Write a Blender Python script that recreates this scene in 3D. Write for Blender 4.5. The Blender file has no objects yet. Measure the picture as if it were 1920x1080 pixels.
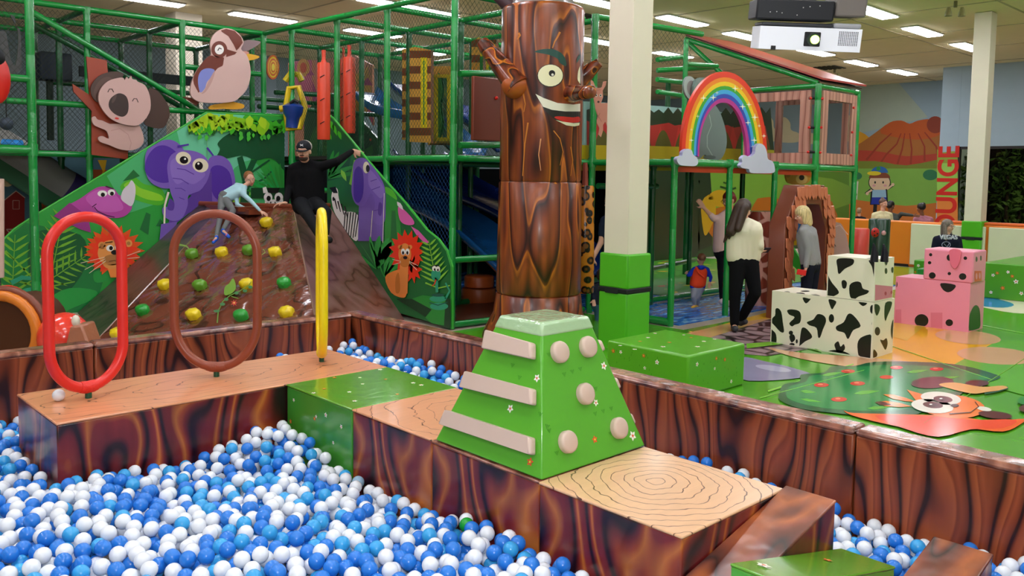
import bpy, bmesh, math, random
import numpy as np
from mathutils import Vector, Matrix
from mathutils.geometry import tessellate_polygon
PI = math.pi
scn = bpy.context.scene
COL = scn.collection
# ------------------------------------------------------------------ camera
# world: X runs along the ball pit's short side, Y along its long side, camera at the origin, 1.85 m up
F_, CX, CY, PIT, ROL, YAW, H = 1591.6, 960.0, 444.2, .07007, .015268, .75739, 1.85
def _rotz(v): return Vector((v[0]*math.cos(YAW)+v[1]*math.sin(YAW), -v[0]*math.sin(YAW)+v[1]*math.cos(YAW), v[2]))
_f0 = Vector((0, math.cos(PIT), -math.sin(PIT))); _u0 = Vector((0, math.sin(PIT), math.cos(PIT))); _r0 = Vector((1, 0, 0))
RT = _rotz(_r0*math.cos(ROL)+_u0*math.sin(ROL)); UP = _rotz(-_r0*math.sin(ROL)+_u0*math.cos(ROL)); FW = _rotz(_f0)
AZ = Vector((math.sin(YAW), math.cos(YAW), 0)); RTH = Vector((math.cos(YAW), -math.sin(YAW), 0))
cam = bpy.data.cameras.new('camera'); camo = bpy.data.objects.new('camera', cam); COL.objects.link(camo)
cam.sensor_width = 36; cam.lens = F_*36/1920; cam.clip_start = .05; cam.clip_end = 200
cam.shift_x = 0; cam.shift_y = -(540-CY)/1920
camo.matrix_world = Matrix(((RT.x, UP.x, -FW.x, 0), (RT.y, UP.y, -FW.y, 0), (RT.z, UP.z, -FW.z, H), (0, 0, 0, 1)))
scn.camera = camo
# ------------------------------------------------------------------ world + view
w = bpy.data.worlds.new('world'); scn.world = w; w.use_nodes = True
w.node_tree.nodes['Background'].inputs[0].default_value = (.012, .014, .02, 1); w.node_tree.nodes['Background'].inputs[1].default_value = 1
scn.view_settings.view_transform = 'Standard'; scn.view_settings.look = 'None'; scn.view_settings.gamma = 1
scn.view_settings.use_curve_mapping = False; scn.view_settings.exposure = -0.1
CEIL = 5.4
LAMP = 36.0      # ceiling panel strength
# camera flash of the photographer, just above the lens
fl = bpy.data.lights.new('camera_flash', 'AREA'); fl.shape = 'DISK'; fl.size = .14; fl.energy = 75; fl.color = (.93, .96, 1)
flo = bpy.data.objects.new('camera_flash', fl); COL.objects.link(flo)
flo.matrix_world = camo.matrix_world.copy(); flo.location = Vector((0, 0, H))+UP*.22-FW*.05

# ------------------------------------------------------------------ pixel -> point on a real plane / depth
def ray(x, y): return FW+RT*((x-CX)/F_)-UP*((y-CY)/F_)
def P(x, y, X=None, Y=None, z=None, D=None):
    d = ray(x, y)
    t = X/d.x if X is not None else Y/d.y if Y is not None else D/d.dot(AZ) if D is not None else (z-H)/d.z
    return Vector((0, 0, H))+d*t
def RP(x, y, p0, p1, p2):
    p0, p1, p2 = Vector(p0), Vector(p1), Vector(p2); n = (p1-p0).cross(p2-p0); d = ray(x, y)
    return Vector((0, 0, H))+d*((p0-Vector((0, 0, H))).dot(n)/d.dot(n))
def PROJ(q):
    v = Vector(q)-Vector((0, 0, H)); k = v.dot(FW); return (CX+F_*v.dot(RT)/k, CY-F_*v.dot(UP)/k, k)

# ------------------------------------------------------------------ materials
def lin(c): return tuple((x/12.92 if x <= .04045 else ((x+.055)/1.055)**2.4) for x in c)
def hx(s): return lin(tuple(int(s[i:i+2], 16)/255 for i in (0, 2, 4)))
MATS = {}
def nodes(name):
    m = bpy.data.materials.new(name); m.use_nodes = True; nt = m.node_tree; b = nt.nodes['Principled BSDF']
    return m, nt, b
def vinyl(hexc, rough=.34, bump=.0, spec=.5, scale=14, coat=0, var=.05):
    key = ('v', hexc, rough, bump, spec, scale, coat, var)
    if key in MATS: return MATS[key]
    m, nt, b = nodes('vinyl_'+hexc)
    c = hx(hexc); N = nt.nodes.new; L = nt.links.new
    tc = N('ShaderNodeTexCoord'); no = N('ShaderNodeTexNoise'); no.inputs['Scale'].default_value = 3.1; no.inputs['Detail'].default_value = 3
    mx = N('ShaderNodeMix'); mx.data_type = 'RGBA'
    mx.inputs[6].default_value = (*[max(0, x*(1-var)) for x in c], 1); mx.inputs[7].default_value = (*[min(1, x*(1+var)) for x in c], 1)
    L(tc.outputs['Object'], no.inputs['Vector']); L(no.outputs['Fac'], mx.inputs[0]); L(mx.outputs[2], b.inputs['Base Color'])
    b.inputs['Roughness'].default_value = rough; b.inputs['Specular IOR Level'].default_value = spec
    b.inputs['Coat Weight'].default_value = coat; b.inputs['Coat Roughness'].default_value = .12
    if bump:
        n2 = N('ShaderNodeTexNoise'); n2.inputs['Scale'].default_value = scale; n2.inputs['Detail'].default_value = 2; n2.inputs['Distortion'].default_value = .8
        bp = N('ShaderNodeBump'); bp.inputs['Strength'].default_value = bump; bp.inputs['Distance'].default_value = .02
        L(tc.outputs['Object'], n2.inputs['Vector']); L(n2.outputs['Fac'], bp.inputs['Height']); L(bp.outputs[0], b.inputs['Normal']); L(bp.outputs[0], b.inputs['Coat Normal'])
    MATS[key] = m; return m
def plain(hexc, rough=.6, spec=.3, metal=0, name='paint'):
    key = ('p', hexc, rough, spec, metal)
    if key in MATS: return MATS[key]
    m, nt, b = nodes(name+'_'+hexc); b.inputs['Base Color'].default_value = (*hx(hexc), 1)
    b.inputs['Roughness'].default_value = rough; b.inputs['Specular IOR Level'].default_value = spec; b.inputs['Metallic'].default_value = metal
    MATS[key] = m; return m
def emit(hexc, s):
    m, nt, b = nodes('lit_'+hexc); b.inputs['Base Color'].default_value = (.8, .8, .8, 1)
    b.inputs['Emission Color'].default_value = (*hx(hexc), 1); b.inputs['Emission Strength'].default_value = s; return m
def ramp(nt, stops, interp='LINEAR'):
    r = nt.nodes.new('ShaderNodeValToRGB'); r.color_ramp.interpolation = interp; e = r.color_ramp.elements
    while len(e) < len(stops): e.new(.5)
    for i, (p, c) in enumerate(stops): e[i].position = p; e[i].color = (*hx(c), 1)
    return r
def grain(name, stops, sx=2.4, sy=2.4, sz=.55, bands=9, off=(0, 0, 0), rough=.3, bump=.12, coat=.3, straight=0, big=.5, knot=1.0):
    """printed timber: contour lines of stretched 3D noise"""
    m, nt, b = nodes(name); N = nt.nodes.new; L = nt.links.new
    tc = N('ShaderNodeTexCoord'); mp = N('ShaderNodeMapping'); mp.inputs['Scale'].default_value = (sx, sy, sz); mp.inputs['Location'].default_value = off
    no = N('ShaderNodeTexNoise'); no.inputs['Scale'].default_value = 1; no.inputs['Detail'].default_value = 1.2; no.inputs['Roughness'].default_value = .4
    L(tc.outputs['Object'], mp.inputs[0]); L(mp.outputs[0], no.inputs['Vector'])
    mu = N('ShaderNodeMath'); mu.operation = 'MULTIPLY'; mu.inputs[1].default_value = bands*knot; L(no.outputs['Fac'], mu.inputs[0])
    val = mu.outputs[0]
    if straight:
        sp = N('ShaderNodeSeparateXYZ'); L(tc.outputs['Object'], sp.inputs[0])
        ad = N('ShaderNodeMath'); ad.operation = 'ADD'; L(sp.outputs[0], ad.inputs[0]); L(sp.outputs[1], ad.inputs[1])
        m2 = N('ShaderNodeMath'); m2.operation = 'MULTIPLY'; m2.inputs[1].default_value = straight; L(ad.outputs[0], m2.inputs[0])
        a2 = N('ShaderNodeMath'); a2.operation = 'ADD'; L(val, a2.inputs[0]); L(m2.outputs[0], a2.inputs[1]); val = a2.outputs[0]
    fr = N('ShaderNodeMath'); fr.operation = 'FRACT'; L(val, fr.inputs[0])
    r = ramp(nt, stops); L(fr.outputs[0], r.inputs[0])
    # second, broader streaks darken and lighten the print
    mp2 = N('ShaderNodeMapping'); mp2.inputs['Scale'].default_value = (sx*2.6, sy*2.6, sz*.6); mp2.inputs['Location'].default_value = (3, 7, 1)
    n2 = N('ShaderNodeTexNoise'); n2.inputs['Scale'].default_value = 1.6; n2.inputs['Detail'].default_value = 2
    L(tc.outputs['Object'], mp2.inputs[0]); L(mp2.outputs[0], n2.inputs['Vector'])
    r2 = N('ShaderNodeMapRange'); r2.inputs[1].default_value = .3; r2.inputs[2].default_value = .7; r2.inputs[3].default_value = 1-big; r2.inputs[4].default_value = 1+big*.55
    L(n2.outputs['Fac'], r2.inputs[0])
    hs = N('ShaderNodeHueSaturation'); L(r.outputs[0], hs.inputs['Color']); L(r2.outputs[0], hs.inputs['Value']); L(hs.outputs[0], b.inputs['Base Color'])
    b.inputs['Roughness'].default_value = rough; b.inputs['Coat Weight'].default_value = coat; b.inputs['Coat Roughness'].default_value = .15
    n3 = N('ShaderNodeTexNoise'); n3.inputs['Scale'].default_value = 9; n3.inputs['Detail'].default_value = 1; bp = N('ShaderNodeBump'); bp.inputs['Strength'].default_value = bump; bp.inputs['Distance'].default_value = .02
    L(tc.outputs['Object'], n3.inputs['Vector']); L(n3.outputs['Fac'], bp.inputs['Height']); L(bp.outputs[0], b.inputs['Normal']); L(bp.outputs[0], b.inputs['Coat Normal'])
    return m
def rings(name, center, base='dfa078', line='5e3526', sc=(1, 1, 1), n=7, lw=.06, dist=.5, rough=.3):
    """printed end grain: thin dark rings round a centre"""
    m, nt, b = nodes(name); N = nt.nodes.new; L = nt.links.new
    tc = N('ShaderNodeTexCoord'); mp = N('ShaderNodeMapping'); mp.inputs['Location'].default_value = tuple(-c*s for c, s in zip(center, sc)); mp.inputs['Scale'].default_value = sc
    no = N('ShaderNodeTexNoise'); no.inputs['Scale'].default_value = 2.2; no.inputs['Detail'].default_value = 3
    L(tc.outputs['Object'], mp.inputs[0]); L(mp.outputs[0], no.inputs['Vector'])
    ln = N('ShaderNodeVectorMath'); ln.operation = 'LENGTH'; L(mp.outputs[0], ln.inputs[0])
    a = N('ShaderNodeMath'); a.operation = 'MULTIPLY_ADD'; a.inputs[1].default_value = dist; L(no.outputs['Fac'], a.inputs[0]); L(ln.outputs['Value'], a.inputs[2])
    mu = N('ShaderNodeMath'); mu.operation = 'MULTIPLY'; mu.inputs[1].default_value = n; L(a.outputs[0], mu.inputs[0])
    fr = N('ShaderNodeMath'); fr.operation = 'FRACT'; L(mu.outputs[0], fr.inputs[0])
    r = ramp(nt, [(0, line), (lw*.5, line), (lw, base), (1, base)]); L(fr.outputs[0], r.inputs[0])
    n2 = N('ShaderNodeTexNoise'); n2.inputs['Scale'].default_value = 5; mp2 = N('ShaderNodeMapping'); mp2.inputs['Scale'].default_value = (sc[0]*.5, sc[1]*3, 1)
    L(tc.outputs['Object'], mp2.inputs[0]); L(mp2.outputs[0], n2.inputs['Vector'])
    r2 = N('ShaderNodeMapRange'); r2.inputs[3].default_value = .88; r2.inputs[4].default_value = 1.1; L(n2.outputs['Fac'], r2.inputs[0])
    hs = N('ShaderNodeHueSaturation'); L(r.outputs[0], hs.inputs['Color']); L(r2.outputs[0], hs.inputs['Value']); L(hs.outputs[0], b.inputs['Base Color'])
    b.inputs['Roughness'].default_value = rough; b.inputs['Coat Weight'].default_value = .3; b.inputs['Coat Roughness'].default_value = .12
    return m
WOODST = [(0, '2a110e'), (.07, '341510'), (.13, '6e2f1a'), (.4, '97482a'), (.55, '7e371e'), (.62, 'a4542f'), (.85, '8c4224'), (.95, '5a2616'), (1, '2a110e')]
MAROON = [(0, '1c080a'), (.07, '2c0c10'), (.2, '6a1c1e'), (.5, '7c2422'), (.66, 'b8682a'), (.74, '96401e'), (.84, '70201e'), (.94, '3c1012'), (1, '1c080a')]
TREEST = [(0, '2a0d0a'), (.08, '4b1c12'), (.3, '7c3518'), (.55, '96481f'), (.72, '84401e'), (.86, 'c06a20'), (.9, '6b2d18'), (1, '2a0d0a')]
M_wall = grain('pit_wall_print', WOODST, 3.0, 3.0, .8, 5, straight=7.5, rough=.33, big=.22, coat=.15, bump=.05)
M_rail = grain('rail_trim_print', [(0, '5a2c20'), (.4, '8c5240'), (.7, 'a8705a'), (1, '663526')], 6, 6, 2, 3, rough=.24, bump=.3, coat=.5, big=.3)
M_maroon = grain('platform_side_print', MAROON, 2.2, 2.2, 1.0, 7, straight=3.6, rough=.28, big=.3, off=(.3, .2, 0), coat=.25)
M_step = grain('step_print', [(0, '2a0f0a'), (.1, '5a2618'), (.45, '82402a'), (.7, 'a85a2e'), (.9, '6a3020'), (1, '2a0f0a')], 1.7, 3.4, 1.5, 5, rough=.3, bump=.3, coat=.35, big=.3)
M_tree = grain('totem_bark_print', TREEST, 3.2, 3.2, .65, 6, rough=.32, bump=.05, coat=.15, big=.4)
M_top1 = rings('long_plank_top', (-.05, .02, .5), 'dc9468', '5a3022', (.8, 2.6, 1), 5, .05, .5)
M_top2 = rings('plank_top', (.12, -.1, .5), 'dc9a70', '5a3022', (1.6, 1.6, 1), 6, .055, .5)
M_top3 = rings('end_grain_top', (.02, .03, .5), 'ddae84', '5f3a28', (1.9, 1.9, 1), 9.5, .10, .28)
GREEN = '4c9a1d'
M_green = vinyl('5a9a22', .22, .15, .5, 5, .5)
M_greenb = vinyl('4fae1c', .38, .05)
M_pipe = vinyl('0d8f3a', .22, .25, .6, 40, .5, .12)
M_pipe_shade = vinyl('0a5a2a', .3, .1, .5, 40, .3, .1)  # darker copy of the pipe green: shade on inner pipes put into the colour
M_joint = vinyl('0a6b2e', .35, 0, .4)
M_brownv = vinyl('7c3a22', .3, .05)
M_black = plain('101113', .5)
M_white = plain('e8e6e0', .4)

# ------------------------------------------------------------------ mesh helpers
def org(o):
    v = Vector((0, 0, 0))
    while o is not None: v = v+o.location; o = o.parent
    return v
def tag(o, label=None, cat=None, group=None, kind=None):
    if label: o['label'] = label
    if cat: o['category'] = cat
    if group: o['group'] = group
    if kind: o['kind'] = kind
    return o
def thing(name, label, cat, loc, group=None):
    o = bpy.data.objects.new(name, None); COL.objects.link(o); o.location = Vector(loc); o.empty_display_size = .1
    return tag(o, label, cat, group)
class MB:
    def __init__(s): s.v = []; s.f = []; s.m = []
    def add(s, vs, fs, mi=0):
        n = len(s.v); s.v += [tuple(v) for v in vs]; s.f += [tuple(i+n for i in f) for f in fs]; s.m += [mi]*len(fs); return s
    def box(s, a, b, mi=0, R=None, c=None):
        (x0, y0, z0), (x1, y1, z1) = a, b
        vs = [Vector(p) for p in ((x0, y0, z0), (x1, y0, z0), (x1, y1, z0), (x0, y1, z0), (x0, y0, z1), (x1, y0, z1), (x1, y1, z1), (x0, y1, z1))]
        if R is not None: c = Vector(c) if c is not None else Vector((0, 0, 0)); vs = [R @ v+c for v in vs]
        return s.add(vs, [(0, 3, 2, 1), (4, 5, 6, 7), (0, 1, 5, 4), (1, 2, 6, 5), (2, 3, 7, 6), (3, 0, 4, 7)], mi)
    def tube(s, pts, r, n=10, mi=0, caps=True, closed=False):
        pts = [Vector(p) for p in pts]; rs = r if isinstance(r, (list, tuple)) else [r]*len(pts); k = len(pts)
        vs = []; fs = []; u = None
        for i, p in enumerate(pts):
            if closed: t = (pts[(i+1) % k]-pts[i-1])
            else: t = (pts[min(i+1, k-1)]-pts[max(i-1, 0)])
            t.normalize()
            if u is None:
                u = t.orthogonal().normalized()
                if abs(t.z) < .9: u = (Vector((0, 0, 1))-t*t.z).normalized()
            else: u = (u-t*u.dot(t)).normalized()
            w_ = t.cross(u)
            for j in range(n):
                a = 2*PI*j/n; vs.append(p+(u*math.cos(a)+w_*math.sin(a))*rs[i])
        for i in range(k if closed else k-1):
            for j in range(n):
                a = i*n+j; b_ = i*n+(j+1) % n; c = ((i+1) % k)*n+(j+1) % n; d = ((i+1) % k)*n+j; fs.append((a, b_, c, d))
        if caps and not closed: fs.append(tuple(reversed(range(n)))); fs.append(tuple(range((k-1)*n, k*n)))
        return s.add(vs, fs, mi)
    def ball(s, c, r, n=12, mi=0, R=None):
        c = Vector(c); rx, ry, rz = (r, r, r) if not isinstance(r, (tuple, list)) else r
        vs = []; fs = []; k = max(4, n//2)
        for i in range(k+1):
            t = PI*i/k
            for j in range(n):
                a = 2*PI*j/n; q = Vector((rx*math.sin(t)*math.cos(a), ry*math.sin(t)*math.sin(a), rz*math.cos(t)))
                if R is not None: q = R @ q
                vs.append(c+q)
        for i in range(k):
            for j in range(n):
                a = i*n+j; b_ = i*n+(j+1) % n; fs.append((a, (i+1)*n+j, (i+1)*n+(j+1) % n, b_))
        return s.add(vs, fs, mi)
    def prism(s, pts, d, mi=0, side=None, front=True):
        """closed outline (3D points) swept by vector d; concave allowed"""
        pts = [Vector(p) for p in pts]; d = Vector(d); n = len(pts)
        tris = tessellate_polygon([pts])
        vs = pts+[p+d for p in pts]; s.add(vs, [tuple(t) for t in tris]+[tuple(i+n for i in reversed(t)) for t in tris], mi)
        s.add(vs, [(i, (i+1) % n, (i+1) % n+n, i+n) for i in range(n)], mi if side is None else side); return s
    def poly(s, pts, mi=0):
        pts = [Vector(p) for p in pts]; return s.add(pts, [tuple(t) for t in tessellate_polygon([pts])], mi)
    def build(s, name, mats, parent=None, smooth=True, bevel=0, seg=2, angle=35, fix=True, at=None, label=None):
        me = bpy.data.meshes.new(name)
        if at is None:
            if parent is not None: at = org(parent)
            else:
                a = np.array(s.v); at = Vector(((a[:, 0].min()+a[:, 0].max())/2, (a[:, 1].min()+a[:, 1].max())/2, a[:, 2].min()))
        at = Vector(at); vs = [tuple(Vector(v)-at) for v in s.v]
        me.from_pydata(vs, [], s.f)
        if not isinstance(mats, (list, tuple)): mats = [mats]
        for m in mats: me.materials.append(m)
        me.polygons.foreach_set('material_index', s.m)
        if fix or bevel:
            bm = bmesh.new(); bm.from_mesh(me)
            if bevel: bmesh.ops.remove_doubles(bm, verts=bm.verts, dist=1e-5)
            if fix: bmesh.ops.recalc_face_normals(bm, faces=bm.faces)
            bm.to_mesh(me); bm.free()
        if smooth:
            me.polygons.foreach_set('use_smooth', [True]*len(me.polygons))
            try: me.set_sharp_from_angle(angle=math.radians(angle))
            except Exception: pass
        o = bpy.data.objects.new(name, me); COL.objects.link(o)
        if parent is not None: o.parent = parent; o.location = at-org(parent)
        else: o.location = at
        if bevel:
            bv = o.modifiers.new('bevel', 'BEVEL'); bv.width = bevel; bv.segments = seg; bv.limit_method = 'ANGLE'; bv.angle_limit = math.radians(40)
        if label: o['label'] = label
        return o
def Boxo(name, a, b, m, parent=None, bevel=.012, **k): return MB().box(a, b).build(name, m, parent, bevel=bevel, **k)
def dup(root, loc, label=None, group=None):
    r = root.copy(); COL.objects.link(r); r.location = Vector(loc)
    if label: r['label'] = label
    if group: r['group'] = group
    for ch in list(root.children):
        c_ = ch.copy(); COL.objects.link(c_); c_.parent = r
        for g in list(ch.children):
            d = g.copy(); COL.objects.link(d); d.parent = c_
    return r
# 2D outline helpers (photo outline -> projected on the real plane of the board)
def EL(cx, cy, rx, ry=None, a=0, n=22, a0=0, a1=360):
    ry = rx if ry is None else ry; ca, sa = math.cos(math.radians(a)), math.sin(math.radians(a)); o = []
    full = abs(a1-a0) >= 360
    for i in range(n if full else n+1):
        t = math.radians(a0+(a1-a0)*i/n); x, y = rx*math.cos(t), ry*math.sin(t); o.append((cx+x*ca-y*sa, cy+x*sa+y*ca))
    return o
def S(pts, k=5):
    """closed smooth curve through points"""
    n = len(pts); o = []
    for i in range(n):
        p0, p1, p2, p3 = pts[i-1], pts[i], pts[(i+1) % n], pts[(i+2) % n]
        for j in range(k):
            t = j/k
            o.append(tuple(.5*((2*p1[q])+(-p0[q]+p2[q])*t+(2*p0[q]-5*p1[q]+4*p2[q]-p3[q])*t*t+(-p0[q]+3*p1[q]-3*p2[q]+p3[q])*t**3) for q in (0, 1)))
    return o
def LN(pts, w0, w1=None):
    """open stroke with width as outline"""
    w1 = w0 if w1 is None else w1; n = len(pts); L, R = [], []
    for i, p in enumerate(pts):
        a = pts[max(0, i-1)]; b_ = pts[min(n-1, i+1)]; dx, dy = b_[0]-a[0], b_[1]-a[1]; l = math.hypot(dx, dy) or 1
        ww = (w0+(w1-w0)*i/(n-1))/2; L.append((p[0]-dy/l*ww, p[1]+dx/l*ww)); R.append((p[0]+dy/l*ww, p[1]-dx/l*ww))
    return L+R[::-1]
def leaf(x0, y0, x1, y1, w_):
    dx, dy = x1-x0, y1-y0; l = math.hypot(dx, dy) or 1; nx, ny = -dy/l*w_/2, dx/l*w_/2
    return [(x0, y0), (x0+dx*.3+nx, y0+dy*.3+ny), (x0+dx*.65+nx*.8, y0+dy*.65+ny*.8), (x1, y1), (x0+dx*.65-nx*.8, y0+dy*.65-ny*.8), (x0+dx*.3-nx, y0+dy*.3-ny)]
def starburst(cx, cy, r0, r1, n, ry=1, ph=0):
    o = []
    for i in range(n):
        a = 2*PI*i/n+ph; o.append((cx+r1*math.cos(a), cy+r1*ry*math.sin(a))); a += PI/n; o.append((cx+r0*math.cos(a), cy+r0*ry*math.sin(a)))
    return o
def sub(poly, clip):
    """clip polygon to convex polygon (Sutherland-Hodgman)"""
    def area(p): return sum(p[i-1][0]*p[i][1]-p[i][0]*p[i-1][1] for i in range(len(p)))
    c = clip if area(clip) > 0 else clip[::-1]; out = list(poly)
    for i in range(len(c)):
        a, b_ = c[i-1], c[i]; inp = out; out = []
        if not inp: return []
        def side(p): return (b_[0]-a[0])*(p[1]-a[1])-(b_[1]-a[1])*(p[0]-a[0])
        for j in range(len(inp)):
            p, q = inp[j-1], inp[j]; sp, sq = side(p), side(q)
            if (sp >= 0) != (sq >= 0):
                t = sp/(sp-sq); out.append((p[0]+(q[0]-p[0])*t, p[1]+(q[1]-p[1])*t))
            if sq >= 0: out.append(q)
    return out
def paint(mb, layers, toP, nrm, mats, cmap, clip=None, step=.0007, start=0, rough=.3):
    """stack thin colour layers on a board; toP maps outline coordinates to the board's plane"""
    nrm = Vector(nrm); k = start
    for colr, polys in layers:
        k += 1
        key = colr
        if key not in cmap: cmap[key] = len(mats); mats.append(vinyl(colr, rough) if isinstance(colr, str) else colr)
        for pl in polys:
            if clip:
                pl = sub(pl, clip)
            if len(pl) < 3: continue
            mb.poly([toP(*q)+nrm*step*k for q in pl], cmap[key])
    return k
# ================================================================== SETTING
def struct(o): o['kind'] = 'structure'; return o
def boxs(name, a, b, m, **k): return struct(MB().box(a, b).build(name, m, **k))
M_ceil = vinyl('ecdcb2', .9, .03, .1, 20)
M_grey = vinyl('93a6ae', .8, 0, .2, 10)
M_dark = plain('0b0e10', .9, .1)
boxs('floor', (-6, -4, -.1), (33, 30, 0), vinyl('a59a8a', .5), smooth=False)
# ceiling plates with the thin grid of a suspended ceiling
boxs('ceiling', (-6, -4, CEIL), (33, 30, CEIL+.1), M_ceil, smooth=False)
mb = MB()
for i in range(12): mb.box((-6, -3+i*2.9, CEIL-.012), (33, -2.96+i*2.9, CEIL))
for i in range(14): mb.box((-5+i*2.9, -4, CEIL-.012), (-4.96+i*2.9, 30, CEIL))
struct(mb.build('trim_1', vinyl('b8ab88', .9), smooth=False))
boxs('wall_back', (-6, 24, 0), (33, 24.2, CEIL), vinyl('8296a0', .8), smooth=False)
boxs('wall_left', (-6.2, -4, 0), (-6, 30, CEIL), vinyl('b9b4a6', .8), smooth=False)
boxs('wall_front', (-6, -4.2, 0), (33, -4, CEIL), vinyl('b9b4a6', .8), smooth=False)
# ceiling light panels: a long one every few metres
lm = emit('f4f5ff', LAMP); lfr = plain('d8d8d0', .5)
lt = None
def lamp(x, y, L_=1.5, W_=.34, label='long white fluorescent panel set in the ceiling'):
    global lt
    if lt is None:
        lt = thing('ceiling_light', label, 'ceiling light', (x, y, CEIL), 'ceiling light panels')
        MB().box((x-L_/2-.03, y-W_/2-.03, CEIL-.03), (x+L_/2+.03, y+W_/2+.03, CEIL-.005)).build('frame', lfr, lt, smooth=False)
        MB().box((x-L_/2, y-W_/2, CEIL-.05), (x+L_/2, y+W_/2, CEIL-.031)).build('diffuser', lm, lt, smooth=False)
        return lt
    return dup(lt, (x, y, CEIL), label)
VIS = [(494, 31, 'between the timber tower and the kookaburra board'), (700, 60, ''), (800, 18, ''), (735, 5, ''), (1280, 37, ''), (1398, 66, ''), (1262, 101, ''), (1118, 75, ''), (1530, 96, ''), (1615, 117, ''), (1692, 134, ''), (1730, 57, ''), (1640, 21, ''), (1815, 86, ''), (1396, 102, ''), (790, 95, ''), (272, -2, ''), (1125, 3, '')]
used_l = []
LL = ['behind and above the kookaburra board', 'above the red hanging rollers', 'left of the totem top, cut by the green post', 'at the top edge above the red rollers', 'right of the near column at the top', 'just left of the projector', 'low beside the near column, above the rainbow', 'left of the near column, right of the totem', 'directly under the projector', 'below and right of the projector', 'farthest from the camera, nearest the mural wall', 'large one left of the far column', 'right of the projector at the top', 'touching the far column', 'above the sloping red roof', 'behind the netting above the striped tower', 'at the top edge above the koala sign', 'at the top edge left of the near column']
for (px, py, s_), s_ in zip(VIS, LL):
    q = P(px, py, z=CEIL)
    if q.x > 30 or q.y > 23: continue
    used_l.append((q.x, q.y))
    lamp(q.x, q.y, label='long white ceiling light panel, '+s_)
for gx in range(-3, 20, 4):
    for gy in range(-2, 12, 3):
        sx_, sy_, k_ = PROJ((gx, gy, CEIL))
        if k_ > 0 and -100 < sx_ < 2000 and -60 < sy_ < 400: continue
        lamp(gx+.5, gy+.5, label='long white fluorescent panel lit in the ceiling')
# vents and spot fittings on the ceiling
for px, py in ((1555, 126), (1100, 33)):
    q = P(px, py, z=CEIL); v_ = MB()
    for k in range(5): v_.box((q.x-.4, q.y-.35+k*.15, CEIL-.03), (q.x+.4, q.y-.27+k*.15, CEIL-.013))
    tag(v_.build('ceiling_vent', plain('3c3a2c', .8), smooth=False), 'dark slatted air vent in the ceiling ' + ('above the play tower roof' if px > 1300 else 'beside the timber totem'), 'vent')
for px, py, lb in ((1565, 135, 'pair of small spotlights hanging under the ceiling beyond the play tower'), (1792, 8, 'small twin spotlight fitting on the ceiling near the far column')):
    q = P(px, py-6, z=CEIL); t = thing('ceiling_spotlight', lb, 'spotlight', q)
    MB().tube([(q.x, q.y, CEIL), (q.x, q.y, CEIL-.12)], .035, 8).build('base', plain('6b653c', .6), t)
    for s_ in (-1, 1):
        c_ = Vector((q.x, q.y, CEIL-.22))+RTH*s_*.13
        MB().tube([c_+Vector((0, 0, .1)), c_, c_-Vector((0, 0, .07))], [.03, .06, .07], 10).build('lamp_head', plain('8a8456', .5), t)
# ---- columns
M_col1 = vinyl('e2d6c0', .6); 
def column(x0, y0, wc, wp, ztop, lab, strap_z):
    t = thing('padded_column', lab, 'column', (x0+wp/2, y0+wp/2, 0))
    o_ = (wp-wc)/2
    Boxo('shaft', (x0+o_, y0+o_, 0), (x0+o_+wc, y0+o_+wc, CEIL-.01), M_col1, t, bevel=.006)
    gm = M_greenb
    mid = strap_z
    for za, zb in ((0, mid-.02), (mid+.02, ztop)):
        # four bulging foam panels round the shaft
        for a, b_ in (((x0, y0+.005, za), (x0+.05, y0+wp-.005, zb)), ((x0+wp-.05, y0+.005, za), (x0+wp, y0+wp-.005, zb)), ((x0+.005, y0, za), (x0+wp-.005, y0+.05, zb)), ((x0+.005, y0+wp-.05, za), (x0+wp-.005, y0+wp, zb))):
            MB().box(a, b_).build('foam_pad', gm, t, bevel=.022, seg=3)
    e = .006
    MB().box((x0-e, y0-e, mid-.028), (x0+wp+e, y0+wp+e, mid+.028)).build('strap', plain('16181a', .6), t, bevel=.012)
    MB().box((x0-e*2.5, y0+.12, mid-.034), (x0-e, y0+.3, mid+.03)).build('buckle_flap', plain('1d2022', .6), t, bevel=.004)
    return t
cq = P(1178, 478, D=8.9)
column(cq.x, cq.y, .33, .405, cq.z, 'tall cream column with bright green foam padding, nearest the camera', .66)
cq = P(1841, 420, D=17.6)
column(cq.x, cq.y, .33, .40, cq.z+.05, 'distant cream column with green padded foot near the glass wall', .72)
cq = P(345, 110, D=19.5)
boxs('trim_2', (cq.x-.3, cq.y-.3, 0), (cq.x+.3, cq.y+.3, CEIL), M_col1)

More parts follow.
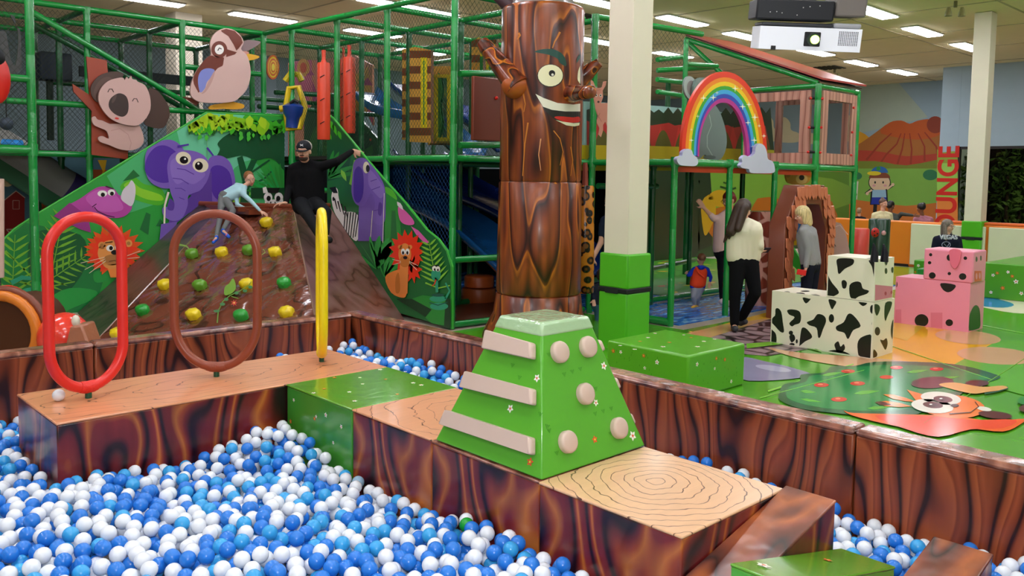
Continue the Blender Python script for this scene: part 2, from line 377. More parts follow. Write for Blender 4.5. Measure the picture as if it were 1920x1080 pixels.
# ---- far mural wall and lounge wall
WX = 27.6
MX = 30.9
mats = [vinyl('97adb6', .7)]; cm = {}
wy = P(1769, 124, X=WX).y          # left end of the lounge wall
mb = MB().box((MX, wy-.3, 0), (MX+.2, 24, CEIL))
tp = lambda a, b_: P(a, b_, X=MX)
volc = S([(1560, 282), (1604, 274), (1640, 250), (1668, 228), (1690, 226), (1706, 232), (1722, 225), (1748, 225), (1764, 240), (1775, 300), (1765, 306), (1700, 312), (1640, 306), (1560, 300)], 3)
paint(mb, [
    ('a9b6a2', [[(1740, 220), (1680, 150), (1560, 150), (1560, 262)][::-1]]),
    ('d99b22', [EL(1592, 277, 46, 34)]), ('e4d8b0', [S([(1440, 262), (1445, 248), (1458, 244), (1462, 225), (1474, 220), (1484, 230), (1486, 244), (1500, 250), (1504, 264), (1480, 268)], 3)]),
    ('7fb24a', [[(1300, 300), (1800, 300), (1800, 420), (1300, 420)]]),
    ('ad6a2c', [S([(1560, 290), (1604, 274), (1640, 250), (1668, 230), (1690, 226), (1706, 232), (1722, 226), (1748, 225), (1766, 242), (1778, 306), (1560, 310)], 3)]),
    ('c35a20', [S([(1668, 230), (1690, 226), (1706, 232), (1722, 226), (1748, 225), (1766, 250), (1720, 262), (1652, 250)], 3)]),
    ('8e3a22', [EL(1754, 234, 16, 16)]),
    ('b8432c', [S([(1560, 284), (1640, 283), (1700, 293), (1775, 288), (1775, 312), (1690, 312), (1560, 306)], 3)]),
    ('9c3a22', [LN([(1690, 250), (1682, 270), (1662, 290), (1650, 308)], 2, 4), LN([(1672, 250), (1650, 270), (1625, 300)], 2, 4), LN([(1697, 250), (1692, 280), (1683, 308)], 2, 4), LN([(1706, 250), (1710, 280), (1708, 308)], 2, 4), LN([(1722, 250), (1734, 275), (1734, 302)], 2, 4), LN([(1734, 248), (1756, 275), (1762, 304)], 2, 5)]),
    ('7d8a2c', [S([(1560, 306), (1640, 302), (1700, 310), (1775, 298), (1775, 322), (1560, 322)], 3)]),
    ('84b548', [[(1300, 316), (1800, 316), (1800, 400), (1300, 400)]]),
    ('b8d05c', [S([(1300, 318), (1420, 300), (1500, 320), (1500, 380), (1300, 380)], 3)]),
    ('d0762a', [S([(1300, 360), (1400, 352), (1600, 374), (1700, 386), (1800, 384), (1800, 480), (1560, 480), (1300, 480)], 3)]),
    ('2f7a4c', [EL(1745, 328, 14, 10), EL(1608, 330, 9, 7)]),
    ('d8d8c0', [LN([(1609, 340), (1606, 374)], 3, 4), LN([(1600, 336), (1606, 348)], 1.5)]),
    # painted boy in a cap
    ('1b1b1b', [EL(1650, 342, 21, 18), [(1634, 350), (1664, 350), (1666, 384), (1632, 384)], LN([(1634, 356), (1624, 364)], 6), LN([(1664, 354), (1677, 345)], 6), LN([(1642, 384), (1641, 398)], 7), LN([(1657, 384), (1657, 394)], 7)]),
    ('e8c8a0', [EL(1650, 342, 19.5, 16.5), EL(1627, 363, 3), EL(1675, 346, 3), LN([(1636, 356), (1628, 361)], 3.4), LN([(1664, 355), (1674, 347)], 3.4)]),
    ('8a4a2a', [EL(1650, 334, 20, 12, 0, 20, 180, 360)]),
    ('2d6db0', [EL(1650, 324, 16, 12, 0, 20, 180, 360)]),
    ('e8d22a', [EL(1640, 325, 13, 4)]), ('3a9a3a', [EL(1648, 316, 4, 4)]),
    ('9cc4d8', [[(1637, 356), (1662, 356), (1663, 370), (1636, 370)]]),
    ('2438a0', [[(1636, 370), (1663, 370), (1664, 383), (1634, 383)]]),
    ('2a2a2a', [EL(1642, 342, 1.6, 2.4), EL(1657, 342, 1.6, 2.4)]),
    ('e0a0a0', [EL(1640, 348, 3, 2), EL(1661, 348, 3, 2)])], tp, (-1, 0, 0), mats, cm, start=2, step=.002, rough=.7)
for m_ in mats: pass
struct(mb.build('wall_mural', mats, smooth=False))
mats = [vinyl('9fb4c0', .7)]; cm = {}
gy = P(1796, 280, X=WX).y; gz = P(1796, 275, X=WX).z
mb = MB().box((WX, gy, 0), (WX+.15, wy, CEIL))
boxs('trim_6', (WX, -4, gz), (WX+.15, gy-.002, CEIL), mats[0], smooth=False); boxs('trim_7', (WX+.152, wy-.15, 0), (MX-.01, wy, CEIL), mats[0], smooth=False)
tp = lambda a, b_: P(a, b_, X=WX)
clip = [(1757, 100), (1796, 100), (1796, 430), (1757, 430)]
paint(mb, [('8c9a30', [S([(1740, 280), (1765, 286), (1800, 296), (1810, 430), (1740, 430)], 3)]),
           ('93c454', [[(1740, 306), (1800, 306), (1800, 430), (1740, 430)]]),
           ('d9823a', [S([(1740, 370), (1770, 376), (1810, 372), (1810, 440), (1740, 440)], 3)])], tp, (-1, 0, 0), mats, cm, clip, start=1, step=.002)
struct(mb.build('wall_lounge', mats, smooth=False))
# glass front of the building, night garden behind it
t = MB()
for yy in (gy-.03, gy-3.2, gy-6.4): t.box((WX+.02, yy-.04, 0), (WX+.12, yy+.04, gz))
t.box((WX+.02, -4, gz-.08), (WX+.12, gy, gz)); struct(t.build('window_1', plain('2a2622', .4)))
mg, nt, b_ = nodes('dark_glass'); b_.inputs['Base Color'].default_value = (.75, .8, .75, 1); b_.inputs['Roughness'].default_value = .02
b_.inputs['Transmission Weight'].default_value = 1; b_.inputs['IOR'].default_value = 1.1
struct(MB().box((WX+.06, -4, 0), (WX+.07, gy-.03, gz-.05)).build('window_2', mg, smooth=False))
boxs('wall_right', (32.8, -4, 0), (33, 24, CEIL), M_dark, smooth=False)
rnd = random.Random(5)
for k, (px, py, hh) in enumerate(((1815, 350, 1.3), (1890, 330, 1.6), (1912, 380, 1.2))):
    q = P(px, py, X=29.4+.9*k); lb = MB()
    for i in range(240):
        d = Vector((rnd.gauss(0, 1), rnd.gauss(0, 1), rnd.gauss(0, 1))).normalized()*rnd.random()**.4
        c_ = Vector((q.x+d.x*.45, q.y+d.y*.55, q.z-.1+d.z*hh)); a = Vector((rnd.gauss(0, 1), rnd.gauss(0, 1), rnd.gauss(0, 1))).normalized()*.16; b2 = a.orthogonal().normalized()*.06
        lb.add([c_-a, c_+b2, c_+a, c_-b2], [(0, 1, 2, 3)])
    t = thing('garden_shrub', ['leafy shrub in the dark outside the glass, left of the far column', 'tall leafy shrub in the dark outside, right of the far column', 'low leafy shrub in the dark at the right edge of the picture'][k], 'shrub', (q.x, q.y, 0))
    lb.build('foliage', plain('3d5c22', .7), t, smooth=False); MB().tube([(q.x, q.y, 0), (q.x, q.y, q.z)], .05, 6).build('stem', plain('2a2018', .9), t)
gl = bpy.data.lights.new('shrub_fill_light', 'AREA'); gl.size = .6; gl.energy = 260; gl.color = (1, .86, .55); glo = bpy.data.objects.new('shrub_fill_light', gl); COL.objects.link(glo); glo.location = (28.6, 3.5, 4.9); glo.rotation_euler = (.25, -.5, 0)  # added fill light, no lamp known there; brightens the shrubs behind the glass
# LOUNGE lettering, reading upwards along the wall end
def text(s, name, loc, size, right, up, m, parent=None, ext=.004, sx=1):
    cu = bpy.data.curves.new(name, 'FONT'); cu.body = s; cu.size = size; cu.extrude = ext; cu.align_x = 'LEFT'; cu.materials.append(m); cu.offset = size*.028
    o = bpy.data.objects.new(name, cu); COL.objects.link(o)
    r_, u_ = Vector(right).normalized(), Vector(up).normalized(); n_ = r_.cross(u_)
    M4 = Matrix(((r_.x*sx, u_.x, n_.x, 0), (r_.y*sx, u_.y, n_.y, 0), (r_.z*sx, u_.z, n_.z, 0), (0, 0, 0, 1)))
    if parent is not None: o.parent = parent; loc = Vector(loc)-org(parent)
    M4.translation = Vector(loc); o.matrix_local = M4
    dg = bpy.context.evaluated_depsgraph_get(); me = bpy.data.meshes.new_from_object(o.evaluated_get(dg)); o2 = bpy.data.objects.new(name, me); COL.objects.link(o2); o2.parent = o.parent; o2.matrix_local = M4; bpy.data.objects.remove(o); return o2
q0 = P(1789, 448, X=WX); q1 = P(1789, 312, X=WX)
L_ = text('LOUNGE', 'wall_lettering', (WX-.012, q0.y, q0.z-.25), .82, (0, 0, 1), (0, 1, 0), plain('c8281c', .5), sx=.93)
tag(L_, 'big red block letters LOUNGE running up the wall end beside the glass', 'lettering')
# ================================================================== PRINTED FLOOR MATS
def cobble():
    m, nt, b = nodes('cobble_print'); N = nt.nodes.new; L = nt.links.new
    tc = N('ShaderNodeTexCoord'); vo = N('ShaderNodeTexVoronoi'); vo.feature = 'DISTANCE_TO_EDGE'; vo.inputs['Scale'].default_value = 3.6
    L(tc.outputs['Object'], vo.inputs['Vector']); r = ramp(nt, [(0, '2a1a1c'), (.05, '2f1e20'), (.09, '8d7377'), (.4, 'a68d90')]); L(vo.outputs['Distance'], r.inputs[0]); L(r.outputs[0], b.inputs['Base Color'])
    b.inputs['Roughness'].default_value = .3; return m
def water():
    m, nt, b = nodes('water_print'); N = nt.nodes.new; L = nt.links.new
    tc = N('ShaderNodeTexCoord'); mp = N('ShaderNodeMapping'); mp.inputs['Scale'].default_value = (1, 3.4, 1); mp.inputs['Rotation'].default_value = (0, 0, .8); no = N('ShaderNodeTexNoise'); no.inputs['Scale'].default_value = 2.6; no.inputs['Detail'].default_value = 4; no.inputs['Distortion'].default_value = 1
    L(tc.outputs['Object'], mp.inputs[0]); L(mp.outputs[0], no.inputs['Vector']); r = ramp(nt, [(0, '0a2c6c'), (.42, '12489a'), (.55, '1f74c8'), (.64, '8cc4e8'), (.7, '2a7ac8'), (1, '0f3f90')]); L(no.outputs['Fac'], r.inputs[0]); L(r.outputs[0], b.inputs['Base Color'])
    b.inputs['Roughness'].default_value = .25; return m
M_cob, M_wat = cobble(), water()
mats = [vinyl('4fa01c', .2, .08, .5, 2.5, .3)]; cm = {}
mb = MB().box((4.55, -3.5, 0), (8.6, 5.95, .02)).box((8.6, -3.5, 0), (19.0, 6.02, .02)).box((4.55, 5.95, 0), (8.6, 7.7, .02)).box((15.55, 6.02, 0), (19.0, 9.4, .02))
tp = lambda a, b_: P(a, b_, z=.021)
FC = [(1130, 585), (2400, 470), (2600, 1500), (1100, 1200)]
smooth_blob = lambda cx, cy, rx, ry, s, k=9: S([(cx+rx*(1+random.Random(s+i).uniform(-.18, .12))*math.cos(2*PI*i/k), cy+ry*(1+random.Random(s+i).uniform(-.18, .12))*math.sin(2*PI*i/k)) for i in range(k)], 4)
paint(mb, [
    ('f0e6cc', [S([(1770, 556), (1850, 552), (1960, 560), (2050, 600), (1960, 590), (1880, 584)], 4)]),
    ('2a7ec0', [S([(1790, 550), (1850, 556), (1900, 570), (1880, 577), (1820, 572), (1780, 566)], 4)]),
    ('78b8d8', [S([(1835, 549), (1900, 553), (1990, 572), (1920, 566)], 4)]),
    (M_cob, [[(1283, 636), (1442, 597), (1560, 575), (1600, 640), (1440, 668), (1390, 664), (1360, 652)]]),
    ('d9a56e', [[(1262, 632), (1300, 622), (1442, 588), (1560, 566), (1560, 576), (1442, 599), (1310, 640)]]),
    ('e8b622', [[(1350, 610), (1442, 585), (1560, 563), (1560, 574), (1442, 597)]]),
    ('e6a61e', [[(1640, 600), (1700, 596), (1790, 622), (1900, 645), (1930, 668), (1780, 700), (1640, 676)]]),
    ('d8a47c', [S([(1440, 652), (1500, 662), (1640, 672), (1800, 690), (1830, 700), (1700, 700), (1560, 684), (1480, 668)], 3)]),
    ('5fae24', [[(1870, 640), (1990, 640), (1990, 760), (1760, 700)]]),
    ('cf9f70', [EL(1815, 633, 62, 13, 5), EL(1868, 668, 74, 16, 4)]),
    ('ddb33a', [[(1690, 600), (1740, 606), (1700, 640), (1650, 625)]]),
    ('8b86a0', [S([(1388, 672), (1440, 680), (1490, 692), (1520, 704), (1470, 713), (1388, 712)], 4)]),
    ('a9a6bc', [EL(1450, 692, 34, 5, 8)]),
    ('7ec63a', [LN([(1400, 650), (1480, 642), (1540, 660)], 9, 2), LN([(1440, 735), (1550, 700), (1600, 684)], 3, 2)]),
    ('1a5e38', [S([(1462, 737), (1470, 722), (1500, 716), (1502, 704), (1545, 700), (1560, 688), (1600, 688), (1640, 680), (1720, 680), (1800, 686), (1868, 704), (1872, 712), (1840, 722), (1810, 735), (1790, 748), (1740, 770), (1690, 786), (1620, 782), (1560, 776), (1500, 768), (1462, 752)], 3)]),
    ('258a48', [S([(1474, 738), (1482, 726), (1510, 718), (1520, 706), (1560, 704), (1575, 694), (1650, 686), (1740, 688), (1820, 700), (1855, 710), (1820, 722), (1790, 736), (1740, 758), (1680, 772), (1600, 772), (1530, 765), (1482, 752)], 3)]),
    ('5cae3a', [leaf(1500, 735, 1530, 738, 6), leaf(1540, 706, 1580, 700, 6), leaf(1600, 740, 1650, 735, 7), leaf(1625, 768, 1670, 765, 6), leaf(1500, 750, 1540, 756, 5), leaf(1700, 700, 1740, 696, 6), leaf(1760, 712, 1800, 708, 5)]),
    ('d8261e', [EL(1590, 698, 13, 3.6), EL(1681, 691, 12, 3.4), EL(1756, 694, 13, 3.4), EL(1540, 724, 14, 4), EL(1608, 721, 14, 4), EL(1662, 709, 13, 3.6), EL(1573, 751, 15, 4.4)]),
    ('f07858', [EL(1588, 697, 5, 1.3), EL(1679, 690, 5, 1.2), EL(1754, 693, 5, 1.2), EL(1538, 723, 5, 1.4), EL(1606, 720, 5, 1.4), EL(1571, 750, 5, 1.5)]),
    # printed orange squirrel
    ('f06422', [S([(1582, 772), (1600, 777), (1680, 779), (1750, 781), (1800, 784), (1860, 792), (1920, 788), (1915, 797), (1880, 812), (1810, 806), (1760, 818), (1700, 806), (1640, 793), (1596, 781)], 4)]),
    ('ee4a26', [S([(1640, 782), (1740, 783), (1820, 790), (1905, 790), (1880, 806), (1820, 808), (1760, 822), (1700, 808)], 3)]),
    ('f47a30', [EL(1785, 765, 62, 22, 4), [(1700, 733), (1740, 745), (1720, 757)], leaf(1640, 757, 1710, 765, 10), leaf(1655, 742, 1720, 757, 8)]),
    ('5e1f22', [EL(1748, 720, 40, 11, -3), EL(1832, 721, 22, 6), leaf(1640, 757, 1672, 762, 7), EL(1866, 781, 32, 7, 6)]),
    ('e8a860', [S([(1760, 724), (1790, 720), (1840, 728), (1880, 726), (1888, 732), (1850, 738), (1825, 741), (1790, 734)], 4)]),
    ('184a30', [LN([(1846, 741), (1870, 737), (1890, 731), (1888, 726)], 3, 1)]),
    ('e9e2d4', [EL(1764, 750, 38, 12, 6), EL(1748, 765, 40, 13, 6), EL(1845, 770, 14, 4, 10)]),
    ('5b2420', [EL(1768, 752, 18, 6, 6), EL(1749, 763, 19, 6, 6)]), ('140a0a', [EL(1768, 752, 9, 3), EL(1749, 763, 9, 3), EL(1790, 764, 8, 3)]),
    ('f2efe8', [EL(1764, 751, 3, 1.2), EL(1745, 762, 3, 1.2)]),
    ('3a1414', [LN([(1780, 780), (1820, 777), (1835, 766), (1828, 757)], 1.6)]),
    ('2f8a3a', [EL(1925, 755, 18, 8)]), ('5e2a22', [EL(1932, 770, 22, 8)]),
], tp, (0, 0, 1), mats, cm, FC, start=0, step=.0006, rough=.16)
o = mb.build('play_mat', mats, smooth=False)
tag(o, 'shiny green floor mat printed with an apple bush and an orange squirrel', 'floor mat')
# mat seams
mb = MB()
for a, b_ in (((1425, 746), (1620, 694)), ((1732, 794), (1940, 660)), ((1660, 645), (1860, 712)), ((1790, 600), (2000, 640))):
    p, q = P(*a, z=.03), P(*b_, z=.03); mb.tube([p, q], .004, 5)
tag(mb.build('mat_seam', vinyl('84b84a', .2)), 'raised pale seams joining the shiny green printed floor mats', 'seam')
mb = MB().box((8.9, 6.3, 0), (15.5, 12.4, .015)); tag(mb.build('water_mat', M_wat, smooth=False), 'blue floor mat printed with rippling water under the play frame', 'floor mat')
mats = [vinyl('3f8a24', .3)]; cm = {}; rnd = random.Random(3)
mb = MB().box((10.9, 7.6, .015), (17, 12, .025))
for i in range(110):
    x, y = rnd.uniform(11, 16.9), rnd.uniform(7.7, 11.9); a = rnd.uniform(0, 6.3); l = rnd.uniform(.12, .3)
    paint(mb, [(rnd.choice(['d8c020', 'e0b820', '2a6a1e', '78b02a', 'd04a20']), [leaf(x, y, x+l*math.cos(a), y+l*math.sin(a), l*.5)])], lambda u, v: Vector((u, v, .0255)), (0, 0, 1), mats, cm, step=.001)
tag(mb.build('leaf_mat', mats, smooth=False), 'green and yellow leaf patterned floor mat deep inside the play frame', 'floor mat')

# ================================================================== BALL PIT
XI, YI = 4.25, 6.6; WT = .145; WH = .585
t = thing('ball_pit_wall', 'long timber-printed padded wall of the ball pit, running from the far corner to the lower right', 'padded wall', (XI, 2, 0))
segs = [(YI+WT, 4.55), (4.55, 1.9), (1.9, -.75), (-.75, -1.6)]
for a, b_ in segs:
    MB().box((XI+.006, b_+.004, 0), (XI+WT, a-.004, WH-.035)).build('panel', M_wall, t, bevel=.012)
    MB().box((XI-.006, b_+.003, WH-.04), (XI+WT+.006, a-.003, WH)).build('top_trim', M_rail, t, bevel=.02, seg=3)
t = thing('ball_pit_wall', 'timber-printed padded wall of the ball pit behind the hoops, on the left', 'padded wall', (2, YI, 0))
for a, b_ in [(XI-.01, 2.02), (2.02, .0), (0, -2.3)]:
    MB().box((b_+.004, YI+.006, 0), (a-.004, YI+WT, WH-.035)).build('panel', M_wall, t, bevel=.012)
    MB().box((b_+.003, YI-.006, WH-.04), (a-.003, YI+WT+.006, WH)).build('top_trim', M_rail, t, bevel=.02, seg=3)
# platforms
def block(name, label, x0, x1, y0, y1, h, side, top, cat='platform'):
    t = thing(name, label, cat, ((x0+x1)/2, (y0+y1)/2, 0))
    MB().box((x0, y0, 0), (x1, y1, h-.012)).build('side_cover', side, t, bevel=.008)
    MB().box((x0-.004, y0-.004, h-.014), (x1+.004, y1+.004, h)).build('top_cover', top, t, bevel=.006, seg=2)
    return t
block('pit_platform', 'long foam platform with peach plank top carrying the three hoops', 1.305, 3.437, 4.905, 5.70, .5, M_maroon, M_top1)
# the long block has three hoops; green block and plank block continue towards the viewer
tg = block('pit_platform', 'green foam block with tiny printed flowers inside the ball pit', 2.655, 3.437, 4.135, 4.895, .5, vinyl('3f8f2a', .24, .1, .5, 4, .4), M_green)
block('pit_platform', 'foam block with wavy plank top just behind the stone pyramid', 2.655, 3.425, 3.385, 4.125, .5, M_maroon, M_top2)
block('pit_platform', 'maroon foam block hidden under the green climbing pyramid', 2.65, 3.41, 2.60, 3.375, .496, M_maroon, M_rail)
block('pit_platform', 'foam block with end grain ring top in front of the pyramid', 2.64, 3.395, 1.825, 2.588, .5, M_maroon, M_top3)
def imprint(o, mb, mats):
    """add printed pattern faces to an existing part's own mesh"""
    me = o.data; base = org(o); nv = len(me.vertices); V = [tuple(v.co) for v in me.vertices]+[tuple(Vector(v)-base) for v in mb.v]
    Fc = [tuple(p.vertices) for p in me.polygons]+[tuple(i+nv for i in f) for f in mb.f]; M0 = [p.material_index for p in me.polygons]; sm = [p.use_smooth for p in me.polygons]+[False]*len(mb.f)
    k = len(me.materials); ml = list(me.materials)+list(mats); n = bpy.data.meshes.new(me.name); n.from_pydata(V, [], Fc)
    for m_ in ml: n.materials.append(m_)
    n.polygons.foreach_set('material_index', M0+[i+k for i in mb.m]); n.polygons.foreach_set('use_smooth', sm)
    try: n.set_sharp_from_angle(angle=math.radians(35))
    except Exception: pass
    o.data = n; bpy.data.meshes.remove(me); return o
def flowers(parent, spots, toP, nrm, s=.016, seed=1):
    rnd = random.Random(seed)
    tgt = [c for c in parent.children if c.name.split('.')[0] in ('top_cover', 'cover', 'body', 'side_cover')]
    tgt = ([c for c in tgt if c.name.startswith('side')] or tgt)[0] if abs(Vector(nrm).z) < .6 else ([c for c in tgt if c.name.startswith('top')] or tgt)[0]
    m2 = MB(); wm, rm, ym = plain('f4f0e6', .4), plain('e05a30', .4), plain('e8d23a', .4)
    for k, (a, b_) in enumerate(spots):
        c_ = toP(a, b_); n_ = Vector(nrm).normalized(); u = n_.orthogonal().normalized(); v = n_.cross(u); red = k % 3 == 1
        r_ = s*rnd.uniform(.8, 1.2); ph = rnd.random()*6
        for j in range(5):
            a_ = 2*PI*j/5+ph; d = u*math.cos(a_)+v*math.sin(a_); e = n_.cross(d)
            m2.poly([c_+n_*.001, c_+d*r_*.6+e*r_*.35+n_*.001, c_+d*r_*1.15+n_*.001, c_+d*r_*.6-e*r_*.35+n_*.001], 1 if red else 0)
        m2.poly([c_+n_*.0018+(u*math.cos(q)+v*math.sin(q))*r_*.3 for q in [i*PI/4 for i in range(8)]], 2 if red else 1)
    imprint(tgt, m2, [wm, rm, ym])
flowers(tg, [(675, 708), (627, 708), (655, 735), (588, 737), (723, 711), (775, 718), (665, 752), (608, 729), (760, 697), (790, 722), (745, 739), (713, 693), (680, 720)], lambda a, b_: P(a, b_, z=.501), (0, 0, 1), .014)
flowers(tg, [(551, 750), (590, 785), (593, 781), (611, 778), (545, 790), (640, 800), (625, 830)], lambda a, b_: P(a, b_, X=2.654), (-1, 0, 0), .013, 4)
# ramped steps going down towards the viewer
def wedge(name, label, x0, x1, y0, y1, zL, zR, side, top, cat='foam step'):
    t = thing(name, label, cat, ((x0+x1)/2, (y0+y1)/2, 0))
    MB().prism([(x0, y0, 0), (x1, y0, 0), (x1, y0, zR-.012), (x0, y0, zL-.012)], (0, y1-y0, 0)).build('side_cover', side, t, bevel=.006)
    MB().prism([(x0-.003, y0-.003, zL-.013), (x1+.003, y0-.003, zR-.013), (x1+.003, y0-.003, zR), (x0-.003, y0-.003, zL)], (0, y1-y0+.006, 0)).build('top_cover', top, t, bevel=.008, seg=3)
    return t
wedge('ramp_step', 'dark timber-printed sloping step against the end grain block', 2.64, 3.41, 1.592, 1.82, .335, .512, M_maroon, M_step)
tg2 = wedge('ramp_step', 'small green flowered sloping step at the bottom edge of the picture', 2.60, 3.47, 1.36, 1.588, .49, .285, vinyl('4fa52a', .25, .1, .5, 4, .4), M_green)
flowers(tg2, [(1432, 1060), (1552, 1050)], lambda a, b_: RP(a, b_, (2.6, 1.5, .4935), (3.47, 1.5, .2885), (2.6, 1.4, .4935)), (.229, 0, .973), .022, 2)
wedge('ramp_step', 'outermost glossy brown sloping step beside the ball pit wall', 3.12, 3.86, 1.115, 1.352, .12, .305, M_maroon, M_step)
# climbing pyramid
PX0, PX1, PY0, PY1, PZ = 2.655, 3.405, 2.59, 3.36, 1.148
TX0, TX1, TY0, TY1 = 2.852, 3.19, 2.80, 3.10
B_ = [Vector(p) for p in ((PX0, PY0, .5), (PX1, PY0, .5), (PX1, PY1, .5), (PX0, PY1, .5))]
T_ = [Vector(p) for p in ((TX0, TY0, PZ), (TX1, TY0, PZ), (TX1, TY1, PZ), (TX0, TY1, PZ))]
pyr = thing('climbing_pyramid', 'green flowered foam pyramid with cream bars and round pads', 'climbing pyramid', ((PX0+PX1)/2, (PY0+PY1)/2, .5))
MB().add(B_+T_, [(3, 2, 1, 0), (4, 5, 6, 7), (0, 1, 5, 4), (1, 2, 6, 5), (2, 3, 7, 6), (3, 0, 4, 7)]).build('body', vinyl('55a829', .3, .08, .5, 5, .3), pyr, bevel=.01)
c_ = sum(T_, Vector())/4; k_ = lambda p, s, z: Vector((c_.x+(p.x-c_.x)*s, c_.y+(p.y-c_.y)*s, z))
sl = lambda p, q, dz: p+(q-p)*(dz/(PZ-.5))
low = [sl(T_[i], B_[i], .05) for i in range(4)]; low = [Vector((c_.x+(p.x-c_.x)*1.03, c_.y+(p.y-c_.y)*1.03, p.z)) for p in low]
MB().add(low+[k_(p, 1.0, PZ+.014) for p in T_], [(3, 2, 1, 0), (4, 5, 6, 7), (0, 1, 5, 4), (1, 2, 6, 5), (2, 3, 7, 6), (3, 0, 4, 7)]).build('vinyl_cap', vinyl('a4c498', .16, .35, .6, 14, .8), pyr, bevel=.014, seg=3)
M_cream = vinyl('cdb4a4', .35, .12, .5, 8)
def faceP(i, j): # plane of a side face
    return (B_[i], B_[j], T_[j])
fl_ = faceP(0, 3); nl = (B_[3]-B_[0]).cross(T_[0]-B_[0]).normalized()
if nl.x > 0: nl = -nl
fr_ = faceP(0, 1); nr = (B_[1]-B_[0]).cross(T_[0]-B_[0]).normalized()
if nr.y > 0: nr = -nr
for quad in ([(918, 620), (1007, 645), (1007, 676), (911, 655)], [(880, 697), (1008, 731), (1008, 762), (869, 727)], [(843, 769), (1006, 822), (1006, 855), (831, 796)]):
    pts = [RP(a, b_, *fl_)-nl*.002 for a, b_ in quad]
    MB().prism(pts, nl*.045).build('grip_bar', M_cream, pyr, bevel=.014, seg=3)
# backs of the bars on the hidden side peeking past the right edge
fb_ = faceP(1, 2); nb = (B_[2]-B_[1]).cross(T_[1]-B_[1]).normalized()
if nb.x < 0: nb = -nb
for f0, f1 in ((.20, .275), (.50, .575), (.78, .86)):
    e0 = [B_[1].lerp(T_[1], 1-f0), B_[1].lerp(T_[1], 1-f1), B_[2].lerp(T_[2], 1-f1), B_[2].lerp(T_[2], 1-f0)]
    MB().prism([e0[0].lerp(e0[3], .05), e0[1].lerp(e0[2], .05), e0[1].lerp(e0[2], .95), e0[0].lerp(e0[3], .95)], nb*.04).build('grip_bar', M_cream, pyr, bevel=.012, seg=2)
for a, b_ in ((1046, 661), (1099, 651), (1094, 739), (1061, 829), (1157, 803)):
    c0 = RP(a, b_, *fr_); u = nr.orthogonal().normalized(); v = nr.cross(u); mb = MB()
    prof = [(0, .0), (.001, .052), (.022, .053), (.031, .049), (.035, .04), (.036, 0)]
    vs = []; 
    for d, r_ in prof[1:-1]:
        for j in range(28): q = 2*PI*j/28; vs.append(c0+nr*d+(u*math.cos(q)+v*math.sin(q))*r_)
    fs = [(i*28+j, i*28+(j+1) % 28, (i+1)*28+(j+1) % 28, (i+1)*28+j) for i in range(3) for j in range(28)]
    mb.add(vs, fs+[tuple(range(84, 112))]).build('round_pad', M_cream, pyr, angle=50)
flowers(pyr, [(1007, 709), (994, 866)], lambda a, b_: RP(a, b_, *fl_), nl, .02, 3)
flowers(pyr, [(957, 766)], lambda a, b_: RP(a, b_, *fl_), nl, .018, 5)
flowers(pyr, [(1132, 686), (1115, 824), (1117, 755), (1186, 817)], lambda a, b_: RP(a, b_, *fr_), nr, .02, 9)
mb = MB()
for a, b_, c1, f_, n_ in [(960+i*13 % 70, 690+i*23 % 190, 0, fl_, nl) for i in range(9)]+[(1030+i*29 % 130, 670+i*37 % 190, 0, fr_, nr) for i in range(14)]:
    q = RP(a, b_, *f_)+n_*.001; up_ = (Vector((0, 0, 1))-n_*n_.z).normalized(); s_ = n_.cross(up_)
    for e in (-.5, 0, .5): mb.poly([q, q+(up_+s_*e)*.022+s_*.002, q+(up_+s_*e)*.022-s_*.002])
imprint([c for c in pyr.children if c.name.startswith('body')][0], mb, [plain('2f7a1c', .5)])
# hoops
def hoop(name, label, base, width, ang, zb, zt, colr, tr=.029):
    base = Vector(base); t = thing(name, label, 'hoop', base)
    r_ = Vector((math.cos(ang), math.sin(ang), 0)); hw = width/2-tr; R_ = hw; pts = []
    z0, z1 = zb+tr, zt-tr
    for i in range(25): a = PI*i/24; pts.append(base+r_*(hw*math.cos(a))+Vector((0, 0, z1-base.z-R_+R_*math.sin(a))))
    for i in range(29): a = PI+PI*i/28; pts.append(base+r_*(hw*math.cos(a))+Vector((0, 0, z0-base.z+R_*1.15+R_*1.15*math.sin(a))))
    MB().tube(pts[:-1], tr, 16, closed=True).build('ring', vinyl(colr, .33, .06, .5, 6), t, angle=80)
    sg = vinyl(colr, .45, .5, .5, 18)
    low = [p for p in pts[25:] if abs((p-base).dot(r_)) < hw*.24]
    MB().tube(low, [tr*1.08]+[tr*1.2]*(len(low)-2)+[tr*1.08], 16).build('wrap', sg, t, angle=80)
    MB().tube([base-Vector((0, 0, .0)), base+Vector((0, 0, zb-base.z+.02))], .019, 12).build('stem', vinyl('0c4a30', .4), t)
cam_r = math.atan2(RTH.y, RTH.x)
hoop('hoop', 'red padded hoop standing on the long platform', P(166, 746, z=.5), .50, cam_r+.93, .535, 1.612, 'dd2a22', .031)
hoop('hoop', 'brown padded hoop in the middle of the platform', P(406, 706, z=.5), .60, cam_r+.05, .535, 1.612, '8a4028', .029)
hoop('hoop', 'yellow padded hoop seen edge-on at the far end of the platform', P(603, 678, z=.5), .585, math.atan2(AZ.y, AZ.x)+.27, .535, 1.615, 'f0d20c', .031)

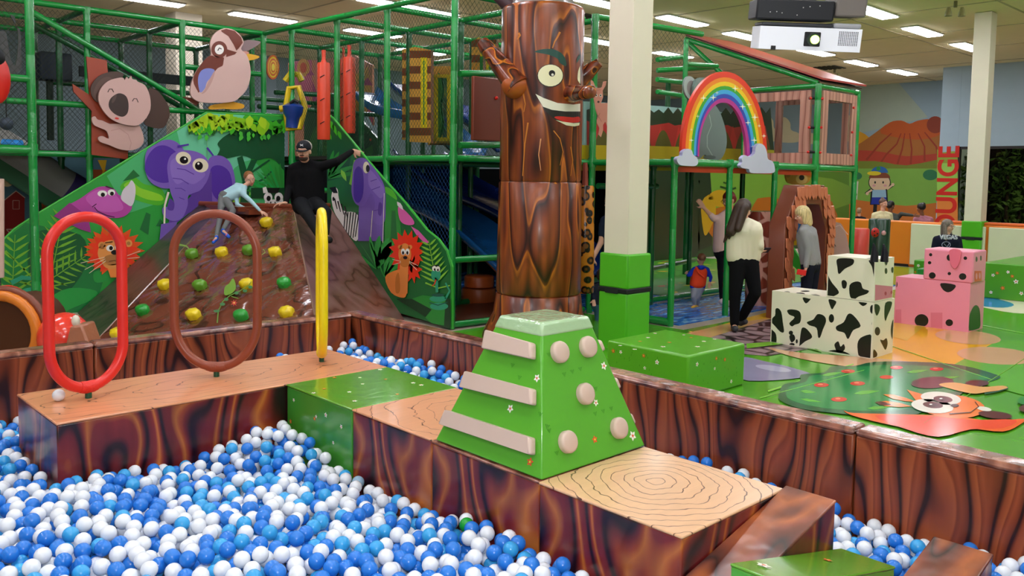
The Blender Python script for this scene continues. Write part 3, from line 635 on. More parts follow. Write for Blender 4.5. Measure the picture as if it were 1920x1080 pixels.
# ------------------------------------------------------------------ balls
RB = .0355
rnd = random.Random(11)
solids = [(1.305, 3.437, 4.9, 5.7), (2.65, 3.44, 1.82, 4.9), (2.6, 3.47, 1.36, 1.82), (3.12, 3.86, 1.11, 1.355)]
def blocked(x, y, r):
    for a, b_, c_, d in solids:
        dx = max(a-x, 0, x-b_); dy = max(c_-y, 0, y-d)
        if dx*dx+dy*dy < r*r: return True
    return x > XI-r-.003 or y > YI-r-.003
def level(x, y):
    z = .155
    if x < 2.66: z = .148+.05*math.sin(x*2.1+y*1.3)+.02*math.sin(x*5-y*4)
    z += .16*math.exp(-((x-2.45)**2+(y-4.75)**2)/.12)          # heap in the corner of long and green blocks
    z += .10*math.exp(-((x-1.1)**2+(y-6.2)**2)/.3)
    if x > 3.4: z = .12+.05*math.sin(y*3)+(.04 if y < 2 else 0)
    if x > 3.4 and y > 4.9: z = .27+.05*math.sin(x*6+y*5)
    if 1.3 < x < 3.44 and y > 5.7: z = .08
    return z
def inview(x, y, z, m=620):
    a, b_, k = PROJ((x, y, z)); return k > .3 and -m*1.4 < a < 1920+m and 200 < b_ < 1080+m*.6
cell = {}; balls = []
def near(x, y):
    i, j = int(x/.08), int(y/.08)
    for u in (-1, 0, 1):
        for v in (-1, 0, 1):
            yield from cell.get((i+u, j+v), ())
regions = [(-.7, 2.66, 1.2, 4.9), (-.7, 1.3, 4.9, 6.6), (1.3, 3.44, 5.7, 6.6), (3.44, 4.25, .1, 6.6), (1.6, 3.44, .3, 1.82)]
D2 = (2*RB)**2
for lay_, (x0, x1, y0, y1) in [(-.062, r_) for r_ in regions]+[(0, r_) for r_ in regions]:
    area = (x1-x0)*(y1-y0); tries = int(area*(5600 if lay_ == 0 else 1600))
    for _ in range(tries):
        x, y = rnd.uniform(x0, x1), rnd.uniform(y0, y1)
        if blocked(x, y, RB): continue
        tgt = level(x, y)+lay_
        if not inview(x, y, tgt): continue
        z = tgt-.075+rnd.uniform(-.012, .012)
        for (bx, by, bz) in near(x, y):
            d2 = (bx-x)**2+(by-y)**2
            if d2 < D2: z = max(z, bz+math.sqrt(D2*1.0005-d2))
        if z > tgt+.028: continue
        balls.append((x, y, z)); cell.setdefault((int(x/.08), int(y/.08)), []).append((x, y, z))
# what the camera sees: splat into a coarse depth buffer
BW, BH = 960, 540
zb = np.full((BH, BW), 1e9); idb = np.full((BH, BW), -1, int); yy, xx = np.mgrid[0:BH, 0:BW]
order = []
for i, b_ in enumerate(balls):
    a, c_, k = PROJ(b_); r_ = F_*RB/k/2; a /= 2; c_ /= 2
    x0, x1, y0, y1 = int(max(0, a-r_)), int(min(BW, a+r_+1)), int(max(0, c_-r_)), int(min(BH, c_+r_+1))
    if x0 >= x1 or y0 >= y1: continue
    m_ = ((xx[y0:y1, x0:x1]-a)**2+(yy[y0:y1, x0:x1]-c_)**2 < r_*r_) & (zb[y0:y1, x0:x1] > k)
    zb[y0:y1, x0:x1][m_] = k; idb[y0:y1, x0:x1][m_] = i
cnt = np.bincount(idb[idb >= 0], minlength=len(balls))
rank = sorted(range(len(balls)), key=lambda i: -cnt[i])
mWB = plain('e4e8ee', .28, .5, 0, 'ball'); mBB = plain('2478d6', .25, .5, 0, 'ball'); mLB = plain('36a0de', .25, .5, 0, 'ball'); mGB = plain('18a038', .25, .5, 0, 'ball'); mXB = plain('8fb0c8', .2, .5, 0, 'ball')
def ballmesh(m, n=20):
    q = MB().ball((0, 0, 0), RB, n).build('pit_ball', m, at=(0, 0, 0), angle=180); me = q.data; bpy.data.objects.remove(q); return me
BM = [ballmesh(m) for m in (mWB, mBB, mLB)]
names = ['white plastic ball lying in the front part of the ball pit', 'mid blue plastic ball lying in the front part of the ball pit', 'light blue plastic ball lying in the front part of the ball pit']
kinds = [0 if rnd.random() < .5 else (1 if rnd.random() < .7 else 2) for _ in balls]
gi = min(range(len(balls)), key=lambda i: 1e9 if cnt[i] < 25 else (PROJ(balls[i])[0]-870)**2+(PROJ(balls[i])[1]-992)**2)
xi = min(range(len(balls)), key=lambda i: 1e9 if cnt[i] < 25 else (PROJ(balls[i])[0]-673)**2+(PROJ(balls[i])[1]-899)**2)
solo = set([i for i in rank if i not in (gi, xi)][:297])
for i in solo:
    o = bpy.data.objects.new('pit_ball', BM[kinds[i]]); COL.objects.link(o); o.location = balls[i]
    tag(o, names[kinds[i]], 'ball', ['white pit balls', 'mid blue pit balls', 'light blue pit balls'][kinds[i]])
for i, m_, lb in ((gi, mGB, 'single green ball at the foot of the maroon platform side'), (xi, mXB, 'single smoky clear ball close to the green block')):
    o = bpy.data.objects.new('pit_ball', ballmesh(m_)); COL.objects.link(o); o.location = balls[i]; tag(o, lb, 'ball')
q = P(110, 741, z=.5+RB); o = bpy.data.objects.new('pit_ball', BM[0]); COL.objects.link(o); o.location = q
tag(o, 'lone white ball resting on the long platform beside the red hoop', 'ball')
rest = [i for i in range(len(balls)) if i not in solo and i not in (gi, xi)]
unit = MB().ball((0, 0, 0), RB, 14); uv, uf = np.array(unit.v), unit.f; nv = len(uv)
allv = np.concatenate([uv+np.array(balls[i]) for i in rest]); me = bpy.data.meshes.new('pit_balls')
me.from_pydata(allv.tolist(), [], [tuple(a+k*nv for a in f) for k in range(len(rest)) for f in uf])
for m_ in (mWB, mBB, mLB): me.materials.append(m_)
me.polygons.foreach_set('material_index', [kinds[i] for i in rest for _ in uf]); me.polygons.foreach_set('use_smooth', [True]*len(me.polygons))
o = bpy.data.objects.new('pit_balls', me); COL.objects.link(o)
tag(o, 'sea of blue and white plastic balls filling the ball pit', 'balls', kind='stuff')
print('balls', len(balls), 'visible', int((cnt > 0).sum()))
# ================================================================== PLAY FRAME
TZ, DZ, MZ = 4.03, 2.07, 2.73
frame = thing('climbing_structure', 'large netted climbing frame of green padded pipes filling the left half', 'play frame', (6.5, 9.3, 0))
PR = .043
def post(x, y, z0=0, z1=TZ, par=None, m=None, r=PR, name='post'):
    pts, rs = [], []; z = z0; k = 0
    while z < z1-.03:
        e = min(z+.62, z1)
        pts += [(x, y, z), (x, y, z+.012), (x, y, e-.012), (x, y, e)]; rs += [r*.93, r, r, r*.93]; z = e
    mb = MB(); mb.tube([p for i, p in enumerate(pts) if i == 0 or (Vector(p)-Vector(pts[i-1])).length > 1e-4], [q for i, q in enumerate(rs) if i == 0 or (Vector(pts[i])-Vector(pts[i-1])).length > 1e-4], 12)
    for zz in (DZ, TZ):
        if z0 < zz <= z1+.01: mb.tube([(x, y, zz-.065), (x, y, min(zz+.065, zz+.03 if zz == TZ else zz+.065))], r*1.22, 12)
    return mb.build(name, m or M_pipe, par or frame, angle=50)
def rail(a, b_, par=None, m=None, r=PR*.95, name='rail'):
    a, b_ = Vector(a), Vector(b_); L_ = (b_-a).length; n = max(1, round(L_/1.25)); pts = []; rs = []
    for i in range(n):
        p, q = a.lerp(b_, i/n), a.lerp(b_, (i+1)/n); e = (q-p).normalized()*.012
        pts += [p+e*.1, p+e, q-e, q-e*.1]; rs += [r*.93, r, r, r*.93]
    return MB().tube(pts, rs, 12).build(name, m or M_pipe, par or frame, angle=50)
LX = [2.6, 3.8, 5.1, 6.38]; LY = [12.47, 13.75, 15.0]
RX = [6.5, 7.75, 9.0, 10.25]; RY = [7.92, 9.3, 10.52, 11.8, 13.1]
post(2.6, 10.45, r=.046)
for y in LY:
    for x in LX: post(x, y, m=M_pipe if y < 13 else M_pipe_shade)
for x in RX:
    for y in RY:
        if x == 10.25 and y < 9: continue
        post(x, y, m=M_pipe if x < 7 else M_pipe_shade)
post(8.77, 7.7)
for y in LY: rail((1.5, y, TZ), (6.4, y, TZ)); 
for x in LX: rail((x, 12.5, TZ), (x, 15, TZ), m=M_pipe_shade)
rail((6.38, 12.47, TZ), (6.5, 7.92, TZ))
for x in RX[1:]: rail((x, 7.92 if x < 10 else 9.3, TZ), (x, 13.1, TZ))
for y in RY: rail((6.5, y, TZ), (10.25 if y > 8 else 8.77, y, TZ))
rail((8.77, 7.7, TZ), (10.4, 7.1, TZ-.1)); rail((2.6, 10.45, TZ), (2.6, 12.45, TZ))
# deck rails, hand rails, foot rails
rail((1.0, 10.45, DZ), (2.6, 10.45, DZ), r=.05); rail((2.6, 10.45, DZ), (2.6, 12.45, DZ)); rail((1.5, 10.45, 2.84), (2.6, 10.45, 2.84))
rail((2.6, 12.47, DZ), (6.4, 12.47, DZ)); rail((2.6, 12.40, MZ), (6.5, 12.05, MZ))
rail(P(56, 20, Y=12.42), P(372, 207, Y=12.35), r=.04); rail(P(56, 42, Y=12.9), P(360, 212, Y=12.9), m=M_pipe_shade)
rail((6.5, 10.52, DZ), (6.5, 7.92, DZ)); rail((6.5, 7.92, DZ), (8.77, 7.75, DZ)); rail((8.77, 7.75, DZ), (8.77, 6.34, DZ))
for y in (13.1, 11.8, 9.3): rail((6.5, y, DZ-.04), (10.2, y, DZ-.04), m=M_pipe_shade)
rail((6.52, 7.92, .84), (8.77, 7.75, .84)); rail((6.52, 7.92, .05), (8.7, 7.75, .05)); rail((7.4, 9.3, .05), (10, 9.3, .05), m=M_pipe_shade)
rail(P(862, 138, Y=7.92), P(940, 138, Y=7.92)); rail(P(862, 272, Y=7.92), P(940, 272, Y=7.92)); rail((6.45, 11.8, 1.62), (6.5, 10.52, 1.62)); rail((6.9, 13.1, 3.2), (8.4, 13.1, 3.25), m=M_pipe_shade); rail((5.1, 12.5, 3.4), (6.4, 12.5, 3.4))
rail((4.0, 15, 3.25), (9, 15, 3.25), m=M_pipe_shade); rail((6.6, 13.1, 2.95), (9, 13.1, 2.95), m=M_pipe_shade)
# decks
M_deck = plain('2a2622', .7)
for a, b_ in (((2.6, 12.5, DZ-.0), (6.5, 15.2, DZ+.05)), ((6.55, 7.97, DZ), (10.2, 13.1, DZ+.05))):
    MB().box(a, b_).build('deck', M_deck, frame, smooth=False)
MB().box((5.2, 10.6, 1.30), (6.45, 11.9, 1.37)).build('deck', M_brownv, frame)
# nets: two families of diagonal cords
M_net = plain('2c3327', .8); M_netg = plain('20482c', .8); M_netb = plain('1c4a7c', .8)
def net(o_, u, v, w_, h_, m, s=.062, r=.0022, par=None):
    o_, u, v = Vector(o_), Vector(u).normalized(), Vector(v).normalized(); mb = MB(); k = -h_
    n_ = u.cross(v); sl_ = 1.15
    for sg in (1, -1):
        c = -h_/sl_
        while c < w_+h_/sl_:
            # line x = c + t/sl, y = t (or mirrored)
            t0, t1 = 0, h_; f = lambda t: c+t/sl_*sg if sg == 1 else c-t/sl_
            if sg == 1: t0, t1 = max(0, -c*sl_), min(h_, (w_-c)*sl_)
            else: t0, t1 = max(0, (c-w_)*sl_), min(h_, c*sl_)
            if t1-t0 > .02: mb.tube([o_+u*f(t0)+v*t0+n_*.001*sg, o_+u*f(t1)+v*t1+n_*.001*sg], r, 3, caps=False)
            c += s
    return mb.build('net', m, par or frame, smooth=False, fix=False)
net((2.6, 12.55, DZ+.05), (1, 0, 0), (0, 0, 1), 3.75, TZ-DZ-.1, M_net)
net((1.2, 10.5, DZ+.05), (1, 0, 0), (0, 0, 1), 1.4, TZ-DZ-.1, M_net, .07)
net((2.6, 13.8, DZ+.05), (1, 0, 0), (0, 0, 1), 3.75, TZ-DZ-.1, M_net, .075)
net((6.56, 12.4, DZ+.05), (0, -1, 0), (0, 0, 1), 4.45, TZ-DZ-.1, M_netg)
net((6.56, 7.95, DZ+.05), (1, 0, 0), (0, 0, 1), 2.2, TZ-DZ-.1, M_netg, .07)
net((7.8, 13.0, DZ+.05), (0, -1, 0), (0, 0, 1), 5.0, TZ-DZ-.1, M_netg, .08)
net((8.8, 7.7, TZ-.55), (1, -.3, 0), (0, 0, 1), 1.6, .5, M_netg, .07)
net((6.6, 9.3, .1), (0, -1, 0), (0, 0, 1), 1.35, 1.9, M_netb, .07)
# dark interior and far printed boards
def board(name, label, base, toP, nrm, layers, outline, thick=.03, cat='board', clip=None, parent=None, step=.0009, start=0, bevel=0, rough=.32, edge=None, part=False):
    mats = [vinyl(base, rough)]; cm = {}; nrm = Vector(nrm).normalized(); mb = MB(); si = None
    if edge: mats.append(vinyl(edge, .4)); si = 1
    pts = [toP(*q) for q in outline]
    mb.prism([p-nrm*thick for p in pts], nrm*thick, 0, side=si)
    paint(mb, layers, toP, nrm, mats, cm, clip, step, start, rough)
    o = mb.build(name, mats, parent, smooth=False)
    if parent is None: tag(o, label, cat)
    return o
PX = lambda X: (lambda a, b_: P(a, b_, X=X)); PY = lambda Y: (lambda a, b_: P(a, b_, Y=Y))
def rc(x0, y0, x1, y1): return [(x0, y0), (x1, y0), (x1, y1), (x0, y1)]
cloud = lambda x, y, s: [EL(x, y, 16*s, 11*s), EL(x-15*s, y+5*s, 10*s, 8*s), EL(x+15*s, y+5*s, 12*s, 9*s)]
board('farm_mural', 'sky mural with a red barn and orange planks behind the grey slide, far left', '4f7484', PY(15.8), (0, -1, 0), [
    ('c9b990', cloud(30, 336, 1.1)+cloud(225, 320, .8)+cloud(255, 340, .6)),
    ('b0542a', [rc(62, 345, 165, 480), rc(165, 318, 200, 480)]),
    ('5e2a18', [rc(62, y, 200, y+1.6) for y in (366, 388, 410, 432)]),
    ('8e2220', [[(4, 378), (30, 358), (46, 370), (46, 480), (2, 480)]]), ('c9a79a', [LN([(2, 380), (30, 358), (47, 371)], 2), LN([(24, 376), (36, 376), (36, 392), (24, 392), (24, 376)], 1), LN([(12, 430), (46, 430)], 2), LN([(12, 430), (46, 470)], 2)]),
    ('d8a820', [[(183, 300), (200, 300), (196, 322), (193, 322)], LN([(193, 322), (193, 380)], 3)])], rc(-60, 288, 420, 560), .05, 'mural board')
boxs('dark_backing_1', (10.6, 9.0, 0), (10.7, 16, 2.0), M_dark, smooth=False)  # near-black sheets added to stand for the dark depth inside the frame
boxs('dark_backing_2', (6.9, 16.0, 0), (10.6, 16.1, 2.0), M_dark, smooth=False)
# grey tube slide with green beam under the left deck
t = thing('tube_slide', 'grey covered slide with dark green beam running down behind the koala post', 'slide', P(20, 420, Y=13.6))
MB().tube([P(-20, 262, Y=13.9), P(70, 318, Y=13.9), P(125, 352, Y=13.9)], .26, 16).build('cover', vinyl('a8a6a2', .5, .3), t)
MB().tube([P(122, 350, Y=13.9), P(170, 378, Y=13.9)], .265, 16).build('end_cover', vinyl('4a3a7c', .5, .3), t)
MB().prism([P(-20, 285, Y=13.5), P(160, 398, Y=13.5), P(150, 425, Y=13.5), P(-20, 318, Y=13.5)], (0, .1, 0)).build('beam', vinyl('1a5a34', .5), t, bevel=.02)
# koala board
KP = PY(12.2)
kz = thing('koala_board', 'flat koala sign clinging to a red-brown painted tree trunk', 'koala sign', P(240, 290, Y=12.2))
board('trunk', '', '9c3f28', KP, (0, -1, 0), [], [(162, 106), (200, 113), (204, 150), (240, 282), (240, 299), (172, 290), (172, 208), (138, 172), (136, 157), (168, 178)], .03, parent=kz, edge='7a2e1c')
KP2 = PY(12.15)
board('ear', '', '4d3630', KP2, (0, -1, 0), [], S([(278, 168), (295, 170), (314, 195), (318, 215), (308, 238), (290, 240), (270, 230), (280, 200)], 4), .02, parent=kz, edge='3b2823')
board('ear', '', '4d3630', KP2, (0, -1, 0), [('5e443c', [EL(195, 168, 17, 26, 30)])], S([(212, 134), (232, 140), (215, 160), (190, 190), (176, 186), (170, 165), (185, 143)], 4), .02, parent=kz, edge='3b2823')
board('body', '', 'c79f97', PY(12.13), (0, -1, 0), [
    ('b98f87', [LN([(208, 245), (225, 241), (240, 252), (246, 268), (243, 280)], 1.6), LN([(262, 224), (245, 232), (225, 230)], 1.6)]),
    ('b98f87', [LN([(252, 156), (268, 160), (278, 176), (280, 200), (274, 222)], 1.4)])],
    S([(172, 222), (178, 218), (183, 224), (192, 226), (205, 232), (215, 232), (250, 232), (262, 236), (270, 262), (262, 276), (245, 282), (225, 280), (205, 272), (188, 266), (184, 258), (192, 255), (204, 260), (200, 246), (188, 240), (176, 234)], 3), .03, parent=kz, edge='a87e76')
board('head', '', 'cda69e', PY(12.09), (0, -1, 0), [
    ('3b2a28', [S([(222, 175), (236, 180), (241, 195), (239, 212), (229, 219), (214, 213), (204, 200), (207, 185)], 4)]),
    ('54403c', [EL(214, 185, 3, 9, 25)]),
    ('3b2a28', [LN([(202, 173), (205, 167), (210, 167), (213, 173)], 1.6), LN([(248, 190), (251, 185), (256, 185), (259, 192)], 1.6)]),
    ('d8342c', [EL(219, 222, 4, 1.8, 10)])],
    S([(231, 146), (234, 150), (238, 144), (241, 148), (246, 142), (248, 148), (256, 150), (258, 153), (272, 160), (281, 180), (282, 205), (272, 224), (258, 235), (235, 234), (210, 224), (194, 208), (185, 188), (188, 168), (203, 152), (222, 146)], 3), .03, parent=kz, edge='b58c84')
# kookaburra board
kb = thing('kookaburra_board', 'flat kookaburra sign with blue wing patch standing on the pipe above the jungle panel', 'bird sign', P(410, 204, Y=11.98))
board('tail', '', '6d3324', PY(12.0), (0, -1, 0), [], [(343, 181), (362, 184), (374, 192), (368, 198)], .02, parent=kb)
board('beak', '', '8b7476', PY(11.98), (0, -1, 0), [], S([(445, 98), (452, 82), (465, 75), (485, 77), (488, 80), (478, 88), (462, 96)], 4), .02, parent=kb)
board('beak', '', 'dba528', PY(11.96), (0, -1, 0), [('c98878', [EL(458, 99, 9, 3)])], S([(443, 100), (462, 100), (485, 105), (484, 109), (470, 113), (455, 111)], 3), .02, parent=kb)
board('feet', '', 'd99a28', PY(11.97), (0, -1, 0), [], S([(392, 200), (402, 196), (425, 192), (432, 189), (442, 192), (457, 196), (456, 203), (440, 205), (420, 204), (395, 205)], 3), .03, parent=kb)
board('body', '', 'cfaca3', PY(11.93), (0, -1, 0), [
    ('70352a', [S([(398, 104), (418, 121), (408, 128), (398, 140), (386, 150), (374, 172), (370, 170), (362, 150), (372, 128), (384, 112)], 3)]),
    ('7e86c8', [S([(375, 173), (371, 150), (376, 134), (388, 128), (402, 131), (398, 142), (388, 154), (384, 166)], 4)]),
    ('bd958c', [S([(403, 132), (392, 150), (384, 168), (377, 176), (386, 172), (398, 152)], 3)]),
    ('70352a', [EL(411, 93, 15, 16), [(424, 92), (444, 98), (440, 102), (424, 107)], [(414, 57), (424, 54), (440, 58), (452, 70), (455, 80), (448, 90), (443, 95), (438, 84), (428, 68), (416, 60)], [(402, 104), (420, 108), (418, 122), (408, 112)]]),
    ('efe9e2', [EL(411, 93, 8.5, 9.2)]), ('2a1a1a', [LN([(408, 95), (411, 90), (415, 92)], 2)])],
    S([(424, 53), (440, 57), (452, 68), (457, 80), (452, 92), (462, 102), (468, 118), (470, 140), (464, 165), (450, 182), (435, 191), (400, 193), (375, 191), (361, 183), (357, 170), (361, 150), (372, 128), (388, 110), (396, 102), (394, 82), (400, 66), (412, 56)], 3), .035, parent=kb, edge='b08c82')
# ladybird edge at far left
mb = MB(); c_ = P(-6, 148, Y=10.2); mb.ball(c_, (.13, .08, .26), 18); t = thing('ladybird_sign', 'red and black rounded sign cut off by the left edge of the picture', 'sign', c_)
mb.build('shell', vinyl('d0221a', .3), t, angle=180); MB().ball(c_+Vector((-.02, -.02, .22)), (.1, .07, .12), 14).build('head_cap', M_black, t, angle=180)
MB().tube([P(12, 145, Y=10.4), P(14, 145, Y=10.35)], .02, 10).build('bolt_cap', vinyl('d0221a', .3), t)

# ================================================================== CLIMBING HILL
T0, T1, T2, T3 = Vector((5.08, 11.86, 1.4)), Vector((5.25, 11.45, 1.4)), Vector((5.72, 10.35, 1.4)), Vector((6.44, 10.62, 1.4))
G0, G1, G2, G3 = Vector((3.43, 11.86, 0)), Vector((3.04, 9.82, 0)), Vector((4.22, 7.04, 0)), Vector((6.44, 8.80, 0))
CB = Vector((6.44, 11.86, 0)); CT = Vector((6.44, 11.86, 1.4))
hill = thing('climbing_hill', 'glossy brown climbing hill printed as a tree stump', 'climbing hill', (5, 10, 0))
def gridface(a, b_, c_, d, nu, nv, fn=None, m=None, name='face'):
    """quad a(top-left) b(top-right) c(bottom-right) d(bottom-left) with relief fn(u,v,p)"""
    n_ = (b_-a).cross(d-a).normalized()
    if n_.dot(Vector((-1, -1, .3))) < 0: n_ = -n_
    vs = []; fs = []
    for j in range(nv+1):
        for i in range(nu+1):
            u, v = i/nu, j/nv; p = a.lerp(b_, u).lerp(d.lerp(c_, u), v); vs.append(p+n_*(fn(u, v, p) if fn else 0))
    for j in range(nv):
        for i in range(nu): k = j*(nu+1)+i; fs.append((k, k+1, k+nu+2, k+nu+1))
    return MB().add(vs, fs).build(name, m, hill, angle=180, fix=True), n_
HP = (T1, T2, G1)
HOLDS = [(500, 418, 'y'), (360, 477, 'g'), (416, 474, 'y'), (467, 470, 'g'), (516, 474, 'y'), (309, 535, 'y'), (375, 536, 'g'), (463, 534, 'y'), (533, 532, 'G'), (268, 583, 'G'), (363, 591, 'y'), (452, 593, 'G'), (538, 587, 'y'), (221, 627, 'y')]
HC = [RP(a, b_, *HP) for a, b_, k in HOLDS]
def relief(u, v, p):
    h = .012*math.sin(u*17+v*3)*math.sin(v*7)+.006*math.sin(u*43+math.sin(v*9)*2)
    for c_ in HC:
        d = (p-c_).length
        if d < .45:
            a = math.atan2(p.z-c_.z, (p-c_).dot((T2-T1).normalized())); h += -.035*math.exp(-(d/.13)**2)+.007*math.sin(a*9+c_.x*7)*math.exp(-(d/.26)**2)
    return h
def hill_mat(name, a, b_, c_):
    m, nt, b = nodes(name); N = nt.nodes.new; L = nt.links.new
    tc = N('ShaderNodeTexCoord'); no = N('ShaderNodeTexNoise'); no.inputs['Scale'].default_value = 1.3; no.inputs['Detail'].default_value = 2
    L(tc.outputs['Object'], no.inputs['Vector']); mu = N('ShaderNodeMath'); mu.operation = 'MULTIPLY'; mu.inputs[1].default_value = 5; L(no.outputs['Fac'], mu.inputs[0]); fr = N('ShaderNodeMath'); fr.operation = 'FRACT'; L(mu.outputs[0], fr.inputs[0])
    r = ramp(nt, [(0, a), (.08, a), (.14, b_), (.6, c_), (1, b_)]); L(fr.outputs[0], r.inputs[0]); L(r.outputs[0], b.inputs['Base Color'])
    b.inputs['Roughness'].default_value = .24; b.inputs['Coat Weight'].default_value = .6; b.inputs['Coat Roughness'].default_value = .14
    n3 = N('ShaderNodeTexNoise'); n3.inputs['Scale'].default_value = 5; mp = N('ShaderNodeMapping'); mp.inputs['Scale'].default_value = (1.6, 1.6, .5); bp = N('ShaderNodeBump'); bp.inputs['Strength'].default_value = .35; bp.inputs['Distance'].default_value = .04
    L(tc.outputs['Object'], mp.inputs[0]); L(mp.outputs[0], n3.inputs['Vector']); L(n3.outputs['Fac'], bp.inputs['Height']); L(bp.outputs[0], b.inputs['Normal']); L(bp.outputs[0], b.inputs['Coat Normal']); return m
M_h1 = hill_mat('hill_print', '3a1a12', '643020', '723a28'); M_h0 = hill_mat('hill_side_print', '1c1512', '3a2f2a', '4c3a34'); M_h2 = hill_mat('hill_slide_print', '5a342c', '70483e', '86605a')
for m_, q_ in ((M_h0, .12), (M_h2, .12)):
    for n_ in m_.node_tree.nodes:
        if n_.type == 'BUMP': n_.inputs['Strength'].default_value = q_
    m_.node_tree.nodes['Principled BSDF'].inputs['Roughness'].default_value = .38; m_.node_tree.nodes['Principled BSDF'].inputs['Coat Weight'].default_value = .15
gridface(T1, T2, G2, G1, 110, 110, relief, M_h1, 'climbing_face')
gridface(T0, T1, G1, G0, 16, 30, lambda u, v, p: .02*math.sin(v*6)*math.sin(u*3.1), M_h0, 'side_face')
gridface(T2, T3, G3, G2, 30, 40, lambda u, v, p: -.05*math.sin(u*PI)*math.sin(v*PI), M_h2, 'slide_face')
MB().tube([T0+Vector((0, 0, .01)), T1+Vector((0, 0, .01)), T2+Vector((0, 0, .01)), T3+Vector((0, 0, .01))], .035, 10).build('ledge_roll', M_brownv, hill)
MB().tube([T1+Vector((0, 0, -.01)), G1], .012, 6).build('seam', vinyl('8a6a5a', .2), hill); MB().tube([T2, G2], .012, 6).build('seam', vinyl('8a6a5a', .2), hill)
MB().box((5.1, 10.7, 1.34), (6.43, 11.85, 1.4)).build('landing', M_brownv, hill)
hn = (T2-T1).cross(G1-T1).normalized()
if hn.y > 0: hn = -hn
kc = {'y': 'e8cc14', 'g': '5f9a24', 'G': '1f9a30'}
for (a, b_, k), c_ in zip(HOLDS, HC):
    u = (T2-T1).normalized(); v = hn.cross(u); mb = MB(); vs = []; fs = []; n = 20; rr = random.Random(a)
    prof = [(-.03, .075), (.03, .082), (.06, .07), (.072, .04), (.074, .001)]
    for d, r_ in prof:
        for j in range(n):
            q = 2*PI*j/n; w_ = 1+(.09*math.sin(q*6+a) if k != 'G' else .02*math.sin(q*3)); vs.append(c_+hn*d+(u*math.cos(q)*1.08+v*math.sin(q)*.86)*r_*w_)
    for i in range(len(prof)-1):
        for j in range(n): fs.append((i*n+j, i*n+(j+1) % n, (i+1)*n+(j+1) % n, (i+1)*n+j))
    mb.add(vs, fs).build('climbing_hold', vinyl(kc[k], .3, .3, .5, 30, .3), hill, angle=70)
# printed vine on the climbing face
mats = [vinyl('5a8a3a', .25)]; cm = {}; mb = MB()
hp = lambda a, b_: RP(a, b_, *HP)
paint(mb, [('5f8a34', [LN([(410, 612), (412, 590), (420, 572), (434, 560), (452, 552), (470, 540), (478, 525), (476, 512)], 2.2, 1.2), LN([(436, 562), (450, 566)], 1.4)]),
    ('6f9a36', [S([(424, 560), (424, 545), (432, 538), (440, 528), (445, 545), (438, 556)], 3)]),
    ('3f7a4a', [EL(420, 577, 5, 3), EL(446, 556, 4, 3), EL(462, 552, 4, 3), EL(472, 545, 4, 3), EL(409, 590, 6, 2.5), EL(427, 568, 4, 3)]),
    ('c03a34', [starburst(442, 575, 3, 7, 7)]), ('e8c060', [EL(442, 575, 1.6)]),
    ('7a9a3a', [LN([(336, 465), (352, 468), (358, 474)], 4, 2), LN([(478, 510), (486, 490), (500, 480), (496, 474)], 1.5)])], hp, hn, mats, cm, None, .0015, 30)
imprint([c for c in hill.children if c.name.startswith('climbing_face')][0], mb, mats)

# ================================================================== JUNGLE WING PANELS
def leaves(rnd, n, x0, x1, y0, y1, s0=14, s1=24):
    o = []
    for _ in range(n):
        x, y = rnd.uniform(x0, x1), rnd.uniform(y0, y1); a = rnd.uniform(.9, 2.3); l = rnd.uniform(s0, s1); o.append(leaf(x, y, x+l*math.cos(a), y+l*math.sin(a), l*.62))
    return o
rl = random.Random(7)
WL = [(386, 211), (533, 219), (533, 620), (3, 668), (3, 452), (25, 430), (62, 407)]
WLc = WL
def fern(cx, cy, angs, l, w_=5, droop=.3):
    o = []
    for a in angs:
        a = math.radians(a); o.append(S([(cx, cy), (cx+l*.5*math.cos(a)-w_*math.sin(a)*.6, cy-l*.5*math.sin(a)-w_*.6), (cx+l*math.cos(a), cy-l*math.sin(a)+l*droop*.3), (cx+l*.5*math.cos(a)+w_*math.sin(a)*.4, cy-l*.5*math.sin(a)+w_*.6)], 3))
    return o
def frond(x0, y0, x1, y1, n, l, w_=4):
    o = [LN([(x0, y0), (x1, y1)], 2.2, 1)]; dx, dy = x1-x0, y1-y0; L_ = math.hypot(dx, dy); a0 = math.atan2(dy, dx)
    for i in range(n):
        t = .12+.88*i/n; px, py = x0+dx*t, y0+dy*t; ll = l*(1-.55*t)
        for s_ in (-1, 1): a = a0+s_*.95; o.append(leaf(px, py, px+ll*math.cos(a), py+ll*math.sin(a), w_))
    return o
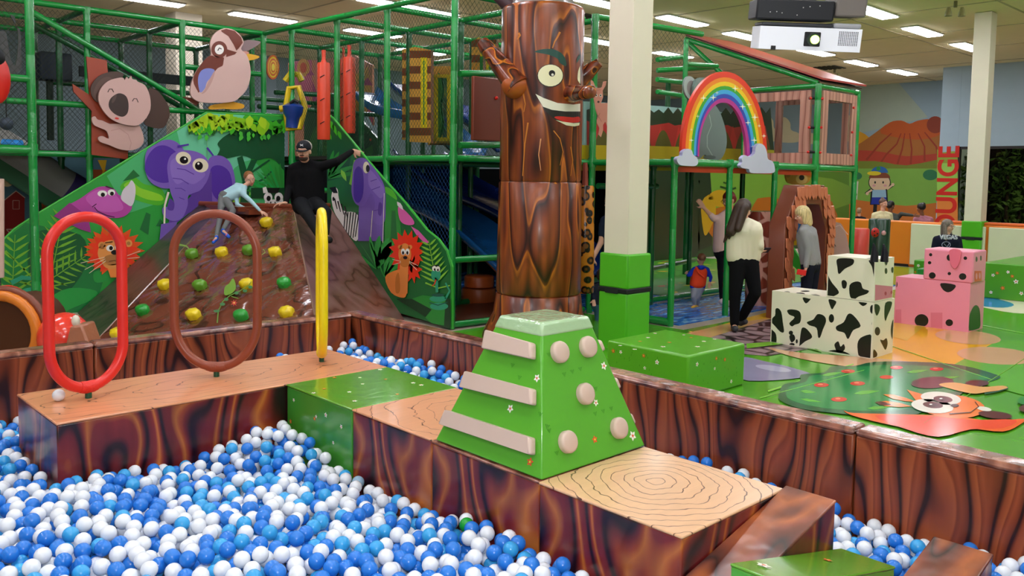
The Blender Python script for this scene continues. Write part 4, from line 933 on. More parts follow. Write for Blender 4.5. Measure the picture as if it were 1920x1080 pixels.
elephant = [
    ('7a5cb4', [S([(270, 300), (278, 276), (300, 264), (325, 264), (345, 285), (352, 330), (330, 350), (300, 352), (276, 335)], 4), S([(390, 298), (412, 292), (430, 305), (439, 335), (438, 365), (430, 378), (392, 378), (385, 340)], 4)]),
    ('53309c', [S([(270, 318), (276, 292), (292, 275), (312, 274), (332, 290), (338, 320), (330, 336), (305, 343), (282, 335)], 4), S([(393, 318), (410, 310), (428, 322), (434, 350), (428, 372), (410, 376), (396, 360)], 4)]),
    ('5e3f96', [[(395, 320), (396, 378), (352, 400), (312, 432), (318, 400), (352, 372), (375, 345)]]),
    ('7f62b8', [S([(312, 310), (320, 290), (340, 282), (365, 284), (385, 296), (392, 318), (386, 340), (372, 358), (352, 366), (350, 385), (340, 408), (322, 414), (305, 404), (303, 390), (312, 388), (322, 394), (325, 380), (318, 360), (314, 335)], 4)]),
    ('8d70c2', [S([(318, 305), (330, 296), (352, 306), (378, 320), (382, 330), (362, 345), (345, 340), (330, 345), (320, 330)], 4)]),
    ('5c3d96', [LN([(330, 316), (345, 318), (362, 327)], 1.5), LN([(322, 334), (338, 336), (352, 345)], 1.5), LN([(326, 353), (338, 353), (346, 358)], 1.3), LN([(334, 370), (344, 374)], 1.3), S([(317, 372), (325, 380), (323, 394), (312, 392), (314, 380)], 3), LN([(352, 366), (375, 358), (384, 345)], 2)]),
    ('e8dcc0', [EL(342, 297, 14.5, 12.5, 10), EL(374, 310, 15, 13, 15)]),
    ('171014', [EL(343, 300, 8, 7, 10), EL(371, 311, 7.5, 8, 0)]), ('f4f0e6', [EL(345, 298, 2), EL(370, 307, 2)]),
    ('5230a0', [LN([(331, 275), (352, 271)], 4, 3), LN([(386, 277), (398, 292)], 4, 3)]),
    ('e6dccb', [LN([(314, 360), (307, 385), (306, 430)], 4, 3)]),
    ('7457ac', [[(300, 420), (330, 415), (322, 460), (296, 460)]])]
lionL = [
    ('e2541c', [starburst(213, 470, 42, 58, 19, .85)]), ('ee3a1c', [starburst(210, 472, 36, 50, 17, .85, .2)]),
    ('f08a3c', [[(200, 500), (224, 496), (228, 520), (206, 520)]]),
    ('e8964c', [EL(207, 474, 25, 24), EL(190, 460, 7), EL(240, 456, 7), EL(207, 492, 16, 12)]),
    ('b0743c', [EL(190, 460, 3.5), EL(240, 456, 3.5), EL(209, 486, 16, 9)]),
    ('f2eee4', [EL(205, 465, 7, 6), EL(220, 463, 6, 6)]), ('15100f', [EL(207, 465, 3.6, 4), EL(219, 463, 3.4, 4), EL(214, 473, 7, 4.5)]),
    ('4a2410', [LN([(196, 455), (210, 453)], 2), LN([(203, 490), (214, 488), (222, 492)], 1.2)]),
    ('efdfc0', [LN([(195, 482), (150, 493)], .9), LN([(196, 485), (158, 505)], .9), LN([(230, 482), (262, 470)], .9), LN([(230, 485), (265, 482)], .9), LN([(197, 489), (166, 512)], .9)])]
rhino = [
    ('b4449c', [S([(120, 390), (150, 372), (180, 352), (200, 350), (214, 355), (222, 365), (236, 372), (247, 386), (240, 400), (225, 408), (200, 408), (176, 404), (150, 400), (130, 404)], 4)]),
    ('93307e', [[(100, 405), (130, 380), (150, 395), (165, 408), (170, 436), (150, 430), (130, 420)]]),
    ('c45ab0', [S([(160, 372), (180, 356), (205, 358), (222, 372), (230, 392), (205, 398), (180, 392)], 4)]),
    ('d6ccd2', [S([(226, 372), (230, 356), (240, 346), (246, 338), (253, 350), (252, 372), (246, 386), (236, 382)], 4)]),
    ('f2eee6', [EL(191, 363, 9, 6), EL(208, 361, 7, 6)]), ('15100f', [EL(192, 365, 4, 4), EL(209, 363, 3.6, 3.8)]),
    ('4a1640', [LN([(176, 388), (182, 396), (200, 404), (214, 407)], 1.6), LN([(197, 349), (212, 354)], 2.4), LN([(172, 388), (180, 382)], 1.6)])]
snakeL = [('2f9a74', [EL(71, 497, 9, 12), LN([(20, 530), (40, 520), (62, 522), (70, 505)], 9, 7), EL(66, 560, 30, 8), EL(66, 545, 26, 7)]), ('f0ece0', [EL(69, 488, 5, 5), EL(77, 488, 4, 5)]), ('111111', [EL(70, 489, 2, 3), EL(77, 489, 2, 3)])]
wl_layers = [
    ('2f9a3c', [rc(0, 200, 560, 700)]),
    ('6ec89c', [[(300, 262), (386, 205), (470, 215), (470, 330), (440, 400), (385, 420), (330, 300)]]),
    ('4ab06c', [[(200, 330), (330, 240), (345, 300), (300, 380), (240, 400)], S([(430, 330), (470, 300), (500, 340), (490, 392), (440, 396)], 3)]),
    ('52b42c', [S([(225, 350), (250, 332), (270, 345), (300, 352), (310, 372), (300, 385), (270, 380), (245, 370)], 4)]),
    ('8ed030', [S([(232, 348), (246, 340), (262, 352), (280, 358), (302, 366), (304, 376), (276, 374), (250, 362)], 4), S([(438, 372), (462, 345), (470, 372), (462, 392), (436, 392)], 3)]),
    ('1f6a34', [[(230, 340), (250, 318), (262, 330), (248, 336)], [(262, 430), (274, 398), (282, 402), (278, 440)], [(292, 424), (300, 410), (312, 425)]]),
    ('1d7a38', [S([(0, 440), (60, 420), (140, 450), (190, 500), (180, 560), (120, 600), (60, 640), (0, 660)], 4)]),
    ('15582e', [S([(60, 440), (150, 440), (160, 500), (110, 560), (60, 540)], 4)]),
    ('6fae30', frond(20, 600, 28, 440, 9, 60, 5)+frond(95, 520, 120, 398, 8, 55, 5)+frond(70, 540, 175, 470, 8, 40, 4)+[LN([(10, 470), (70, 530)], 3), LN([(8, 520), (80, 540), (140, 528)], 4, 2)]),
    ('2a9a40', [S([(95, 560), (130, 540), (180, 545), (172, 562), (130, 580), (100, 600)], 3), S([(176, 510), (200, 506), (206, 522), (186, 530), (176, 526)], 3)]),
    # dark tree
    ('17502e', [S([(404, 300), (412, 280), (408, 268), (430, 250), (470, 240), (540, 228), (540, 320), (515, 300), (500, 296), (480, 300), (455, 292), (430, 296)], 4), [(444, 296), (454, 292), (462, 318), (470, 300), (482, 300), (468, 330), (466, 392), (448, 392), (454, 340)], LN([(462, 330), (490, 310), (505, 300)], 4, 3), LN([(466, 350), (495, 335), (510, 320)], 4, 3)]),
    ('2a8a34', fern(528, 375, [150, 140, 130, 120, 112, 100, 160, 170], 72, 9)+fern(530, 360, [95, 120, 135], 60, 8)),
    ('1fa046', fern(530, 378, [128, 118, 145, 108], 84, 9)+[LN([(530, 372), (505, 344), (470, 340)], 4, 2)]),
    ('123f22', [rc(470, 352, 535, 372)]),
    ('e8e4e0', [EL(502, 370, 8, 9), EL(522, 370, 8, 9), [(493, 362), (492, 352), (498, 350), (502, 362)], rc(496, 374, 530, 392)]), ('141014', [EL(503, 372, 4, 5), EL(521, 372, 4, 5), [(500, 352), (524, 352), (520, 362), (504, 362)], rc(506, 378, 508, 392), rc(514, 378, 516, 392), rc(499, 380, 501, 392), rc(521, 380, 523, 392)]),
    ('12402a', [rc(0, 0, 1, 1)])] + rhino + lionL + snakeL + elephant + [
    ('1c5a20', leaves(rl, 22, 352, 545, 214, 245)), ('3fae24', leaves(rl, 34, 362, 545, 212, 240)), ('86c41e', leaves(rl, 30, 352, 500, 208, 232, 16, 28)), ('a8d024', leaves(rl, 20, 356, 490, 208, 228, 16, 26)), ('4ab83a', leaves(rl, 14, 368, 535, 236, 256, 9, 14))]
def clip_layers(layers, clips):
    out = []
    for c_, ps in layers:
        q = []
        for p in ps:
            for cl in clips:
                r_ = sub(p, cl)
                if len(r_) > 2: q.append(r_)
        out.append((c_, q))
    return out
CL1 = [(388, 212), (533, 220), (533, 620), (388, 633)]; CL0 = [(3, 453), (62, 407), (388, 212), (388, 633), (3, 668)]
def tri_split(poly):
    """triangulate in outline space so convex clipping is exact"""
    t = tessellate_polygon([[Vector((a, b_, 0)) for a, b_ in poly]]); return [[poly[i] for i in tr] for tr in t]
def board2(name, toP, nrm, layers, clips, base, thick, parent, outline, edge, step=.0008):
    mats = [vinyl(base, .3), vinyl(edge, .4)]; cm = {}; mb = MB(); nrm = Vector(nrm); pts = [toP(*q) for q in outline]
    mb.prism([p-nrm*thick for p in pts], nrm*thick, 0, side=1); k = 0
    for c_, ps in layers:
        k += 1
        if c_ not in cm: cm[c_] = len(mats); mats.append(vinyl(c_, .26))
        for p in ps:
            if len(p) < 3: continue
            for tr in tri_split(p):
                for cl in clips:
                    q = sub(tr, cl)
                    if len(q) > 2: n = len(q); mb.add([toP(*s_)+nrm*step*k for s_ in q], [tuple(range(n))], cm[c_])
    return mb.build(name, mats, parent, smooth=False, fix=False)
wing = thing('jungle_board', 'large printed jungle panel with elephant, rhino and lion left of the climbing hill', 'jungle panel', (4.4, 11.9, 0))
board2('panel', PY(11.9), (0, -1, 0), wl_layers, [CL0, CL1], '2f9a3c', .04, wing, WL, '3fae3c')
MB().tube([P(388.6, 213, Y=11.88), P(388.6, 560, Y=11.88)], .004, 6).build('panel_seam', vinyl('7ac08a', .4), wing)
MB().tube([P(4, 452, Y=11.91), P(26, 430, Y=11.91), P(62, 406, Y=11.91), P(387, 211, Y=11.91), P(532, 218, Y=11.91)], .014, 8).build('edge_trim', vinyl('3fae3c', .3), wing)
# right wing
WR = [(613, 212), (625, 222), (650, 252), (700, 313), (760, 380), (800, 430), (822, 448), (838, 470), (847, 500), (847, 617), (614, 542)]
def zs(o): # zebra stripes
    return o
wr_layers = [
    ('1f6a34', [rc(600, 200, 860, 640)]), ('17502e', [[(613, 212), (665, 270), (650, 330), (613, 340)]]),
    ('3fae24', [leaf(618, 225, 626, 245, 8), leaf(624, 232, 632, 255, 7), leaf(634, 245, 640, 262, 7), leaf(616, 250, 622, 262, 6)]),
    ('2a8a34', fern(616, 335, [80, 70, 60, 50, 30, 15], 60, 7)), ('7cc43a', [[(655, 345), (664, 300), (680, 300), (665, 350)], leaf(640, 318, 650, 340, 8)]),
    ('52b42c', [S([(720, 352), (735, 355), (745, 372), (740, 382), (728, 378)], 3)]), ('2a8a30', [[(722, 360), (748, 378), (760, 520), (722, 520)]]), ('1c6a2c', [[(735, 395), (742, 395), (746, 470), (732, 470)]]),
    ('e9e4e0', [S([(622, 368), (628, 352), (634, 356), (636, 372), (645, 395), (665, 398), (674, 410), (674, 440), (668, 452), (655, 440), (640, 418), (627, 396)], 3)]),
    ('15141a', [[(618, 352), (630, 350), (634, 362), (626, 362)]]+[LN([(628+i*6.2, 372+i*5), (633+i*6.4, 392+i*5.2)], 2.6, 1.6) for i in range(4)]+[LN([(648+i*5.2, 398), (645+i*4.4, 446-abs(i-4)*2)], 2.4, 1.5) for i in range(6)]+[EL(626, 373, 2, 4)]),
    ('7457ac', [[(675, 345), (722, 350), (720, 452), (672, 452)]]),
    ('7a5cb4', [S([(662, 330), (664, 306), (674, 296), (690, 300), (706, 320), (722, 350), (724, 390), (722, 415), (710, 422), (700, 410), (704, 380), (696, 362), (684, 385), (668, 382), (660, 360)], 4)]),
    ('4a2f98', [S([(664, 340), (666, 320), (674, 312), (682, 325), (682, 362), (674, 380), (665, 372)], 4)]),
    ('8d70c2', [S([(694, 318), (712, 338), (722, 356), (716, 372), (704, 362), (692, 345)], 3)]), ('5c3d96', [LN([(696, 340), (708, 336)], 1.3), LN([(698, 356), (714, 350)], 1.3), S([(712, 380), (718, 384), (716, 404), (710, 400)], 3), LN([(702, 395), (716, 392)], 1.2)]),
    ('e8dcc0', [EL(688, 314, 6, 11)]), ('171014', [EL(691, 316, 3.5, 7)]), ('e6dccb', [LN([(722, 362), (719, 460)], 1.2), LN([(700, 395), (696, 450)], 1.2)]),
    ('d860a8', [S([(748, 388), (758, 392), (775, 410), (778, 420), (768, 422), (756, 418), (750, 408)], 3), [(772, 424), (786, 432), (806, 454), (800, 458), (782, 440)]]), ('dcd2d6', [leaf(746, 378, 758, 394, 7)]),
    ('2a9a3c', fern(708, 505, [120, 100, 85, 70, 60, 140], 70, 12)+fern(722, 520, [110, 80, 60, 45], 80, 10)),
    ('e83418', [starburst(764, 472, 24, 34, 15, 1.25), starburst(776, 505, 10, 18, 9, 1.5)]),
    ('f08a3c', [S([(724, 520), (740, 508), (760, 505), (765, 520), (764, 552), (755, 558), (735, 548)], 3)]),
    ('e88a40', [EL(761, 476, 12, 20), [(752, 490), (768, 490), (766, 550), (750, 552)], EL(752, 463, 4), EL(771, 463, 4)]), ('c8742c', [EL(761, 490, 10, 11), S([(744, 520), (750, 512), (752, 545), (744, 548)], 3)]),
    ('f2eee4', [EL(758, 472, 4, 6), EL(766, 472, 4, 6)]), ('15100f', [EL(758, 474, 2, 3.4), EL(766, 474, 2, 3.4), EL(762, 483, 4, 3)]),
    ('efdfc0', [LN([(754, 490), (738, 486)], .8), LN([(754, 492), (740, 496)], .8), LN([(770, 490), (786, 498)], .8), LN([(770, 492), (784, 506)], .8)]),
    ('7fc03c', frond(822, 540, 806, 450, 8, 36, 4)+[LN([(800, 530), (825, 540), (846, 535)], 3, 2)]),
    ('163f22', [[(745, 560), (847, 560), (847, 617), (830, 612)]]), ('2a8a34', [[(775, 560), (795, 553), (838, 560), (835, 610), (812, 606), (800, 595), (812, 580)]]),
    ('2f9a74', [EL(820, 515, 9, 12), LN([(821, 520), (822, 548)], 6, 5), EL(824, 560, 16, 6), EL(826, 574, 17, 7), LN([(838, 560), (846, 545), (838, 530)], 4, 3)]), ('1b5a48', [EL(824, 553, 12, 3), LN([(808, 567), (824, 572), (842, 566)], 2)]),
    ('f0ece0', [EL(817, 503, 4, 5), EL(824, 504, 4, 5)]), ('111111', [EL(818, 505, 1.6, 2.6), EL(824, 506, 1.6, 2.6), LN([(812, 500), (818, 497), (828, 499)], 1.4)]), ('e03a24', [LN([(820, 524), (818, 532), (813, 536)], 2.4, 1.4)])]
wing2 = thing('jungle_board', 'sloping printed jungle panel with lion, zebra and snake right of the climbing hill', 'jungle panel', (6.44, 9, 0))
CR = [[(613, 212), (625, 222), (700, 313), (700, 570), (614, 542)], [(700, 313), (760, 380), (760, 590), (700, 570)], [(760, 380), (800, 430), (800, 602), (760, 590)], [(800, 430), (822, 448), (838, 470), (847, 500), (847, 617), (800, 602)]]
board2('panel', PX(6.44), (-1, 0, 0), wr_layers, CR, '1f6a34', .03, wing2, WR, '3fae3c', .0007)
MB().tube([P(a, b_, X=6.45) for a, b_ in WR[:10]], .013, 8).build('edge_trim', vinyl('3fae3c', .3), wing2)
# ================================================================== TREE TOTEM
tc_ = P(1013, 340, D=9.75); TX_, TY_ = tc_.x, tc_.y
def zt(py, D=9.75): return P(1013, py, D=D).z
toty = thing('tree_totem', 'tall brown tree trunk totem with a grinning face and branch arms', 'tree totem', (TX_, TY_, 0))
def lathe(cx, cy, prof, m, name, par, n=40, mi=None, **k):
    mb = MB(); vs = []; fs = []
    for r_, z in prof:
        for j in range(n): a = 2*PI*j/n; vs.append((cx+r_*math.cos(a), cy+r_*math.sin(a), z))
    for i in range(len(prof)-1):
        for j in range(n): fs.append((i*n+j, i*n+(j+1) % n, (i+1)*n+(j+1) % n, (i+1)*n+j))
    return mb.add(vs, fs+[tuple(reversed(range(n))), tuple(range((len(prof)-1)*n, len(prof)*n))]).build(name, m, par, angle=50, **k)
R_t = .47; z1, z2, z3 = zt(548), zt(341), zt(18)
mt = M_tree
lathe(TX_, TY_, [(.66, 0), (.62, .1), (.52, .3), (.49, z1-.01), (.475, z1)], mt, 'flared_foot', toty)
lathe(TX_, TY_, [(.475, z1+.004), (.492, z1+.03), (.482, (z1+z2)/2), (.475, z2-.02), (.462, z2)], mt, 'trunk_section', toty)
lathe(TX_, TY_, [(.455, z2+.004), (.468, z2+.03), (.468, z3-.03), (.46, z3), (.44, z3+.012)], mt, 'trunk_section', toty)
dome = [(.36*math.cos(a), z3+.012+.26*math.sin(a)) for a in [i*PI/16 for i in range(8)]]+[(.01, z3+.272)]
lathe(TX_, TY_, dome, vinyl('8e8a86', .25, .1, .5, 6, .4), 'dome_cap', toty)
def cylP(px, py, off=.0):
    """camera ray met with the trunk surface"""
    d = ray(px, py); o = Vector((0, 0, H)); r_ = .469+off
    a = d.x**2+d.y**2; b_ = -2*(d.x*TX_+d.y*TY_); c_ = TX_**2+TY_**2-r_*r_; disc = max(0, b_*b_-4*a*c_); t = (-b_-math.sqrt(disc))/(2*a); return o+d*t
def wrapface(name, outline, colr, k, inner=(), m=None):
    """thin print wrapped round the trunk: fine strips so it follows the curve"""
    tr = [[outline[i] for i in t] for t in tessellate_polygon([[Vector((a, b_, 0)) for a, b_ in outline]])]
    mb = MB(); x0 = min(p[0] for p in outline); x1 = max(p[0] for p in outline); n = max(1, int((x1-x0)/4))
    for t in tr:
        for i in range(n):
            a, b_ = x0+(x1-x0)*i/n, x0+(x1-x0)*(i+1)/n; q = sub(t, [(a, -999), (b_, -999), (b_, 2000), (a, 2000)])
            if len(q) > 2: mb.add([cylP(u, v, .0016*k) for u, v in q], [tuple(range(len(q)))])
    return mb.build(name, m or vinyl(colr, .3), toty, smooth=False, fix=False)
LIM = 1088
def lim(o): return sub(o, [(930, -50), (LIM, -50), (LIM, 900), (930, 900)])
wrapface('brow', S([(1002, 97), (1018, 92), (1040, 93), (1056, 103), (1062, 118), (1060, 124), (1050, 118), (1045, 110), (1030, 103), (1015, 100)], 3), '1d4a40', 1)
wrapface('eye', EL(1032, 142, 25, 22), '2a2018', 1); wrapface('eye', EL(1032, 141.5, 23.4, 20.4), 'ece6bc', 2)
wrapface('pupil', EL(1035, 137.5, 6, 6), '15100f', 3); wrapface('glint', EL(1036, 140, 2.4), 'e8e4d8', 4)
wrapface('eye', lim(S([(1090, 124), (1085, 130), (1083, 142), (1084, 152), (1092, 158)], 3)), 'ece6bc', 2)
wrapface('brow', lim(S([(1081, 118), (1083, 106), (1092, 99), (1092, 104), (1087, 110)], 3)), '1d4a40', 2)
wrapface('mouth', lim([(1004, 176), (1020, 184), (1045, 193), (1075, 196), (1090, 194), (1089, 232), (1078, 237), (1062, 235), (1040, 224), (1022, 208)]), '23211c', 1)
wrapface('upper_teeth', lim([(1004, 176), (1020, 184), (1045, 193), (1075, 196), (1090, 194), (1089, 209), (1060, 209), (1035, 206), (1018, 200)]), 'e8e4cf', 2)
wrapface('tongue', lim(S([(1040, 221), (1045, 218), (1062, 219), (1075, 220), (1086, 219), (1087, 228), (1075, 230), (1060, 229)], 3)), 'c8281e', 2)
wrapface('lower_teeth', lim([(1042, 225), (1055, 228), (1075, 231), (1087, 230), (1086, 235), (1077, 237), (1062, 235)]), 'e0dcb8', 3)
Og = 'c8782a'
wr = []
for pts, w_ in (([(1050, 60), (1045, 70), (1040, 78), (1036, 90)], 4), ([(972, 62), (975, 66), (970, 74)], 5), ([(980, 170), (985, 195), (982, 210)], 3), ([(1014, 260), (1010, 290), (1014, 320)], 2.5), ([(1038, 245), (1050, 260), (1056, 285), (1050, 310)], 2), ([(1070, 275), (1074, 300), (1070, 330)], 2), ([(990, 230), (984, 270), (980, 330)], 3),
    ([(1040, 342), (1048, 350), (1052, 358)], 3.5), ([(1050, 396), (1062, 380), (1075, 362)], 2), ([(944, 360), (948, 380), (956, 395)], 2.5), ([(948, 420), (944, 434), (950, 446)], 3), ([(1046, 395), (1052, 410), (1048, 425)], 2.5), ([(1044, 430), (1030, 480), (1014, 530), (1005, 546)], 3), ([(1054, 532), (1062, 515)], 4), ([(1075, 400), (1080, 440), (1074, 465)], 2.5), ([(966, 400), (958, 430), (962, 450)], 2)):
    wrapface('painted_streak', LN(pts, w_, w_*.5), Og, 2)
wrapface('painted_streak', S([(1012, 549), (1030, 549), (1034, 560), (1028, 572), (1020, 565)], 3), Og, 2)
wrapface('painted_streak', S([(1034, 575), (1045, 570), (1062, 578), (1060, 586), (1040, 583)], 3), Og, 2)
# branches and nose
M_br = grain('branch_print', [(0, '2a0d0a'), (.2, '5c2415'), (.5, '7c3518'), (.8, '8c4020'), (.9, 'd8801c'), (.94, '7c3518'), (1, '2a0d0a')], 4, 4, 4, 5, rough=.25, coat=.4, bump=.1)
A0 = cylP(965, 155); A1 = P(905, 80, D=9.6)
MB().tube([A0+(A0-A1)*.12, A0, A0.lerp(A1, .45), A0.lerp(A1, .9), A1], [.15, .135, .11, .085, .075], 20).build('branch_arm', M_br, toty, angle=60)
MB().ball(A0+Vector((.02, 0, -.03)), (.17, .15, .15), 20).build('shoulder_bulge', vinyl('a8521e', .3), toty, angle=180)
MB().tube([A1, A1+(A1-A0).normalized()*.008], .074, 20).build('branch_end', vinyl('6e4434', .4), toty)
B0, B1 = P(1084, 150, D=10.0), P(1124, 117, D=9.9)
MB().tube([B0, B0.lerp(B1, .5), B1], [.12, .09, .055], 18).build('branch_arm', M_br, toty, angle=60)
N0, N1 = cylP(1070, 176), P(1108, 172, D=9.0)
MB().tube([N0+(N0-N1)*.1, N0, N0.lerp(N1, .6), N1, N1+(N1-N0).normalized()*.01], [.12, .1, .075, .07, .06], 18).build('nose', M_br, toty, angle=60)
E0 = P(950, 6, D=9.9); MB().tube([E0+Vector((.1, 0, -.05)), E0+RTH*-.12+Vector((0, 0, .1)), E0+RTH*-.22+Vector((0, 0, .3))], [.09, .07, .05], 14).build('branch_arm', vinyl('4a3038', .4), toty)

# ================================================================== THINGS ON AND IN THE FRAME
# spotted roller behind the totem
def leopard():
    m, nt, b = nodes('leopard_print'); N = nt.nodes.new; L = nt.links.new
    tc = N('ShaderNodeTexCoord'); vo = N('ShaderNodeTexVoronoi'); vo.inputs['Scale'].default_value = 9; L(tc.outputs['Object'], vo.inputs['Vector']); r = ramp(nt, [(0, '7a4a1c'), (.28, '7a4a1c'), (.34, '1a120c'), (.48, '1a120c'), (.53, 'c9781f'), (1, 'd08a2a')]); L(vo.outputs['Distance'], r.inputs[0]); L(r.outputs[0], b.inputs['Base Color']); b.inputs['Roughness'].default_value = .25; return m
a, b_ = P(1097, 549, D=10.3), P(1097, 348, D=10.3)
t = thing('spotted_roller', 'leopard-spotted hanging roller just right of the tree totem', 'roller', a)
MB().tube([a, a+Vector((0, 0, .02)), b_-Vector((0, 0, .02)), b_], [.1, .11, .11, .1], 18).build('roller', leopard(), t)
MB().tube([b_, P(1097, 305, D=10.3)], [.04, .03], 10).build('hanging_strap', vinyl('8a3a2a', .5), t)
# brown box panel on the frame
t = thing('panel_box', 'plain brown padded board with a red bolt, left of the totem', 'padded board', P(911, 263, Y=7.8))
q0, q1 = P(883, 263, Y=7.84), P(939, 149, Y=7.84)
MB().box((q0.x, 7.8, q0.z), (q1.x, 7.85, q1.z)).build('board', vinyl('7a3420', .35), t, bevel=.012)
MB().ball(P(931, 184, Y=7.79), .022, 12).build('bolt_cap', vinyl('d8241c', .3), t)
# timber tower boards with yellow window frames
TB = [rc(740, y, 960, y+14.5) for y in range(78, 300, 29)]
def tower(name, label, toP, nrm, outline, wins, off=0):
    L_ = [('c8923c', [rc(700, 0, 990, 400)]), ('6e3420', [rc(740, y+off, 990, y+off+14) for y in range(66, 300, 29)])]
    for w_ in wins: L_ += [('d8c414', [w_]), ('1f7a34', [[(w_[0][0]+5, w_[0][1]+6), (w_[1][0]-5, w_[1][1]+6), (w_[2][0]-5, w_[2][1]-6), (w_[3][0]+5, w_[3][1]-6)]]), ]
    o = board2('board', toP, nrm, L_, [outline], 'c8923c', .05, None, outline, '7a4a2c')
    o.name = name; return tag(o, label, 'tower board')
tower('tower_board', 'tall timber-striped board with a narrow yellow window left of the climbing frame post', PX(7.6), (-1, 0, 0), [(778, 88), (808, 94), (808, 268), (768, 266), (768, 90)], [rc(789, 108, 801, 240)])
tower('tower_board', 'narrow timber-striped side board behind the green pipe at the tower', PX(7.75), (-1, 0, 0), [(754, 92), (767, 90), (767, 264), (754, 262)], [], 4)
ob = tower('tower_board', 'wide timber-striped board with a large yellow-framed mirror window', PX(8.1), (-1, 0, 0), [(804, 124), (854, 124), (856, 272), (802, 272), (802, 258), (806, 256)], [])
mb = MB(); 
for r_ in (rc(816, 140, 848, 146), rc(815, 258, 847, 265), rc(816, 140, 822, 265), rc(842, 140, 848, 265)): mb.prism([P(a, b_, X=8.03) for a, b_ in r_], (-.04, 0, 0))
t = thing('mirror_window', 'curved mirror in a padded yellow frame on the striped tower board', 'mirror', P(832, 265, X=8.05))
mb.build('frame', vinyl('dcc814', .35), t, bevel=.012); MB().prism([P(a, b_, X=8.06) for a, b_ in rc(822, 146, 842, 258)], (-.01, 0, 0)).build('mirror', plain('c8d0d4', .08, .5, 1, 'mirror'), t)
MB().prism([P(a, b_, X=8.04) for a, b_ in S([(822, 146), (827, 146), (830, 170), (826, 200), (830, 230), (824, 258), (822, 258)], 3)], (-.015, 0, 0)).build('painted_vine', vinyl('1f7a34', .4), t)
tower('tower_board', 'small timber-striped board high up behind the branch arm', PX(8.6), (-1, 0, 0), [(884, 78), (897, 70), (905, 72), (906, 138), (884, 138)], [rc(901, 100, 905, 138)], 8)
tower('tower_board', 'sliver of timber-striped board with yellow frame between branch arm and trunk', PX(9.2), (-1, 0, 0), [(906, 70), (930, 74), (932, 138), (906, 138)], [rc(912, 98, 928, 137)], 2)
# red rollers
def roller(px, py0, py1, D, label, r_=.11, colr='e4482a'):
    a, b_ = P(px, py1, D=D), P(px, py0, D=D); t = thing('hanging_roller', label, 'roller', a)
    MB().tube([a, a+Vector((0, 0, .015)), b_-Vector((0, 0, .015)), b_], [r_*.93, r_, r_, r_*.93], 18).build('roller', vinyl(colr, .32, .1), t)
    MB().tube([b_, b_+Vector((0, 0, .05)), b_+Vector((0, 0, .17))], [r_*.5, r_*.3, r_*.34], 8).build('hanging_strap', vinyl(colr, .45, .5, .5, 30), t)
    for k in range(3):
        z = a.z+(b_.z-a.z)*(.2+.3*k); c_ = Vector((a.x, a.y, z))-AZ*(r_+.001); MB().tube([c_-RTH*.03, c_+Vector((0, 0, .02)), c_+RTH*.03+Vector((0, 0, .035))], .006, 5).build('printed_mark', M_black, t)
roller(607, 118, 262, 11.6, 'bright red hanging roller left of the central green post', .088)
roller(644, 112, 256, 12.3, 'speckled red hanging roller behind the net, slimmer of the pair', .06, 'd0432a')
roller(655, 108, 250, 12.0, 'red hanging roller behind the net, rightmost of the three', .085, 'd0432a')
# desert mural, target disc, yellow frame ride, hill
board('desert_mural', 'pink and orange printed board with triangles behind the red rollers', 'd88a6c', PX(9.1), (-1, 0, 0), [
    ('d8648c', [[(545, 116), (545, 170), (585, 175), (585, 112)], rc(552, 180, 580, 240)]), ('e0a04c', [EL(569, 127, 12, 17), [(650, 150), (690, 125), (700, 200), (660, 240)]]), ('d84a2c', [EL(569, 127, 6, 10), EL(660, 155, 8, 10)]), ('b43a7c', [[(574, 141), (584, 132), (590, 141)], [(676, 160), (690, 145), (699, 160)], [(586, 150), (600, 190), (586, 200)]]), ('d8528c', [[(686, 182), (698, 178), (700, 235), (690, 215)]]), ('e07a8c', [[(594, 112), (605, 110), (605, 175), (594, 175)]])],
    [(540, 118), (665, 104), (690, 118), (698, 122), (699, 235), (690, 218), (670, 178), (662, 300), (540, 300)], .04, 'mural board')
t = P(512, 126, Y=12.7)
board('target_disc', 'round orange and yellow target disc right of the kookaburra', 'd8642a', PY(12.75), (0, -1, 0), [('e8c030', [EL(512, 126, 9.5, 20)]), ('d8642a', [EL(512, 126, 8, 16.5)]), ('e8c030', [EL(512, 126, 6.3, 13)]), ('d8642a', [EL(512, 126, 4.8, 10)]), ('e8d040', [EL(512, 126, 3.4, 7)])], EL(512, 126, 12, 23), .03, 'target')
t = thing('ride_on_seat', 'yellow padded frame with a blue seat behind the upper pipes', 'ride', P(560, 245, D=13))
YP = [P(a, b_, D=13) for a, b_ in ((535, 204), (542, 165), (560, 163), (572, 200), (562, 240), (540, 243))]
MB().tube(YP, .045, 10, closed=True).build('frame', vinyl('d8b814', .35), t); MB().tube([P(525, 204, D=13), P(540, 202, D=13)], .05, 10).build('handle', vinyl('d8b814', .35), t)
MB().tube([P(535, 152, D=13.2), P(545, 138, D=13.2), P(560, 140, D=13.2), P(566, 152, D=13.2)], .05, 10).build('roof_arch', vinyl('d8c024', .35), t)
MB().tube([P(548, 240, D=13), P(549, 222, D=13), P(550, 214, D=13), P(551, 200, D=13), P(551, 192, D=13)], [.10, .105, .15, .17, .06], 16).build('seat', vinyl('1c3c8c', .3), t, angle=60); MB().tube([P(544, 194, D=12.9), P(552, 188, D=12.9), P(560, 192, D=12.9)], .025, 8).build('seat_bar', M_black, t)
MB().box((-.07, -.02, -.14), (.07, .02, .14), R=Matrix.Rotation(-YAW, 3, 'Z'), c=P(552, 180, D=13.2)).build('back_board', vinyl('d8c890', .5), t, bevel=.01)
